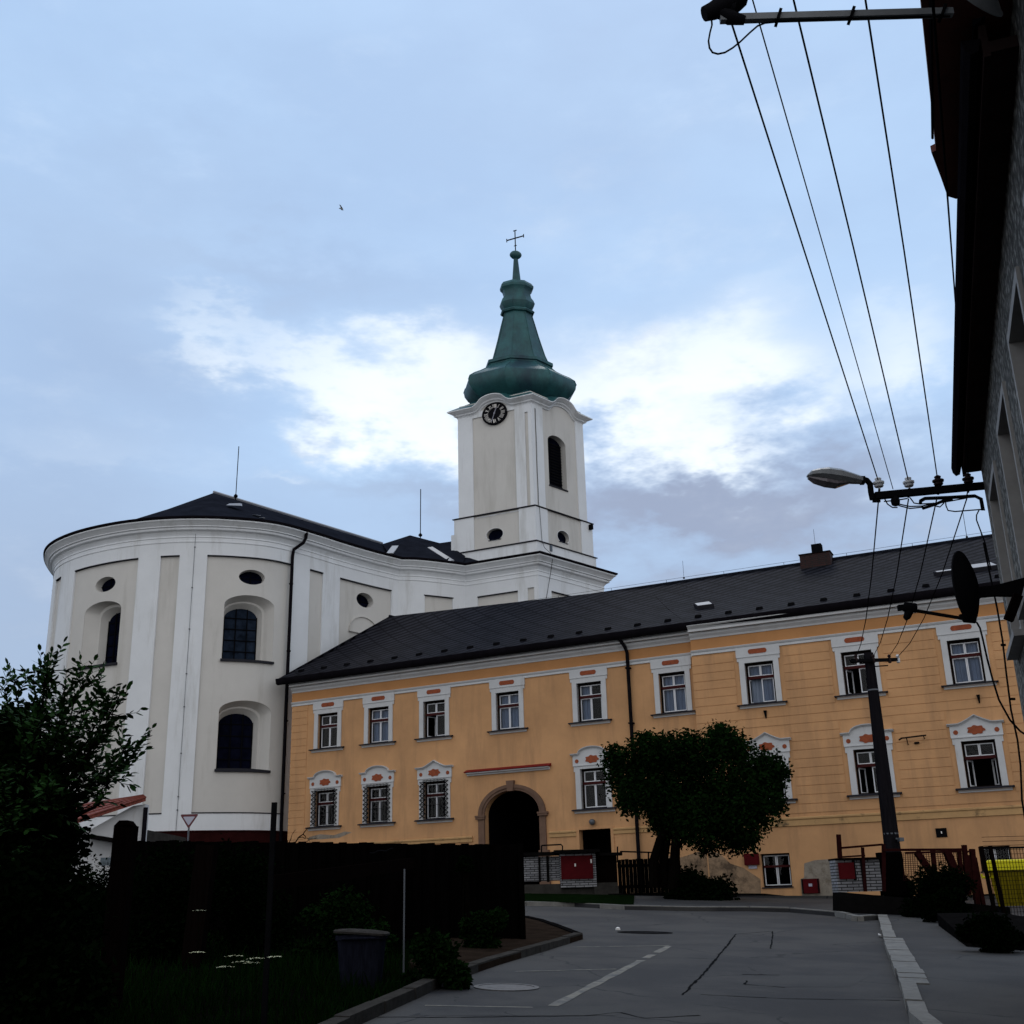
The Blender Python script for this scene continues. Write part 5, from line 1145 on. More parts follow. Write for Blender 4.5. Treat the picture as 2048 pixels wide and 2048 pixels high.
# nearer, higher eave with its boxed dark soffit
zu = 7.9
U0 = plan([(1840, 0), (1872, 300), (1895, 390), (1912, 396), (2048, 332)], zu)
wv = Vector(U0[1])-Vector(HW.w(0, 0)[:2]); oh2 = wv.x*HW.nrm[0]+wv.y*HW.nrm[1]
wv = Vector(U0[2])-Vector(HW.w(0, 0)[:2]); s2 = wv.x*HW.u[0]+wv.y*HW.u[1]
mb = MB(); mb.prism([HW.w(a_, zu, b_) for a_, b_ in ((17.5, .80), (9.86, .65), (7.88, .55), (7.86, .59), (7.43, .51), (7.08, .45), (7.0, .37), (7.33, -.21), (17.5, -.21))], (0, 0, .07)); mb.build('upper_soffit', 'upsoffit', gh)
ws = [ (Vector(p)-Vector(HW.w(0, 0)[:2])) for p in U0 ]; sA = ws[1].x*HW.u[0]+ws[1].y*HW.u[1]
mb = MB(); mb.sbox(HW, sA+.05, 17.5, zu+.07, zu+.30, .30, .40); mb.build('upper_fascia', 'wood2', gh)
mb = MB(); mb.tube([HW.w(s2+.2, zu-.03, -.2), HW.w(s2+.12, zu-.05, .1), HW.w(s2+.08, zu-.04, .36)], .05, 8); mb.tube([HW.w(s2+1.0, zu-.02, oh2+.03), HW.w(17, zu-.02, oh2+.03)], .012, 5); mb.build('upper_gutter', 'gutter', gh, smooth=40)
mb = MB(); mb.sbox(HW, s2+.1, 17.5, zu+.08, zu+.16, -4, .42); mb.build('upper_roof', 'tile', gh)
MB().sbox(HW, .30, .52, 1.6, 1.9, 0, .03)
# down-pipe bracket stub
p0, p1 = HW.uv(2036, 1195), HW.uv(2013, 1240)

# ------------------------------------------------ iron bracket with insulators on the house corner
def at_house(x, y, Y=None): return aty(x, y, Y)
YB_ = 16.0
bk_o = HW.w(.15, 0, 0)
def bp(x, y): return Vector(aty(x, y, YB_+.0))
bl, brr = bp(1750, 992), bp(1966, 972)
br_t = thing('cable_bracket', tuple(brr), 'black iron wall bracket carrying the overhead wires on porcelain insulators', 'bracket')
mb = MB(); mb.bar(tuple(bl), tuple(brr+Vector((.25, 0, .02))), .09, .10); mb.bar(tuple(bp(1745, 998)), tuple(bp(1760, 998)), .04, .1); mb.build('beam', 'dark', br_t)
mb = MB(); mb.tube([tuple(bp(x, y)) for x, y in ((1966, 1020), (1962, 998), (1950, 992), (1900, 995), (1850, 997), (1841, 1002), (1841, 1006))], .028, 6); mb.tube([tuple(bp(x, y)) for x, y in ((1845, 1017), (1870, 1009), (1890, 1000), (1905, 999))], .022, 6); mb.build('strut', 'dark', br_t)
INS = [(1757, 965, 1), (1817, 964, 1), (1876, 961, 0), (1936, 957, 0)]
for x, y, wht in INS:
    p = bp(x, y); mb = MB(); mb.lathe(tuple(p-Vector((0, 0, .02))), [(.015, -.10), (.015, -.05), (.06, -.05), (.07, -.03), (.045, -.01), (.082, .0), (.084, .025), (.035, .045), (.045, .06), (.05, .08), (.02, .10)], 14)
    i_ = mb.build('insulator', 'ceram' if wht else 'ceramd', br_t, smooth=40); MB().tube([tuple(p-Vector((0, 0, .10))), tuple(bp(x, y+31 if wht else y+28))], .018, 6).build('pin', 'dark', i_)
p = bp(1791, 1004); mb = MB(); mb.lathe(tuple(p), [(.02, .12), (.05, .08), (.07, .02), (.06, -.04), (.03, -.06)], 10); mb.tube([tuple(bp(1790, 985)), tuple(p)], .015, 5); mb.build('junction_box', 'dark', br_t)
mb = MB()
for pts in ([(1768, 1003), (1790, 1001), (1815, 997)], [(1768, 995), (1775, 1008), (1785, 1015), (1795, 1015)], [(1797, 1008), (1820, 1013), (1845, 1012), (1868, 1006)], [(1797, 1011), (1820, 1017), (1850, 1014)], [(1820, 995), (1828, 1006), (1840, 1008), (1880, 1006), (1934, 996)], [(1890, 996), (1892, 1012), (1896, 1021), (1910, 1023), (1960, 1019), (1970, 1020)], [(1935, 985), (1933, 992), (1926, 998)], [(1868, 975), (1875, 968)], [(1862, 1010), (1880, 1014), (1888, 1006)], [(1958, 1020), (1953, 1030), (1953, 1040), (1970, 1085), (1982, 1140)]):
    mb.tube([tuple(bp(*q)) for q in pts], .010, 5)
mb.build('jumper_cable', 'dark', br_t)
# street lamp on the end of the bracket
lm = thing('street_lamp', tuple(bl), 'grey cobra-head street lamp pointing left at the tip of the iron wall bracket', 'street lamp')
mb = MB(); mb.tube([tuple(bp(x, y)) for x, y in ((1745, 999), (1742, 985), (1740, 968), (1734, 961), (1722, 957))], .045, 8); mb.build('arm', 'dark', lm, smooth=50)
def lampbody(sec, mbk):
    V = []; n = 8
    for x, yu, yl, wd in sec:
        cy = (yu+yl)/2
        for k in range(n):
            t = 2*math.pi*(k+.5)/n; c = bp(x, cy); up_ = (Vector(bp(x, yu))-Vector(bp(x, yl)))/2; V.append(tuple(c+up_*math.sin(t)+Vector((0, wd*math.cos(t), 0))))
    F = [(i*n+k, i*n+(k+1) % n, (i+1)*n+(k+1) % n, (i+1)*n+k) for i in range(len(sec)-1) for k in range(n)]+[tuple(range(n)), tuple(range((len(sec)-1)*n, len(sec)*n))]
    return mbk.mesh(V, F)
mb = MB(); lampbody([(1614, 950, 954, .04), (1622, 942, 957, .11), (1638, 938, 959, .14), (1656, 936, 962, .15), (1680, 939, 965, .14), (1705, 947, 967, .11), (1724, 953, 968, .07)], mb); sh_ = mb.build('lamp_shell', 'lamphead', lm)
mb = MB(); lampbody([(1616, 954, 957, .05), (1630, 956, 966, .11), (1650, 958, 973, .13), (1672, 962, 976, .12), (1690, 964, 970, .08), (1700, 965, 967, .03)], mb); mb.build('lamp_bowl', 'lampglass', lm)
mb = MB(); mb.box(tuple(bp(1725, 961)), (.06, .12, .10)); mb.build('lamp_collar', 'dark', lm)

# overhead wires running from the insulators back over the viewer
def wire(name, pts, r, label, group=None):
    P = [Vector(p) for p in pts]; out = []
    for a, b in zip(P, P[1:]):
        n = max(1, int((b-a).length/1.0))
        for k in range(n): out.append(a+(b-a)*k/n)
    out.append(P[-1]); mb = MB(); mb.tube([tuple(p) for p in out], r, 6)
    return tag(mb.build(name, 'dark', org=tuple(P[0])), label, 'wire', group)
def overhead(x0, y0, xm, ym, x1, y1, r, label):
    a = Vector(bp(x0, y0)); m = Vector(aty(xm, ym, 10.6)); b = Vector(aty(x1, y1, 7.4)); c = b+(b-m)*3.2
    return wire('overhead_wire', [a, m, b, c], r, label, 'overhead wires from the wall bracket')
overhead(1757, 963, 1608, 500, 1464, 49, .0085, 'leftmost overhead wire, leaving the white insulator nearest the street lamp')
overhead(1786, 978, 1649, 500, 1511, 20, .0060, 'thin overhead wire rising from the junction box hung under the bracket beam')
overhead(1817, 963, 1708, 500, 1592, 20, .0085, 'overhead wire leaving the second white insulator of the bracket')
overhead(1875, 958, 1808, 500, 1734, 20, .0085, 'overhead wire leaving the dark insulator in the middle of the bracket')
overhead(1937, 955, 1903, 500, 1888, 300, .0085, 'rightmost overhead wire, passing close beside the dark eaves')

# ------------------------------------------------ wooden pole with its crossarm
PY = 33.0
pb, pt_ = aty(1795, 1800, PY), aty(1737, 1306, PY); pb = (pb[0]+.03, pb[1], G(pb[0], pb[1])-.1)
pl_ = thing('utility_pole', (pb[0], pb[1], G(pb[0], pb[1])), 'tall dark tapering utility pole standing before the ochre facade', 'utility pole')
mb = MB(); mb.tube([pb, tuple(Vector(pb).lerp(Vector(pt_), .5)), pt_], [.245, .20, .135], 12); mb.build('shaft', 'pole', pl_, smooth=40)
mb = MB()
for t in (.30, .44, .62, .85):
    c = Vector(pb).lerp(Vector(pt_), t); r_ = .245+(.135-.245)*t+.006; mb.tube([tuple(c-Vector((0, 0, .02))), tuple(c+Vector((0, 0, .02)))], r_, 12)
mb.build('band', 'galv', pl_)
mb = MB(); a, b = aty(1700, 1322, PY-.2), aty(1797, 1319, PY-.2); mb.bar(a, b, .10, .09); a, b = aty(1748, 1333, PY-.2), aty(1776, 1331, PY-.2); mb.bar(a, b, .03)
mb.build('crossarm', 'dark', pl_)
for x in (1712, 1747, 1779, 1796):
    p = aty(x, 1318, PY-.2); MB().lathe(p, [(.02, -.12), (.05, -.10), (.06, 0), (.03, .04), (.055, .08), (.03, .13)], 10).build('insulator', 'ceramd' if x != 1796 else 'ceram', pl_, smooth=40)
p = aty(1803, 1679, PY-.3); mb = MB(); mb.box((p[0]-.02, p[1], p[2]), (.12, .2, .1)); mb.bar(tuple(Vector(p)+Vector((-.15, 0, .03))), p, .04); mb.build('pole_light', 'galv', pl_)
for k, (x0, y0, xm, ym, x1, y1, tx) in enumerate(((1757, 1000, 1733, 1150, 1713, 1312, 'leftmost'), (1817, 998, 1788, 1170, 1748, 1310, 'second from left'), (1873, 1000, 1835, 1165, 1779, 1312, 'third from left'), (1934, 996, 1870, 1170, 1797, 1312, 'rightmost'))):
    a, m, b = Vector(bp(x0, y0)), None, Vector(aty(x1, y1, PY-.2)); pts = [a]
    dmid = 1/((1/16+1/33)/2)
    for t in (.25, .5, .75):
        q = a.lerp(b, t); q.z -= 4*t*(1-t)*.35; pts.append(q)
    pts.append(b); wire('service_wire', pts, .010, '%s of the thin wires dropping from the wall bracket to the utility pole' % tx, 'service wires between bracket and pole')

# ------------------------------------------------ satellite dishes
YD = 12.6
ds = thing('satellite_dish', aty(1932, 1173, YD), 'dark satellite dish seen edge on in front of the ochre house', 'satellite dish')
c = Vector(aty(1932, 1173, YD)); up_ = (Vector(aty(1926, 1104, YD))-Vector(aty(1942, 1244, YD))); hh = up_.length/2; up_.normalize()
wx = Vector(aty(1958, 1176, YD))-c; sd = Vector((wx.x, 1.0*hh*.9, 0)); sd = (sd-up_*sd.dot(up_)).normalized(); axis = up_.cross(sd).normalized()
wpx = Vector(aty(1953, 1173, YD)).x-Vector(aty(1907, 1173, YD)).x
# the dish faces left and slightly away: choose its plane so that its apparent width is right
th = math.asin(min(1, wpx/(2*hh*1.05))); th += R_(21.5); sd = (Vector((math.sin(th), math.cos(th), 0))); sd = (sd-up_*sd.dot(up_)).normalized(); axis = up_.cross(sd).normalized()
if axis.x > 0: axis = -axis
mb = MB(); V = []; n = 32; R5 = ((0.001, .09), (.3, .08), (.6, .055), (.85, .022), (1, 0), (1.01, -.012), (.85, .005), (.5, .04))
for rr, dd in R5: V += [tuple(c-axis*dd*1.2+up_*hh*rr*math.cos(2*math.pi*k/n)+sd*hh*1.0*rr*math.sin(2*math.pi*k/n)) for k in range(n)]
mb.mesh(V, [(j*n+k, j*n+(k+1) % n, (j+1)*n+(k+1) % n, (j+1)*n+k) for j in range(len(R5)-1) for k in range(n)]); mb.build('reflector', 'dish', ds, smooth=40)
q = lambda x, y, Y=YD: aty(x, y, Y)
mb = MB(); mb.prism([q(1940, 1175), q(1988, 1171), q(2036, 1158), q(2060, 1152), q(2060, 1190), q(1990, 1190), q(1965, 1192), q(1962, 1196), q(1940, 1200)], (0, .09, 0)); mb.build('mount', 'dark', ds)
mb = MB(); mb.bar(q(1944, 1240), q(1830, 1221), .035, .03); mb.prism([q(1920, 1228), q(1954, 1226), q(1953, 1245), q(1930, 1243)], (0, .05, 0)); mb.build('feed_arm', 'dark', ds)
mb = MB(); mb.tube([q(1832, 1216), q(1812, 1215), q(1806, 1212)], [.055, .06, .05], 10); mb.tube([q(1818, 1222), q(1814, 1234), q(1810, 1237)], [.05, .04, .03], 10); mb.bar(q(1830, 1212), q(1796, 1216), .06); mb.build('receiver_head', 'dark', ds, smooth=40)
mb = MB(); mb.tube([q(1953, 1244), q(1960, 1256), q(1966, 1280), q(1975, 1320), q(1985, 1358), q(1998, 1400), q(2020, 1440), q(2040, 1462), q(2060, 1475)], .011, 6); mb.build('cable', 'dark', ds)
mb = MB(); p_ = [(1967, 1085), (1978, 1140), (1994, 1215), (2005, 1280), (2013, 1350), (2022, 1420), (2035, 1480), (2041, 1530), (2044, 1600), (2052, 1650)]; mb.tube([aty(x, y, 15.6) for x, y in p_], .013, 6)
for x, y in ((2006, 1290), (2025, 1398)): mb.bar(aty(x-4, y, 15.6), aty(x+5, y, 15.6), .03)
tag(mb.build('wall_cable', 'dark', org=aty(1994, 1215, 15.6)), 'black cable running down the far corner of the grey house', 'cable')
# lower wall stub on the house
mb = MB(); mb.bar(aty(2036, 1190, 11.6), aty(2017, 1240, 11.6), .06, .09); o = mb.build('wall_mount_stub', 'wood2', gh)
# upper dish, cut by the frame
YU = 6.2
du = thing('satellite_dish', aty(1960, 20, YU), 'satellite dish at the top right corner with a long arm reaching left over the wires', 'satellite dish')
q = lambda x, y, Y=YU: aty(x, y, Y)
mb = MB(); mb.bar(q(1440, 38), q(1905, 25), .045, .05); mb.build('feed_arm', 'lamphead', du)
mb = MB()
for x, y in ((1556, 35), (1702, 31), (1884, 26)): mb.bar(q(x-3, y+11), q(x+4, y-11), .075, .02)
mb.build('arm_clip', 'dark', du)
mb = MB(); mb.tube([q(1408, 28), q(1425, 22), q(1445, 12), q(1465, 2), q(1475, -8)], [.05, .06, .075, .085, .085], 12); mb.tube([q(1410, 32), q(1435, 22), q(1460, 35), q(1490, 41)], [.035, .045, .05, .03], 10); mb.tube([q(1412, 28), q(1445, 12), q(1470, 15)], [.04, .06, .06], 10); mb.bar(q(1441, 10), q(1441, 0), .03); mb.build('receiver_head', 'dish', du, smooth=40)
mb = MB(); mb.tube([q(x, y) for x, y in ((1423, 38), (1424, 50), (1420, 65), (1417, 82), (1419, 96), (1425, 105), (1436, 108), (1450, 105), (1465, 96), (1480, 84), (1500, 65), (1515, 52), (1530, 46), (1560, 43), (1700, 37), (1900, 33))], .0065, 6); mb.build('cable', 'dark', du)
c = Vector(q(1950, -10)); mb = MB(); V = []; n = 40; ax1 = Vector((.9, .45, -.1)).normalized(); ax2 = Vector((-.1, .35, .95)); ax2 = (ax2-ax1*ax2.dot(ax1)).normalized(); nrm_ = ax1.cross(ax2)
for rr, dd in ((.001, .10), (.35, .085), (.7, .04), (.95, .003), (1, 0), (1.01, -.008), (.95, -.006), (.6, .04)): V += [tuple(c+ax1*.235*rr*math.cos(2*math.pi*k/n)+ax2*.22*rr*math.sin(2*math.pi*k/n)+nrm_*dd) for k in range(n)]
mb.mesh(V, [(j*n+k, j*n+(k+1) % n, (j+1)*n+(k+1) % n, (j+1)*n+k) for j in range(7) for k in range(n)]); mb.build('reflector', 'lamphead', du, smooth=40)

# ================================================================ MIDDLE GROUND
def PQ(Y): return lambda x, y, d=0: aty(x, y, Y+d)
def boxpx(mb, x0, y0, x1, y1, Y, depth, ybot=None):
    """upright box whose front face covers the given picture span at forward distance Y"""
    a, b, c, d = aty(x0, y1, Y), aty(x1, y1, Y), aty(x1, y0, Y), aty(x0, y0, Y)
    xm0, xm1 = a[0], b[0]
    zb_, zt = (a[2]+b[2])/2, (c[2]+d[2])/2
    F_ = [(xm0, Y, zb_), (xm1, Y, zb_), (xm1, Y, zt), (xm0, Y, zt)]
    return mb.hexa(F_, [(p[0], p[1]+depth, p[2]) for p in F_])
# low terrace wall beyond the far kerb
tw = thing('terrace_wall', (3, 42, G(3, 42)), 'stained concrete retaining wall with white slatted brick panels, beyond the far kerb', 'wall')
mb = MB(); x0, x1 = aty(980, 1770, 42)[0], aty(1236, 1770, 42)[0]; z1 = aty(1100, 1768, 42)[2]; mb.hexa([(x0, 42, .9), (x1, 42, .9), (x1, 42, z1), (x0, 42, z1)], [(x0, 42.5, .9), (x1, 42.5, .9), (x1, 42.5, z1), (x0, 42.5, z1)])
boxpx(mb, 1190, 1772, 1250, 1802, 41.8, .3); mb.build('base', 'conc', tw)
mb = MB(); boxpx(mb, 980, 1714, 1120, 1763, 42.15, .15); mb.build('brick_panel', 'whitebrick', tw)
mb = MB(); boxpx(mb, 1195, 1708, 1236, 1772, 42.15, .15); mb.build('dark_panel', 'wood2', tw)
mb = MB(); boxpx(mb, 980, 1705, 1122, 1712, 42.0, .4); boxpx(mb, 1094, 1712, 1099, 1764, 42.05, .15); boxpx(mb, 1078, 1714, 1082, 1764, 42.05, .1); boxpx(mb, 1196, 1705, 1245, 1711, 42.0, .35); mb.build('coping', 'concdark', tw)
pr = thing('brick_pillar', aty(1157, 1775, 41.9), 'white brick meter pillar with a flat dark roof slab and a large dark red cabinet door', 'pillar')
mb = MB(); boxpx(mb, 1122, 1706, 1194, 1775, 41.85, .9); mb.build('shaft', 'whitebrick', pr)
mb = MB(); boxpx(mb, 1108, 1699, 1200, 1705, 41.6, 1.3); mb.build('roof_slab', 'concdark', pr)
mb = MB(); boxpx(mb, 1123, 1711, 1187, 1758, 41.80, .06); dd_ = mb.build('cabinet_door', 'redbox', pr)
mb = MB(); boxpx(mb, 1149, 1727, 1152, 1733, 41.78, .03); boxpx(mb, 1181, 1718, 1184, 1726, 41.78, .03); mb.build('door_sticker', 'clockwhite', dd_)
# gate boards behind, handrail by the arch
hr = thing('handrail', FLW.w(-6.6, 2.2, 1.2), 'thin dark pipe handrail beside the foot of the stone gateway', 'railing')
mb = MB(); mb.tube([aty(1083, 1691, 48), aty(1122, 1689, 48), aty(1125, 1692, 48), aty(1125, 1703, 48)], .03, 6); mb.tube([aty(1083, 1691, 48), aty(1083, 1712, 48)], .03, 6); mb.build('rail', 'dark', hr)
gt = thing('board_gate', aty(1300, 1787, 40.5), 'black close boarded gate under the round tree', 'gate')
mb = MB(); x0, x1 = aty(1236, 1750, 40.5)[0], aty(1358, 1750, 40.5)[0]; zt = aty(1300, 1718, 40.5)[2]; z0 = aty(1300, 1785, 40.5)[2]; n = 16
for k in range(n): a = x0+(x1-x0)*k/n; mb.box((a+(x1-x0)/n/2, 40.5+.01*(k % 2), (z0+zt)/2), ((x1-x0)/n-.008, .03, zt-z0+.02*(k % 3)))
mb.build('boards', 'wood', gt)
mb = MB(); mb.box(((x0+x1)/2, 40.54, z0+.2), (x1-x0, .04, .1)); mb.box(((x0+x1)/2, 40.54, zt-.2), (x1-x0, .04, .1)); mb.build('rails', 'wood', gt)
mb = MB(); boxpx(mb, 1357, 1688, 1365, 1787, 40.2, .12); mb.build('gate_post', 'rust', gt)
for i in range(5): mb = MB(); boxpx(mb, 1345+i*2.6, 1722-i*1.5, 1346.2+i*2.6, 1762+i*5, 40.3, .03); mb.build('gate_bar', 'rust', gt)
mb = MB(); mb.box(((x0+x1)/2+.2, 41.2, z0-.35), (x1-x0+1.0, .4, .7)); mb.build('gate_plinth', 'concdark', gt)
rl = thing('garden_railing', aty(1270, 1710, 43), 'thin dark railing seen behind the boarded gate', 'railing')
mb = MB(); mb.bar(aty(1240, 1703, 43), aty(1340, 1706, 43), .05)
for x in (1235, 1297, 1330): mb.bar(aty(x, 1693 if x == 1235 else 1704, 43), aty(x, 1725, 43), .05)
mb.build('bars', 'dark', rl)
wc = MB(); boxpx(wc, 1329, 1690, 1337, 1717, 43.4, .1); tag(wc.build('water_butt_crate', 'whitebrick', org=aty(1333, 1717, 43.4)), 'small pale slatted crate standing between the trunks of the round tree', 'crate')
# right hand pillar and fence
rp_ = thing('brick_pillar', aty(1722, 1805, 31), 'wide white brick meter pillar right of the gateway steps with a faded red cabinet, beside the utility pole', 'pillar')
mb = MB(); boxpx(mb, 1677, 1718, 1766, 1783, 31, .6); mb.build('shaft', 'whitebrick', rp_)
mb = MB(); boxpx(mb, 1672, 1715, 1768, 1719, 30.9, .8); mb.build('coping', 'wood2', rp_)
mb = MB(); boxpx(mb, 1680, 1725, 1711, 1758, 30.94, .06); mb.build('cabinet_door', 'redbox', rp_)
mb = MB(); boxpx(mb, 1709, 1719, 1714, 1760, 30.95, .05); boxpx(mb, 1728, 1719, 1732, 1783, 30.95, .05); mb.build('bar', 'dark', rp_)
mb = MB(); x0, x1 = aty(1678, 1790, 31)[0], aty(1990, 1790, 30)[0]; z1 = aty(1720, 1783, 31)[2]
mb.hexa([(x0-.12, 30.9, .6), (x1, 29.2, .5), (x1, 29.2, z1-.45), (x0, 30.9, z1)], [(x0-.12, 31.6, .6), (x1, 29.8, .5), (x1, 29.8, z1-.45), (x0, 31.6, z1)]); tag(mb.build('retaining_wall', 'concdark', org=(x0, 31, .8)), 'low dark concrete wall under the right hand fence and pillar', 'wall')
fe = thing('rusty_fence', aty(1760, 1720, 30.8), 'broken rusty fence of leaning iron posts and mesh between pole and yellow container', 'fence')
FY = 30.4
for x0, y0, x1, y1, w in ((1677, 1669, 1680, 1716, .10), (1725, 1695, 1731, 1783, .07), (1767, 1688, 1768, 1783, .08), (1833, 1703, 1875, 1765, .15), (1865, 1697, 1872, 1770, .10), (1893, 1702, 1930, 1785, .17), (1918, 1701, 1925, 1780, .09), (1928, 1690, 1938, 1790, .11), (1944, 1698, 1955, 1810, .12), (1949, 1715, 1968, 1815, .09), (1936, 1710, 1950, 1800, .07)):
    mb = MB(); mb.bar(aty(x0, y0, FY), aty(x1, y1, FY), w); mb.build('post', 'rust', fe)
mb = MB()
for a, b, w in (((1681, 1696), (1765, 1689), .05), ((1767, 1700), (1925, 1699), .06), ((1810, 1706), (1920, 1703), .05), ((1933, 1705), (1945, 1699), .04), ((1684, 1714), (1730, 1711), .04)): mb.bar(aty(*a, FY-.05), aty(*b, FY-.05), w)
mb.build('rail', 'rust', fe)
mb = MB()
for k in range(27): mb.bar(aty(1806+k*4.6, 1704, FY+.1), aty(1809+k*4.8+rnd.uniform(-2, 2), 1760, FY+.1), .012)
for k in range(14): mb.bar(aty(1806, 1706+k*4.2, FY+.1), aty(1926, 1703+k*4.4, FY+.1), .010)
mb.build('wire_mesh', 'rust', fe)
mb = MB(); boxpx(mb, 1768, 1704, 1815, 1790, 31.2, .3); mb.build('dark_boards', 'wood', fe)
# yellow recycling container behind welded mesh
yc = thing('recycling_container', aty(2030, 1815, 27), 'bright yellow recycling container with a ribbed lid behind the mesh fence at the right edge', 'container')
mb = MB(); a = aty(1977, 1743, 27); b = aty(1986, 1813, 27); z1, z0 = a[2], b[2]; xl, xr = a[0], a[0]+1.9
mb.hexa([(xl+.12, 27.05, z0), (xr-.12, 27.05, z0), (xr+.3, 28, z0), (xl+.54, 28, z0)], [(xl, 27, z1), (xr, 27, z1), (xr+.45, 28.1, z1), (xl+.45, 28.1, z1)])
for k in range(8): x = xl+.15+k*.23; mb.hexa([(x+.02, 27.01, z0+.05), (x+.07, 27.01, z0+.05), (x+.06, 26.97, z1-.1), (x, 26.97, z1-.1)], [(x+.02, 27.06, z0+.05), (x+.07, 27.06, z0+.05), (x+.06, 27.06, z1-.1), (x, 27.06, z1-.1)])
mb.build('body', 'yellow', yc)
MT['yellowlid'] = mat('yellow_lid_plastic', (.60, .54, .005), .6, spec=.15)
mb = MB(); zt = aty(1990, 1722, 27)[2]; mb.hexa([(xl-.06, 26.93, z1+.02), (xr+.06, 26.93, z1+.02), (xr+.5, 28.15, z1+.02), (xl+.42, 28.15, z1+.02)], [(xl-.02, 27.0, zt), (xr, 27.0, zt), (xr+.42, 28, zt+.05), (xl+.42, 28, zt+.05)]); mb.build('lid', 'yellowlid', yc)
MB().tube([(xl-.12, 27.1, z1-.05), (xl-.12, 27.1, z1-.12), (xl+.1, 27.0, z1-.12)], .03, 6).build('handle', 'yellowlid', yc)
for x in (xl+.2, xr-.2): MB().tube([(x, 27.2, z0-.08), (x+.06, 27.2, z0-.08)], .09, 12).build('wheel', 'dark', yc)
mf = thing('mesh_fence', aty(2000, 1815, 26.3), 'tall welded mesh fence with dark posts in front of the yellow container', 'fence')
mb = MB()
for k in range(34): x = xl-.30+k*.065; mb.bar((x, 26.3, z0-.3), (x, 26.3, zt+.25), .009)
for k in range(20): z = z0-.3+k*.092; mb.bar((xl-.3, 26.3, z), (xl+1.9, 26.3, z), .009)
mb.build('wire_mesh', 'dark', mf)
for x in (xl-.32, xl-.12, xl+1.5): MB().bar((x-.05, 26.25, zt+.3), (x+.05, 26.25, z0-.5), .07).build('post', 'wood2', mf)
MB().bar((xl-.3, 26.27, zt+.25), (xl+1.9, 26.27, zt+.25), .04).build('rail', 'dark', mf)
dw = MB(); a = aty(1925, 1835, 21); b = aty(2080, 1840, 20)
dw.hexa([(a[0], 21, .4), (b[0]+1.5, 19, .3), (b[0]+1.5, 25.5, .6), (a[0]+1.4, 26.4, .7)], [(a[0], 21, z0-.45), (b[0]+1.5, 19, z0-.5), (b[0]+1.5, 25.5, z0-.1), (a[0]+1.4, 26.4, z0-.1)]); tag(dw.build('container_plinth', 'concdark', org=(a[0], 21, .8)), 'dark raised bed wall below the yellow container', 'wall')

# ================================================================ LEFT FOREGROUND
# board fence that closes the garden
fz = 21.3
bf = thing('board_fence', aty(800, 1850, fz), 'long black wooden board fence across the garden with its straight end at the verge', 'fence')
zt_at = lambda x: 2.62 - .036*min(x, 1)
xr = aty(1048, 1780, fz)[0]; xl_ = -7.0; n = 58
mb = MB()
for k in range(n):
    a = xl_+(xr-xl_)*k/n; w = (xr-xl_)/n; mb.box((a+w/2, fz+.031*(k % 2), (G(a, fz)+zt_at(a))/2), (w+.02, .03, zt_at(a)-G(a, fz)+rnd.uniform(-.035, .03)))
mb.build('boards', 'wood', bf)
mb = MB()
for h_ in (.35, 1.4): mb.hexa([(xl_, fz+.03, G(xl_, fz)+h_), (xr, fz+.03, G(xr, fz)+h_), (xr, fz+.03, G(xr, fz)+h_+.1), (xl_, fz+.03, G(xl_, fz)+h_+.1)], [(xl_, fz+.08, G(xl_, fz)+h_), (xr, fz+.08, G(xr, fz)+h_), (xr, fz+.08, G(xr, fz)+h_+.1), (xl_, fz+.08, G(xl_, fz)+h_+.1)])
mb.build('rails', 'wood', bf)
mb = MB(); mb.bar((xr-.04, fz-.04, G(xr, fz)-.1), (xr-.04, fz-.04, zt_at(xr)+.02), .1); mb.build('post', 'wood', bf)
# black wooden posts, a leaning board and a steel pole
def gpost(x0, y0, x1, Y, w, m, name, label, cat, top=0, side=.5):
    a = aty(x0, y0, Y); g_ = G(a[0], Y); b = (a[0]+(x1-x0)*Y/FPX, Y, g_-.1); mb = MB(); A_, B_ = Vector(b), Vector(a)
    mb.bar(b, a, w, w*side*2)
    if top:
        mb.prism([tuple(B_+Vector((-w/2, -w/2, 0))), tuple(B_+Vector((w/2, -w/2, -.02))), tuple(B_+Vector((w*.2, -w/2, .05))), tuple(B_+Vector((-w*.25, -w/2, .05)))], (0, w, 0))
    return tag(mb.build(name, m, org=(b[0], b[1], g_)), label, cat)
gpost(253, 1652, 246, 12, .19, 'wood2', 'concrete_post', 'thick dark post with a chamfered top standing in the garden left of the yield sign', 'post', top=1)
gpost(549, 1605, 545, 11, .045, 'dark', 'garden_pole', 'slender black pole standing in front of the church downpipe', 'pole')
gpost(799, 1688, 800, 19.5, .19, 'wood', 'fence_post', 'square black post rising above the board fence at the raised end of the leaning board', 'post', top=0)
gpost(815, 1699, 815, 19.8, .10, 'wood', 'fence_post', 'shorter black post just right of the square fence post', 'post')
gpost(809, 1738, 808, 15.5, .02, 'galv', 'steel_pole', 'thin pale steel pole standing in front of the square fence post', 'pole')
mb = MB(); a, b = Vector(aty(545, 1766, 14)), Vector(aty(823, 1727, 18.8)); mb.bar(tuple(a), tuple(b), .05, .17); tag(mb.build('leaning_board', 'wood2', org=tuple(a)), 'long dark board propped up to the right across the black fence', 'board')
gpost(415, 1690, 398, 17, .26, 'wood2', 'fence_post', 'broad leaning dark post half hidden below the dark red church plinth', 'post')
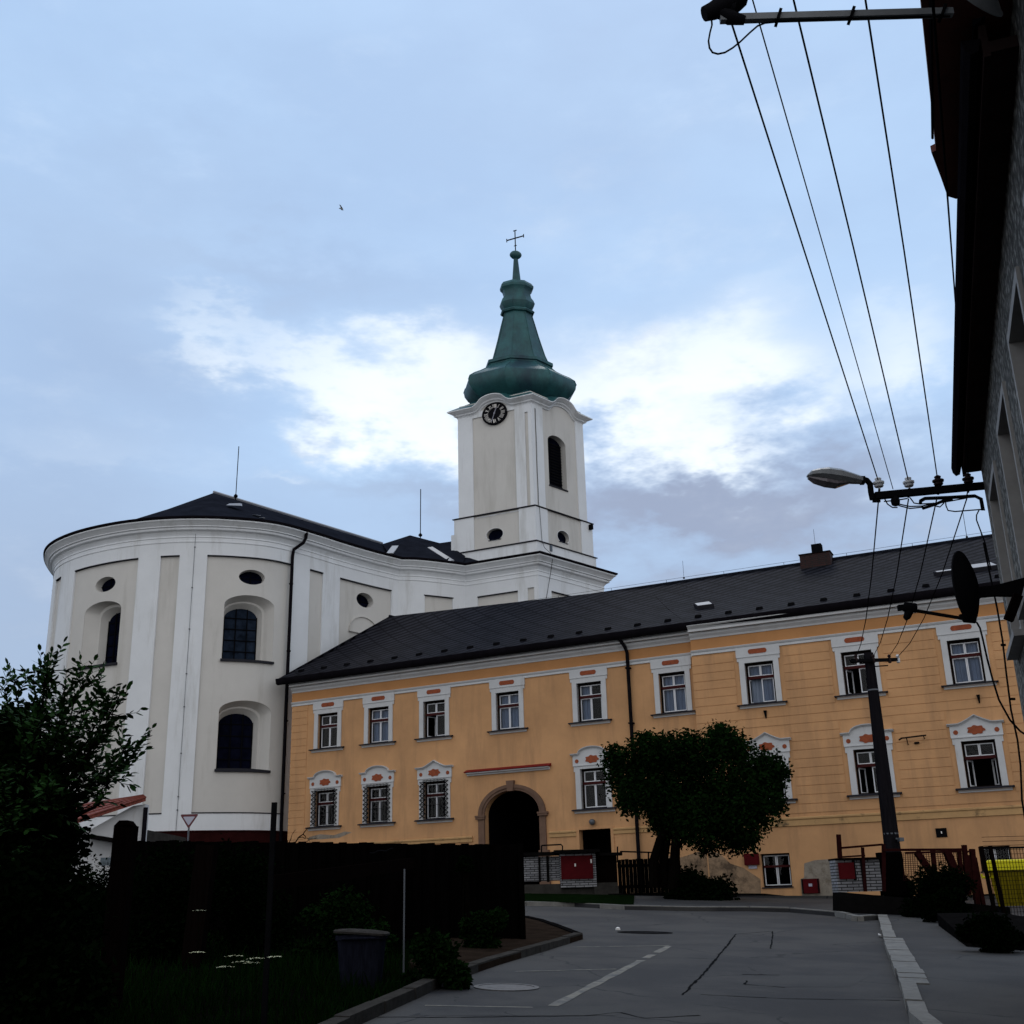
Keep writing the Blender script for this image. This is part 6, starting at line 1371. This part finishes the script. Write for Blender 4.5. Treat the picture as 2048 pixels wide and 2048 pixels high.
# bin
bx_, by_ = aty(724, 1870, 15)[:2]; gz = G(bx_, by_); zt = aty(724, 1862, 15)[2]
MT['concr_lid'] = mat('scuffed_grey_lid', (.045, .041, .038), .6, nscale=9, namt=.5)
bn = thing('wheelie_bin', (bx_, by_, gz), 'low dark plastic bin with a pale edged lid in the garden grass', 'bin')
mb = MB(); n = 28; V = []
def rr_(w, d, z, r=.06):
    out = []
    for cx, cy, a0 in ((w-r, d-r, 0), (-w+r, d-r, 90), (-w+r, -d+r, 180), (w-r, -d+r, 270)):
        for k in range(5): t = R_(a0+k*22.5); out.append((bx_+cx+r*math.cos(t), by_+cy+r*math.sin(t), z))
    return out
rings = [rr_(.22, .2, gz-.1), rr_(.23, .21, gz+.02), rr_(.275, .25, zt-.10), rr_(.295, .265, zt-.095), rr_(.295, .265, zt-.04)]
V = [p for r in rings for p in r]; m_ = len(rings[0]); mb.mesh(V, [(j*m_+k, j*m_+(k+1) % m_, (j+1)*m_+(k+1) % m_, (j+1)*m_+k) for j in range(4) for k in range(m_)]+[tuple(range(m_))]); mb.build('body', 'bin', bn, smooth=40)
mb = MB(); rings = [rr_(.315, .28, zt-.035), rr_(.32, .285, zt-.012), rr_(.30, .26, zt+.005), rr_(.15, .13, zt+.02)]; V = [(p[0], p[1], p[2]-(p[0]-bx_)*.08) for r in rings for p in r]; mb.mesh(V, [(j*m_+k, j*m_+(k+1) % m_, (j+1)*m_+(k+1) % m_, (j+1)*m_+k) for j in range(3) for k in range(m_)]+[tuple(range(3*m_, 4*m_)), tuple(range(m_))]); mb.build('lid', 'concr_lid', bn, smooth=30)
mb = MB(); mb.tube([(bx_-.2, by_-.285, zt-.08), (bx_+.2, by_-.285, zt-.08)], .015, 6); mb.build('handle', 'bin', bn)
for sx_ in (-.17, .17): MB().tube([(bx_+sx_-.02, by_+.2, gz+.08), (bx_+sx_+.02, by_+.2, gz+.08)], .09, 14).build('wheel', 'dark', bn)
# yield sign
YS = 46; ys = thing('yield_sign', aty(376, 1700, YS), 'red and white inverted triangle yield sign on a thin grey post before the church plinth', 'traffic sign')
def tri(cx, cy, w, h, Y, r=.08):
    P = [(cx-w/2, cy), (cx+w/2, cy), (cx, cy-h)]; out = []
    for i in range(3):
        a, b, c = Vector((*P[i-1], 0)), Vector((*P[i], 0)), Vector((*P[(i+1) % 3], 0)); u = (a-b).normalized(); v = (c-b).normalized()
        for t in (0, .25, .5, .75, 1): q_ = (b+u*r)*(1-t)**2+b*2*t*(1-t)+(b+v*r)*t*t; out.append((q_.x, Y, q_.y))
    return out
tl, tr_, bt = aty(360, 1629, YS), aty(397, 1629, YS), aty(377, 1658, YS); w = tr_[0]-tl[0]; h = (tl[2]+tr_[2])/2-bt[2]; cx = (tl[0]+tr_[0])/2
MB().prism(tri(cx, tl[2], w, h, YS), (0, .03, 0)).build('sign_plate', 'signred', ys)
MB().prism(tri(cx, tl[2]-.09, w*.66, h*.62, YS-.004, .05), (0, .003, 0)).build('sign_field', 'signwhite', ys)
mb = MB(); mb.tube([(cx, YS+.06, G(cx, 39)), (cx, YS+.06, tl[2]-.05)], .035, 8); mb.build('sign_post', 'galv', ys)
# shed with white gable and red tiled roof
YH = 34
sh = thing('garden_shed', aty(220, 1720, YH), 'small outbuilding with weathered white gable and red tiled roof at the foot of the church', 'shed')
g1, g2 = aty(291, 1608, YH), aty(291, 1700, YH); xg = g1[0]; ztop = g1[2]; zsh = aty(170, 1665, YH)[2]; xs = aty(170, 1665, YH)[0]; xa = aty(240, 1640, YH)[0]
mb = MB(); mb.prism([(xs-1, YH, G(xs, 39)), (xg, YH, G(xg, 39)), (xg, YH, ztop), (aty(265, 1612, YH)[0], YH, ztop-.05), (xs, YH, zsh), (xs-1, YH, zsh-.3)], (0, .35, 0)); mb.build('gable', 'trim', sh)
mb = MB(); mb.box(((xg+xs)/2-2, YH+2.4, (G(xs, 39)+ztop-.7)/2), (xg-xs+4, 4, ztop-.7-G(xs, 39))); mb.build('wall', 'conc', sh)
A_, B_, C_, D_ = Vector(aty(292, 1602, YH-.2)), Vector(aty(285, 1596, YH+1.5)), Vector(aty(60, 1628, YH+1.5)), Vector(aty(90, 1668, YH-.6))
mb = MB(); nb_ = 22
for k in range(nb_):
    t0, t1 = k/nb_, (k+.93)/nb_
    a, b, c, d = D_.lerp(A_, t0), D_.lerp(A_, t1), C_.lerp(B_, t1), C_.lerp(B_, t0); mb.prism([tuple(a), tuple(b), tuple(c), tuple(d)], (0, 0, .10))
for k in range(5): a, b = D_.lerp(C_, k/5), A_.lerp(B_, k/5); mb.bar(tuple(a+Vector((0, 0, .11))), tuple(b+Vector((0, 0, .11))), .05, .03)
mb.build('roof', 'tileroof', sh)
mb = MB(); mb.prism([aty(168, 1668, YH-.5), aty(204, 1672, YH-.5), aty(292, 1690, YH-.5), aty(292, 1697, YH-.5), aty(168, 1676, YH-.5)], (0, .5, 0)); mb.build('lean_to_roof', 'concdark', sh)
MB().sbox(Wall((xg, YH, 0), 0), -.02, .08, 2.2, ztop-.1, .0, .1).build('downpipe', 'gutter', sh)
ng = MB(); c_ = aty(215, 1730, 24)
for x0, y0, x1, y1 in ((200, 1715, 226, 1731),): boxpx(ng, x0, y0, x1, y1, 24, .02)
MT['bluepanel'] = mat('pale_blue_panel', (.10, .13, .15), .6, nscale=14, namt=.8)
tag(ng.build('tarpaulin', 'bluepanel', org=c_), 'scrap of pale tarpaulin seen behind the dark garden post', 'tarpaulin')
ng = MB(); boxpx(ng, 300, 1778, 353, 1799, 19, .02); MT['dim'] = mat('dim_blue_board', (.016, .018, .024), .5); tag(ng.build('water_tank', 'dim', org=aty(326, 1799, 19)), 'low dark grey water tank on the garden grass before the fence', 'tank')
# bare climber twigs on the house corner and ivy fuzz along the fence top
mb = MB(); r2 = random.Random(5)
def twig(a, b, r, jit, n=5):
    pts = [a.lerp(b, k/n)+Vector((r2.uniform(-jit, jit), r2.uniform(-jit, jit), r2.uniform(-jit, jit))) for k in range(n+1)]; mb.tube([tuple(p) for p in pts], [r*(1-.7*k/n) for k in range(n+1)], 4); return pts
base = Vector(aty(566, 1705, 54)); m_ = twig(base, Vector(aty(622, 1652, 54)), .05, .06, 7)
for k in (2, 3, 4, 5): twig(m_[k], m_[k]+Vector((r2.uniform(.3, 1.1), 0, r2.uniform(-.7, .3))), .022, .05)
for x, y in ((605, 1690), (632, 1676), (590, 1662), (600, 1705)): twig(base, Vector(aty(x, y, 54)), .03, .06)
tag(mb.build('bare_climber', 'bark', org=tuple(base)), 'leafless climbing shrub at the left corner of the ochre house', 'shrub')
# barbed wire on the fence
mb = MB(); pts = [aty(740+k*8, 1706-k*1.4+2*math.sin(k*2), 20.6) for k in range(9)]; mb.tube(pts, .012, 4); tag(mb.build('barbed_wire', 'dark', org=pts[0]), 'strand of barbed wire sloping up to the square fence post', 'wire')

# ================================================================ PLANTS
def leafy(name, m, parent, centers, count, size, seed, label=None, orgv=None, dens=.5, bell_=1.0):
    r = random.Random(seed); mb = MB(); tot = sum(c[3]**2 for c in centers)
    for cx, cy, cz, rad, *sc in centers:
        n = int(count*rad**2/tot); sy, sz = (sc+[1, 1])[:2] if sc else (1, 1)
        for _ in range(n):
            u = r.gauss(0, 1), r.gauss(0, 1), r.gauss(0, 1); l = math.sqrt(sum(v*v for v in u)) or 1; q_ = r.random()**dens*rad*(1+.17*r.gauss(0, 1))
            p = Vector((cx+u[0]/l*q_, cy+u[1]/l*q_*sy, cz+u[2]/l*q_*sz)); s_ = size*r.uniform(.6, 1.3)
            d = Vector((r.gauss(0, 1), r.gauss(0, 1), r.gauss(-.3, .6))).normalized(); e = d.cross(Vector((r.gauss(0, 1), r.gauss(0, 1), r.gauss(0, 1)))).normalized()
            mb.face([p, p+d*s_*.5+e*s_*.27, p+d*s_, p+d*s_*.5-e*s_*.27])
    return mb.build(name, m, parent, label, org=orgv)
# round tree in front of the ochre house
TY = 38
def cpx(x, y, r, Y=TY, dy=0): p = aty(x, y, Y+dy); return (p[0], p[1], p[2], r*Y/FPX)
tb = atg(1340, 1800) if False else (aty(1345, 1760, TY)[0], TY, G(aty(1345, 1760, TY)[0], TY))
tr = thing('round_tree', tb, 'dense dark round crowned tree standing before the ochre house', 'tree')
cs = []
for x, y, r in ((1255, 1560, 52), (1240, 1530, 45), (1300, 1530, 58), (1290, 1500, 42), (1350, 1530, 66), (1400, 1520, 66), (1450, 1500, 50), (1440, 1480, 42), (1470, 1490, 38), (1500, 1540, 60), (1530, 1580, 48), (1540, 1540, 42), (1520, 1620, 46), (1480, 1640, 56), (1430, 1660, 52), (1390, 1640, 58), (1340, 1600, 66), (1300, 1590, 56), (1270, 1580, 48), (1420, 1590, 74), (1475, 1585, 68), (1350, 1655, 44), (1470, 1680, 36), (1500, 1680, 26), (1330, 1490, 34), (1375, 1490, 36), (1226, 1508, 26), (1255, 1610, 26), (1568, 1545, 18), (1560, 1610, 20), (1350, 1625, 60), (1400, 1610, 60), (1320, 1640, 34), (1440, 1620, 60), (1410, 1690, 26), (1440, 1466, 22), (1290, 1478, 22)):
    cs.append(cpx(x, y, r*.86, dy=rnd.uniform(-1, 1.2)))
leafy('crown', 'leafA', tr, cs, 54000, .14, 3, dens=.45)
mb = MB()
def limb(pts, rs): mb.tube([aty(x, y, TY+d) for x, y, d in pts], rs, 8)
limb([(1308, 1775, 0), (1308, 1720, 0), (1320, 1680, 0), (1345, 1640, .2), (1350, 1590, .2)], [.17, .15, .14, .12, .08]); limb([(1328, 1775, .2), (1328, 1715, .2), (1335, 1670, .2), (1365, 1620, 0), (1390, 1560, 0)], [.17, .14, .13, .1, .06])
limb([(1347, 1780, -.1), (1350, 1715, -.1), (1352, 1670, -.1), (1380, 1640, -.3), (1450, 1600, -.5), (1500, 1560, -.5)], [.2, .16, .14, .13, .09, .05]); limb([(1352, 1700, 0), (1362, 1685, 0), (1400, 1660, .3), (1460, 1650, .6)], [.08, .07, .07, .04]); limb([(1345, 1650, .2), (1300, 1600, .4), (1255, 1560, .5)], [.09, .08, .04])
mb.build('trunk', 'bark', tr, smooth=40)
# shrubs beside it
def shrub(px, py, r, Y, name, label, n, size, m='leafB', kids=4, seed=1, org_on_ground=True):
    c = cpx(px, py, r, Y); root = thing(name, (c[0], c[1], G(c[0], c[1])), label, 'shrub'); R2 = random.Random(seed)
    gz_ = G(c[0], c[1]); cs = [c]
    for _ in range(kids+5):
        rr2 = c[3]*R2.uniform(.35, .75); cs.append((c[0]+R2.uniform(-1.4, 1.4)*c[3], c[1]+R2.uniform(-.6, .6)*c[3], max(gz_+rr2*.7, c[2]+R2.uniform(-1.6, .45)*c[3]), rr2))
    n = int(n*1.5)
    leafy('foliage', m, root, cs, n, size, seed, dens=.5)
    mb = MB(); 
    for k in range(5): mb.tube([(c[0]+R2.uniform(-.1, .1), c[1], G(c[0], c[1])-.05), (c[0]+R2.uniform(-1, 1)*c[3]*.6, c[1]+R2.uniform(-.3, .3)*c[3], c[2]+c[3]*.4)], [.03*max(1, c[3]), .012], 5)
    mb.build('stem', 'bark', root); return root
shrub(1395, 1785, 38, 37, 'shrub', 'low dark shrub at the foot of the boarded gate post under the round tree', 5000, .13, seed=11)
shrub(1375, 1760, 26, 38, 'shrub', 'small dark shrub against the red iron gate post', 2500, .13, seed=12)
shrub(1870, 1775, 42, 29.5, 'shrub', 'dark weedy bush growing through the rusty fence', 6000, .10, seed=13)
shrub(1800, 1775, 26, 32, 'shrub', 'dark bush at the foot of the utility pole', 2500, .10, seed=14)
shrub(1890, 1800, 20, 27.5, 'shrub', 'dark bush on the low wall between the rusty fence and the container', 3500, .09, seed=15)
shrub(1990, 1868, 36, 20, 'shrub', 'large black bush below the yellow container at the pavement edge', 9000, .07, seed=16)
# left foreground tree with readable leaves on arching twigs
LT = (aty(-60, 1900, 10.5)[0], 10.5, G(aty(-60, 1900, 10.5)[0], 10.5))
lt = thing('leafy_tree', LT, 'near broadleaf tree with loose leafy twigs at the left edge of the frame', 'tree')
mb = MB(); lf_ = MB(); R3 = random.Random(21); fork = Vector(aty(60, 1700, 10.5)); low_ = Vector((LT[0], LT[1], LT[2]-.1))
mb.tube([tuple(low_), tuple(low_.lerp(fork, .5)+Vector((.05, 0, 0))), tuple(fork)], [.11, .09, .075], 9)
def leaf(p, d, s_):
    d = d.normalized(); e = d.cross(Vector((R3.gauss(0, .5), R3.gauss(0, .5), 1))).normalized(); up_ = Vector((0, 0, -.12*s_))
    lf_.face([p, p+d*s_*.3+e*s_*.2, p+d*s_*.68+e*s_*.2+up_*.5, p+d*s_+up_, p+d*s_*.68-e*s_*.2+up_*.5, p+d*s_*.3-e*s_*.2])
def twig2(a, b, r, sag_=.05, leaves=14, spread=.10):
    n = 6; pts = [a.lerp(b, k/n)+Vector((R3.uniform(-.02, .02), R3.uniform(-.02, .02), -sag_*math.sin(math.pi*k/n)+R3.uniform(-.015, .015))) for k in range(n+1)]
    mb.tube([tuple(p) for p in pts], [max(.002, r*(1-.8*k/n)) for k in range(n+1)], 5, cap=False)
    dr = (b-a).normalized()
    for k in range(leaves):
        t = .15+.85*(k+R3.random()*.5)/leaves; i = min(n-1, int(t*n)); p = pts[i].lerp(pts[i+1], t*n-i); sgn = 1 if k % 2 else -1
        sd_ = dr.cross(Vector((0, 0, 1))).normalized()*sgn; leaf(p, dr*.7+sd_*R3.uniform(.4, 1)+Vector((R3.uniform(-.3, .3), R3.uniform(-.5, .5), R3.uniform(-.4, .5))), R3.uniform(.055, .095))
    leaf(b, dr, .08); return pts
tg = [(30, 1350), (8, 1372), (68, 1340), (100, 1318), (112, 1312), (80, 1330), (128, 1345), (60, 1400), (130, 1370), (175, 1352), (200, 1356), (232, 1384), (170, 1400), (215, 1415), (245, 1380), (130, 1430), (200, 1462), (284, 1480), (262, 1490), (215, 1450), (250, 1528), (230, 1545), (190, 1555), (160, 1590), (100, 1500), (40, 1480), (20, 1420), (0, 1540), (60, 1580), (115, 1600), (5, 1650), (60, 1640), (95, 1560), (45, 1530), (225, 1505), (150, 1480), (178, 1440), (10, 1460), (82, 1440), (140, 1530), (195, 1520), (25, 1600), (105, 1655), (30, 1700), (150, 1620)]
for x, y in tg:
    Y = 10.5+R3.uniform(-1.1, .8); e = Vector(aty(x, y, Y)); md = fork.lerp(e, .55)+Vector((R3.uniform(-.12, .12), R3.uniform(-.15, .15), R3.uniform(0, .12)))
    mb.tube([tuple(fork), tuple(fork.lerp(md, .5)+Vector((0, 0, .06))), tuple(md)], [.03, .02, .013], 6, cap=False); p = twig2(md, e, .012, .03, 22)
    for k in range(7):
        i = R3.choice([1, 2, 3, 4, 5]); q0 = p[i]; d_ = (e-md).normalized(); s3 = Vector((R3.uniform(-1, 1), R3.uniform(-1, 1), R3.uniform(-.7, .9))); twig2(q0, q0+(d_*.5+s3*.7).normalized()*R3.uniform(.16, .34), .006, .02, 11)
lf_.build('crown', 'leafN', lt); mb.build('trunk', 'bark', lt, smooth=40)
leafy('inner_crown', 'leafB', lt, [cpx(x, y, r, 10.6) for x, y, r in ((20, 1500, 75), (60, 1560, 80), (10, 1620, 90), (85, 1640, 60), (40, 1450, 40), (30, 1700, 90), (110, 1690, 60))], 15000, .085, 33)  # near-black inner leaves: the shade inside the crown put into their colour
# darker garden shrubs that fill the lower left
for i, (px, py, r, Y, n, lb) in enumerate(((60, 1840, 120, 9.4, 11000, 'big dark shrub under the leafy tree at the left edge'), (200, 1800, 75, 24.5, 7000, 'dark shrub behind the thick garden post below the tiled shed'), (330, 1765, 70, 17.5, 5000, 'dark shrub between the thick garden post and the slender pole'), (470, 1770, 75, 18.5, 5000, 'dark shrub against the fence below the church downpipe'), (690, 1835, 50, 18, 5000, 'rounded dark green bush behind the wheelie bin'), (868, 1905, 34, 15.0, 6000, 'weedy bush in front of the fence right of the bin'), (965, 1850, 24, 19.5, 2500, 'low weeds at the foot of the fence near its end'))):
    shrub(px, py, r, Y, 'shrub', lb, int(n*1.3), .075, m='leafA' if i > 3 else 'leafB', seed=40+i)
for px, py, r, Y, lb in ((-60, 1770, 130, 21, 'wide dark hedge bush at the far left beyond the end of the board fence'), (-260, 1760, 170, 24, 'tall dark hedge bush farthest to the left of the garden')):
    shrub(px, py, r, Y, 'shrub', lb, 9000, .11, seed=77+Y)
mb = MB(); hx = [-420, -330, -250, -180, -110, -60, 60, 200]; hh_ = [20, 34, 28, 40, 26, 16, 22, 14]
for (a, u), (b, v) in zip(list(zip(hx, hh_)), list(zip(hx, hh_))[1:]):
    for k in range(6):
        t0, t1 = k/6, (k+1)/6; f_ = lambda t: (a+(b-a)*t, u+(v-u)*(3*t*t-2*t*t*t)); (xa_, za_), (xb_, zb_) = f_(t0), f_(t1)
        mb.face([(xa_, 300, 1), (xb_, 300, 1), (xb_, 420, zb_), (xa_, 420, za_)]); mb.face([(xa_, 420, za_), (xb_, 420, zb_), (xb_, 560, 1), (xa_, 560, 1)])
tag(mb.build('hills', 'leafA'), kind='structure')
shrub(335, 1716, 15, 20.9, 'climber', 'ragged climber over the board fence between the garden post and the yield sign', 1500, .08, seed=91)
shrub(480, 1722, 13, 20.9, 'climber', 'ragged climber over the board fence just left of the slender garden pole', 1200, .08, seed=92)
shrub(930, 1722, 10, 21.0, 'climber', 'small tuft of climber at the top of the board fence below the gateway', 500, .07, seed=93)
# flowering umbels
uf = []
for px, py in ((393, 1905), (468, 1912), (512, 1917), (505, 1926), (550, 1914), (482, 1924), (450, 1934), (398, 1821)):
    Y = 9.5 if py > 1850 else 13; c = Vector(aty(px, py, Y)); root_g = G(c.x, c.y); u = thing('umbel_flower', (c.x+.05, c.y, root_g), 'x', 'wild flower', 'cream wild flowers in the dark garden'); uf.append(u)
    mb = MB(); mb.tube([(c.x+.05, c.y, root_g), (c.x+.02, c.y, (root_g+c.z)/2), (c.x, c.y, c.z-.03)], [.004, .003, .002], 4)
    for k in range(9): a = k*.7; mb.tube([(c.x, c.y, c.z-.03), (c.x+.05*math.cos(a), c.y+.05*math.sin(a), c.z)], .0012, 3)
    mb.build('stem', 'leafB', u)
    mb = MB()
    for k in range(34): a = R3.uniform(0, 6.28); q_ = .07*math.sqrt(R3.random()); mb.face([(c.x+q_*math.cos(a)+.008*math.cos(t), c.y+q_*math.sin(a)+.008*math.sin(t), c.z+.006-q_*q_*1.5+R3.uniform(-.003, .003)) for t in (0, 1.57, 3.14, 4.71)])
    mb.build('flower_head', 'flower', u)
for u, l_ in zip(uf, ('lone cream umbel flower below the slender garden pole, left of the flower group', 'cream umbel flower at the upper left of the flower group', 'widest cream umbel flower at the right of the flower group', 'cream umbel flower just under the widest one', 'single cream umbel flower at the far right, nearest the bin', 'cream umbel flower in the middle of the flower group', 'lowest cream umbel flower of the group', 'small cream flower head higher up near the dark shrub')): u['label'] = l_
# grass: thousands of blades, one object
mb = MB(); R4 = random.Random(9)
def edge_x(y):
    for (a, b), (c, d) in zip([KL0]+KL, KL):
        if b <= y <= d: return a+(c-a)*(y-b)/(d-b)
    return KL[-1][0]
cnt = 0
while cnt < 26000:
    y = 6.5+14.5*R4.random()**1.3; x = R4.uniform(-.47*y-1, edge_x(y)-.2)
    if y > 13.6 and x > edge_x(13.6): continue
    if y > KL[2][1] and x > KL[2][0]-.3-(y-KL[2][1])*.02: continue
    g_ = G(x, y); h_ = R4.uniform(.06, .24)*(1+.5*math.sin(x*1.7)*math.sin(y*.9)); a = R4.uniform(0, 6.28); w_ = .006+.004*R4.random(); lx, ly = .5*h_*R4.gauss(0, .5), .5*h_*R4.gauss(0, .5)
    mb.face([(x-w_*math.cos(a), y-w_*math.sin(a), g_), (x+w_*math.cos(a), y+w_*math.sin(a), g_), (x+lx*.5+w_*.6*math.cos(a), y+ly*.5+w_*.6*math.sin(a), g_+h_*.6), (x+lx, y+ly, g_+h_)]); cnt += 1
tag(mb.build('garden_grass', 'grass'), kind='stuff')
# bird
b0 = Vector(aty(683, 418, 60)); mb = MB(); mb.lathe(tuple(b0), [(.01, -.12), (.06, -.05), (.07, .02), (.03, .1), (.01, .14)], 8, fn=lambda r, t, z: (b0.x+z*.9, b0.y+r*math.cos(t), b0.z+r*math.sin(t)-z*.6))
mb.face([tuple(b0), tuple(b0+Vector((.1, 0, 0))), tuple(b0+Vector((-.14, .1, .16))), tuple(b0+Vector((-.2, .2, .15)))]); mb.face([tuple(b0), tuple(b0+Vector((.1, 0, 0))), tuple(b0+Vector((-.02, -.2, .14))), tuple(b0+Vector((-.1, -.3, .12)))])
tag(mb.build('bird', 'lamphead', org=tuple(b0)), 'tiny bird gliding in the open sky left of the spire', 'bird')
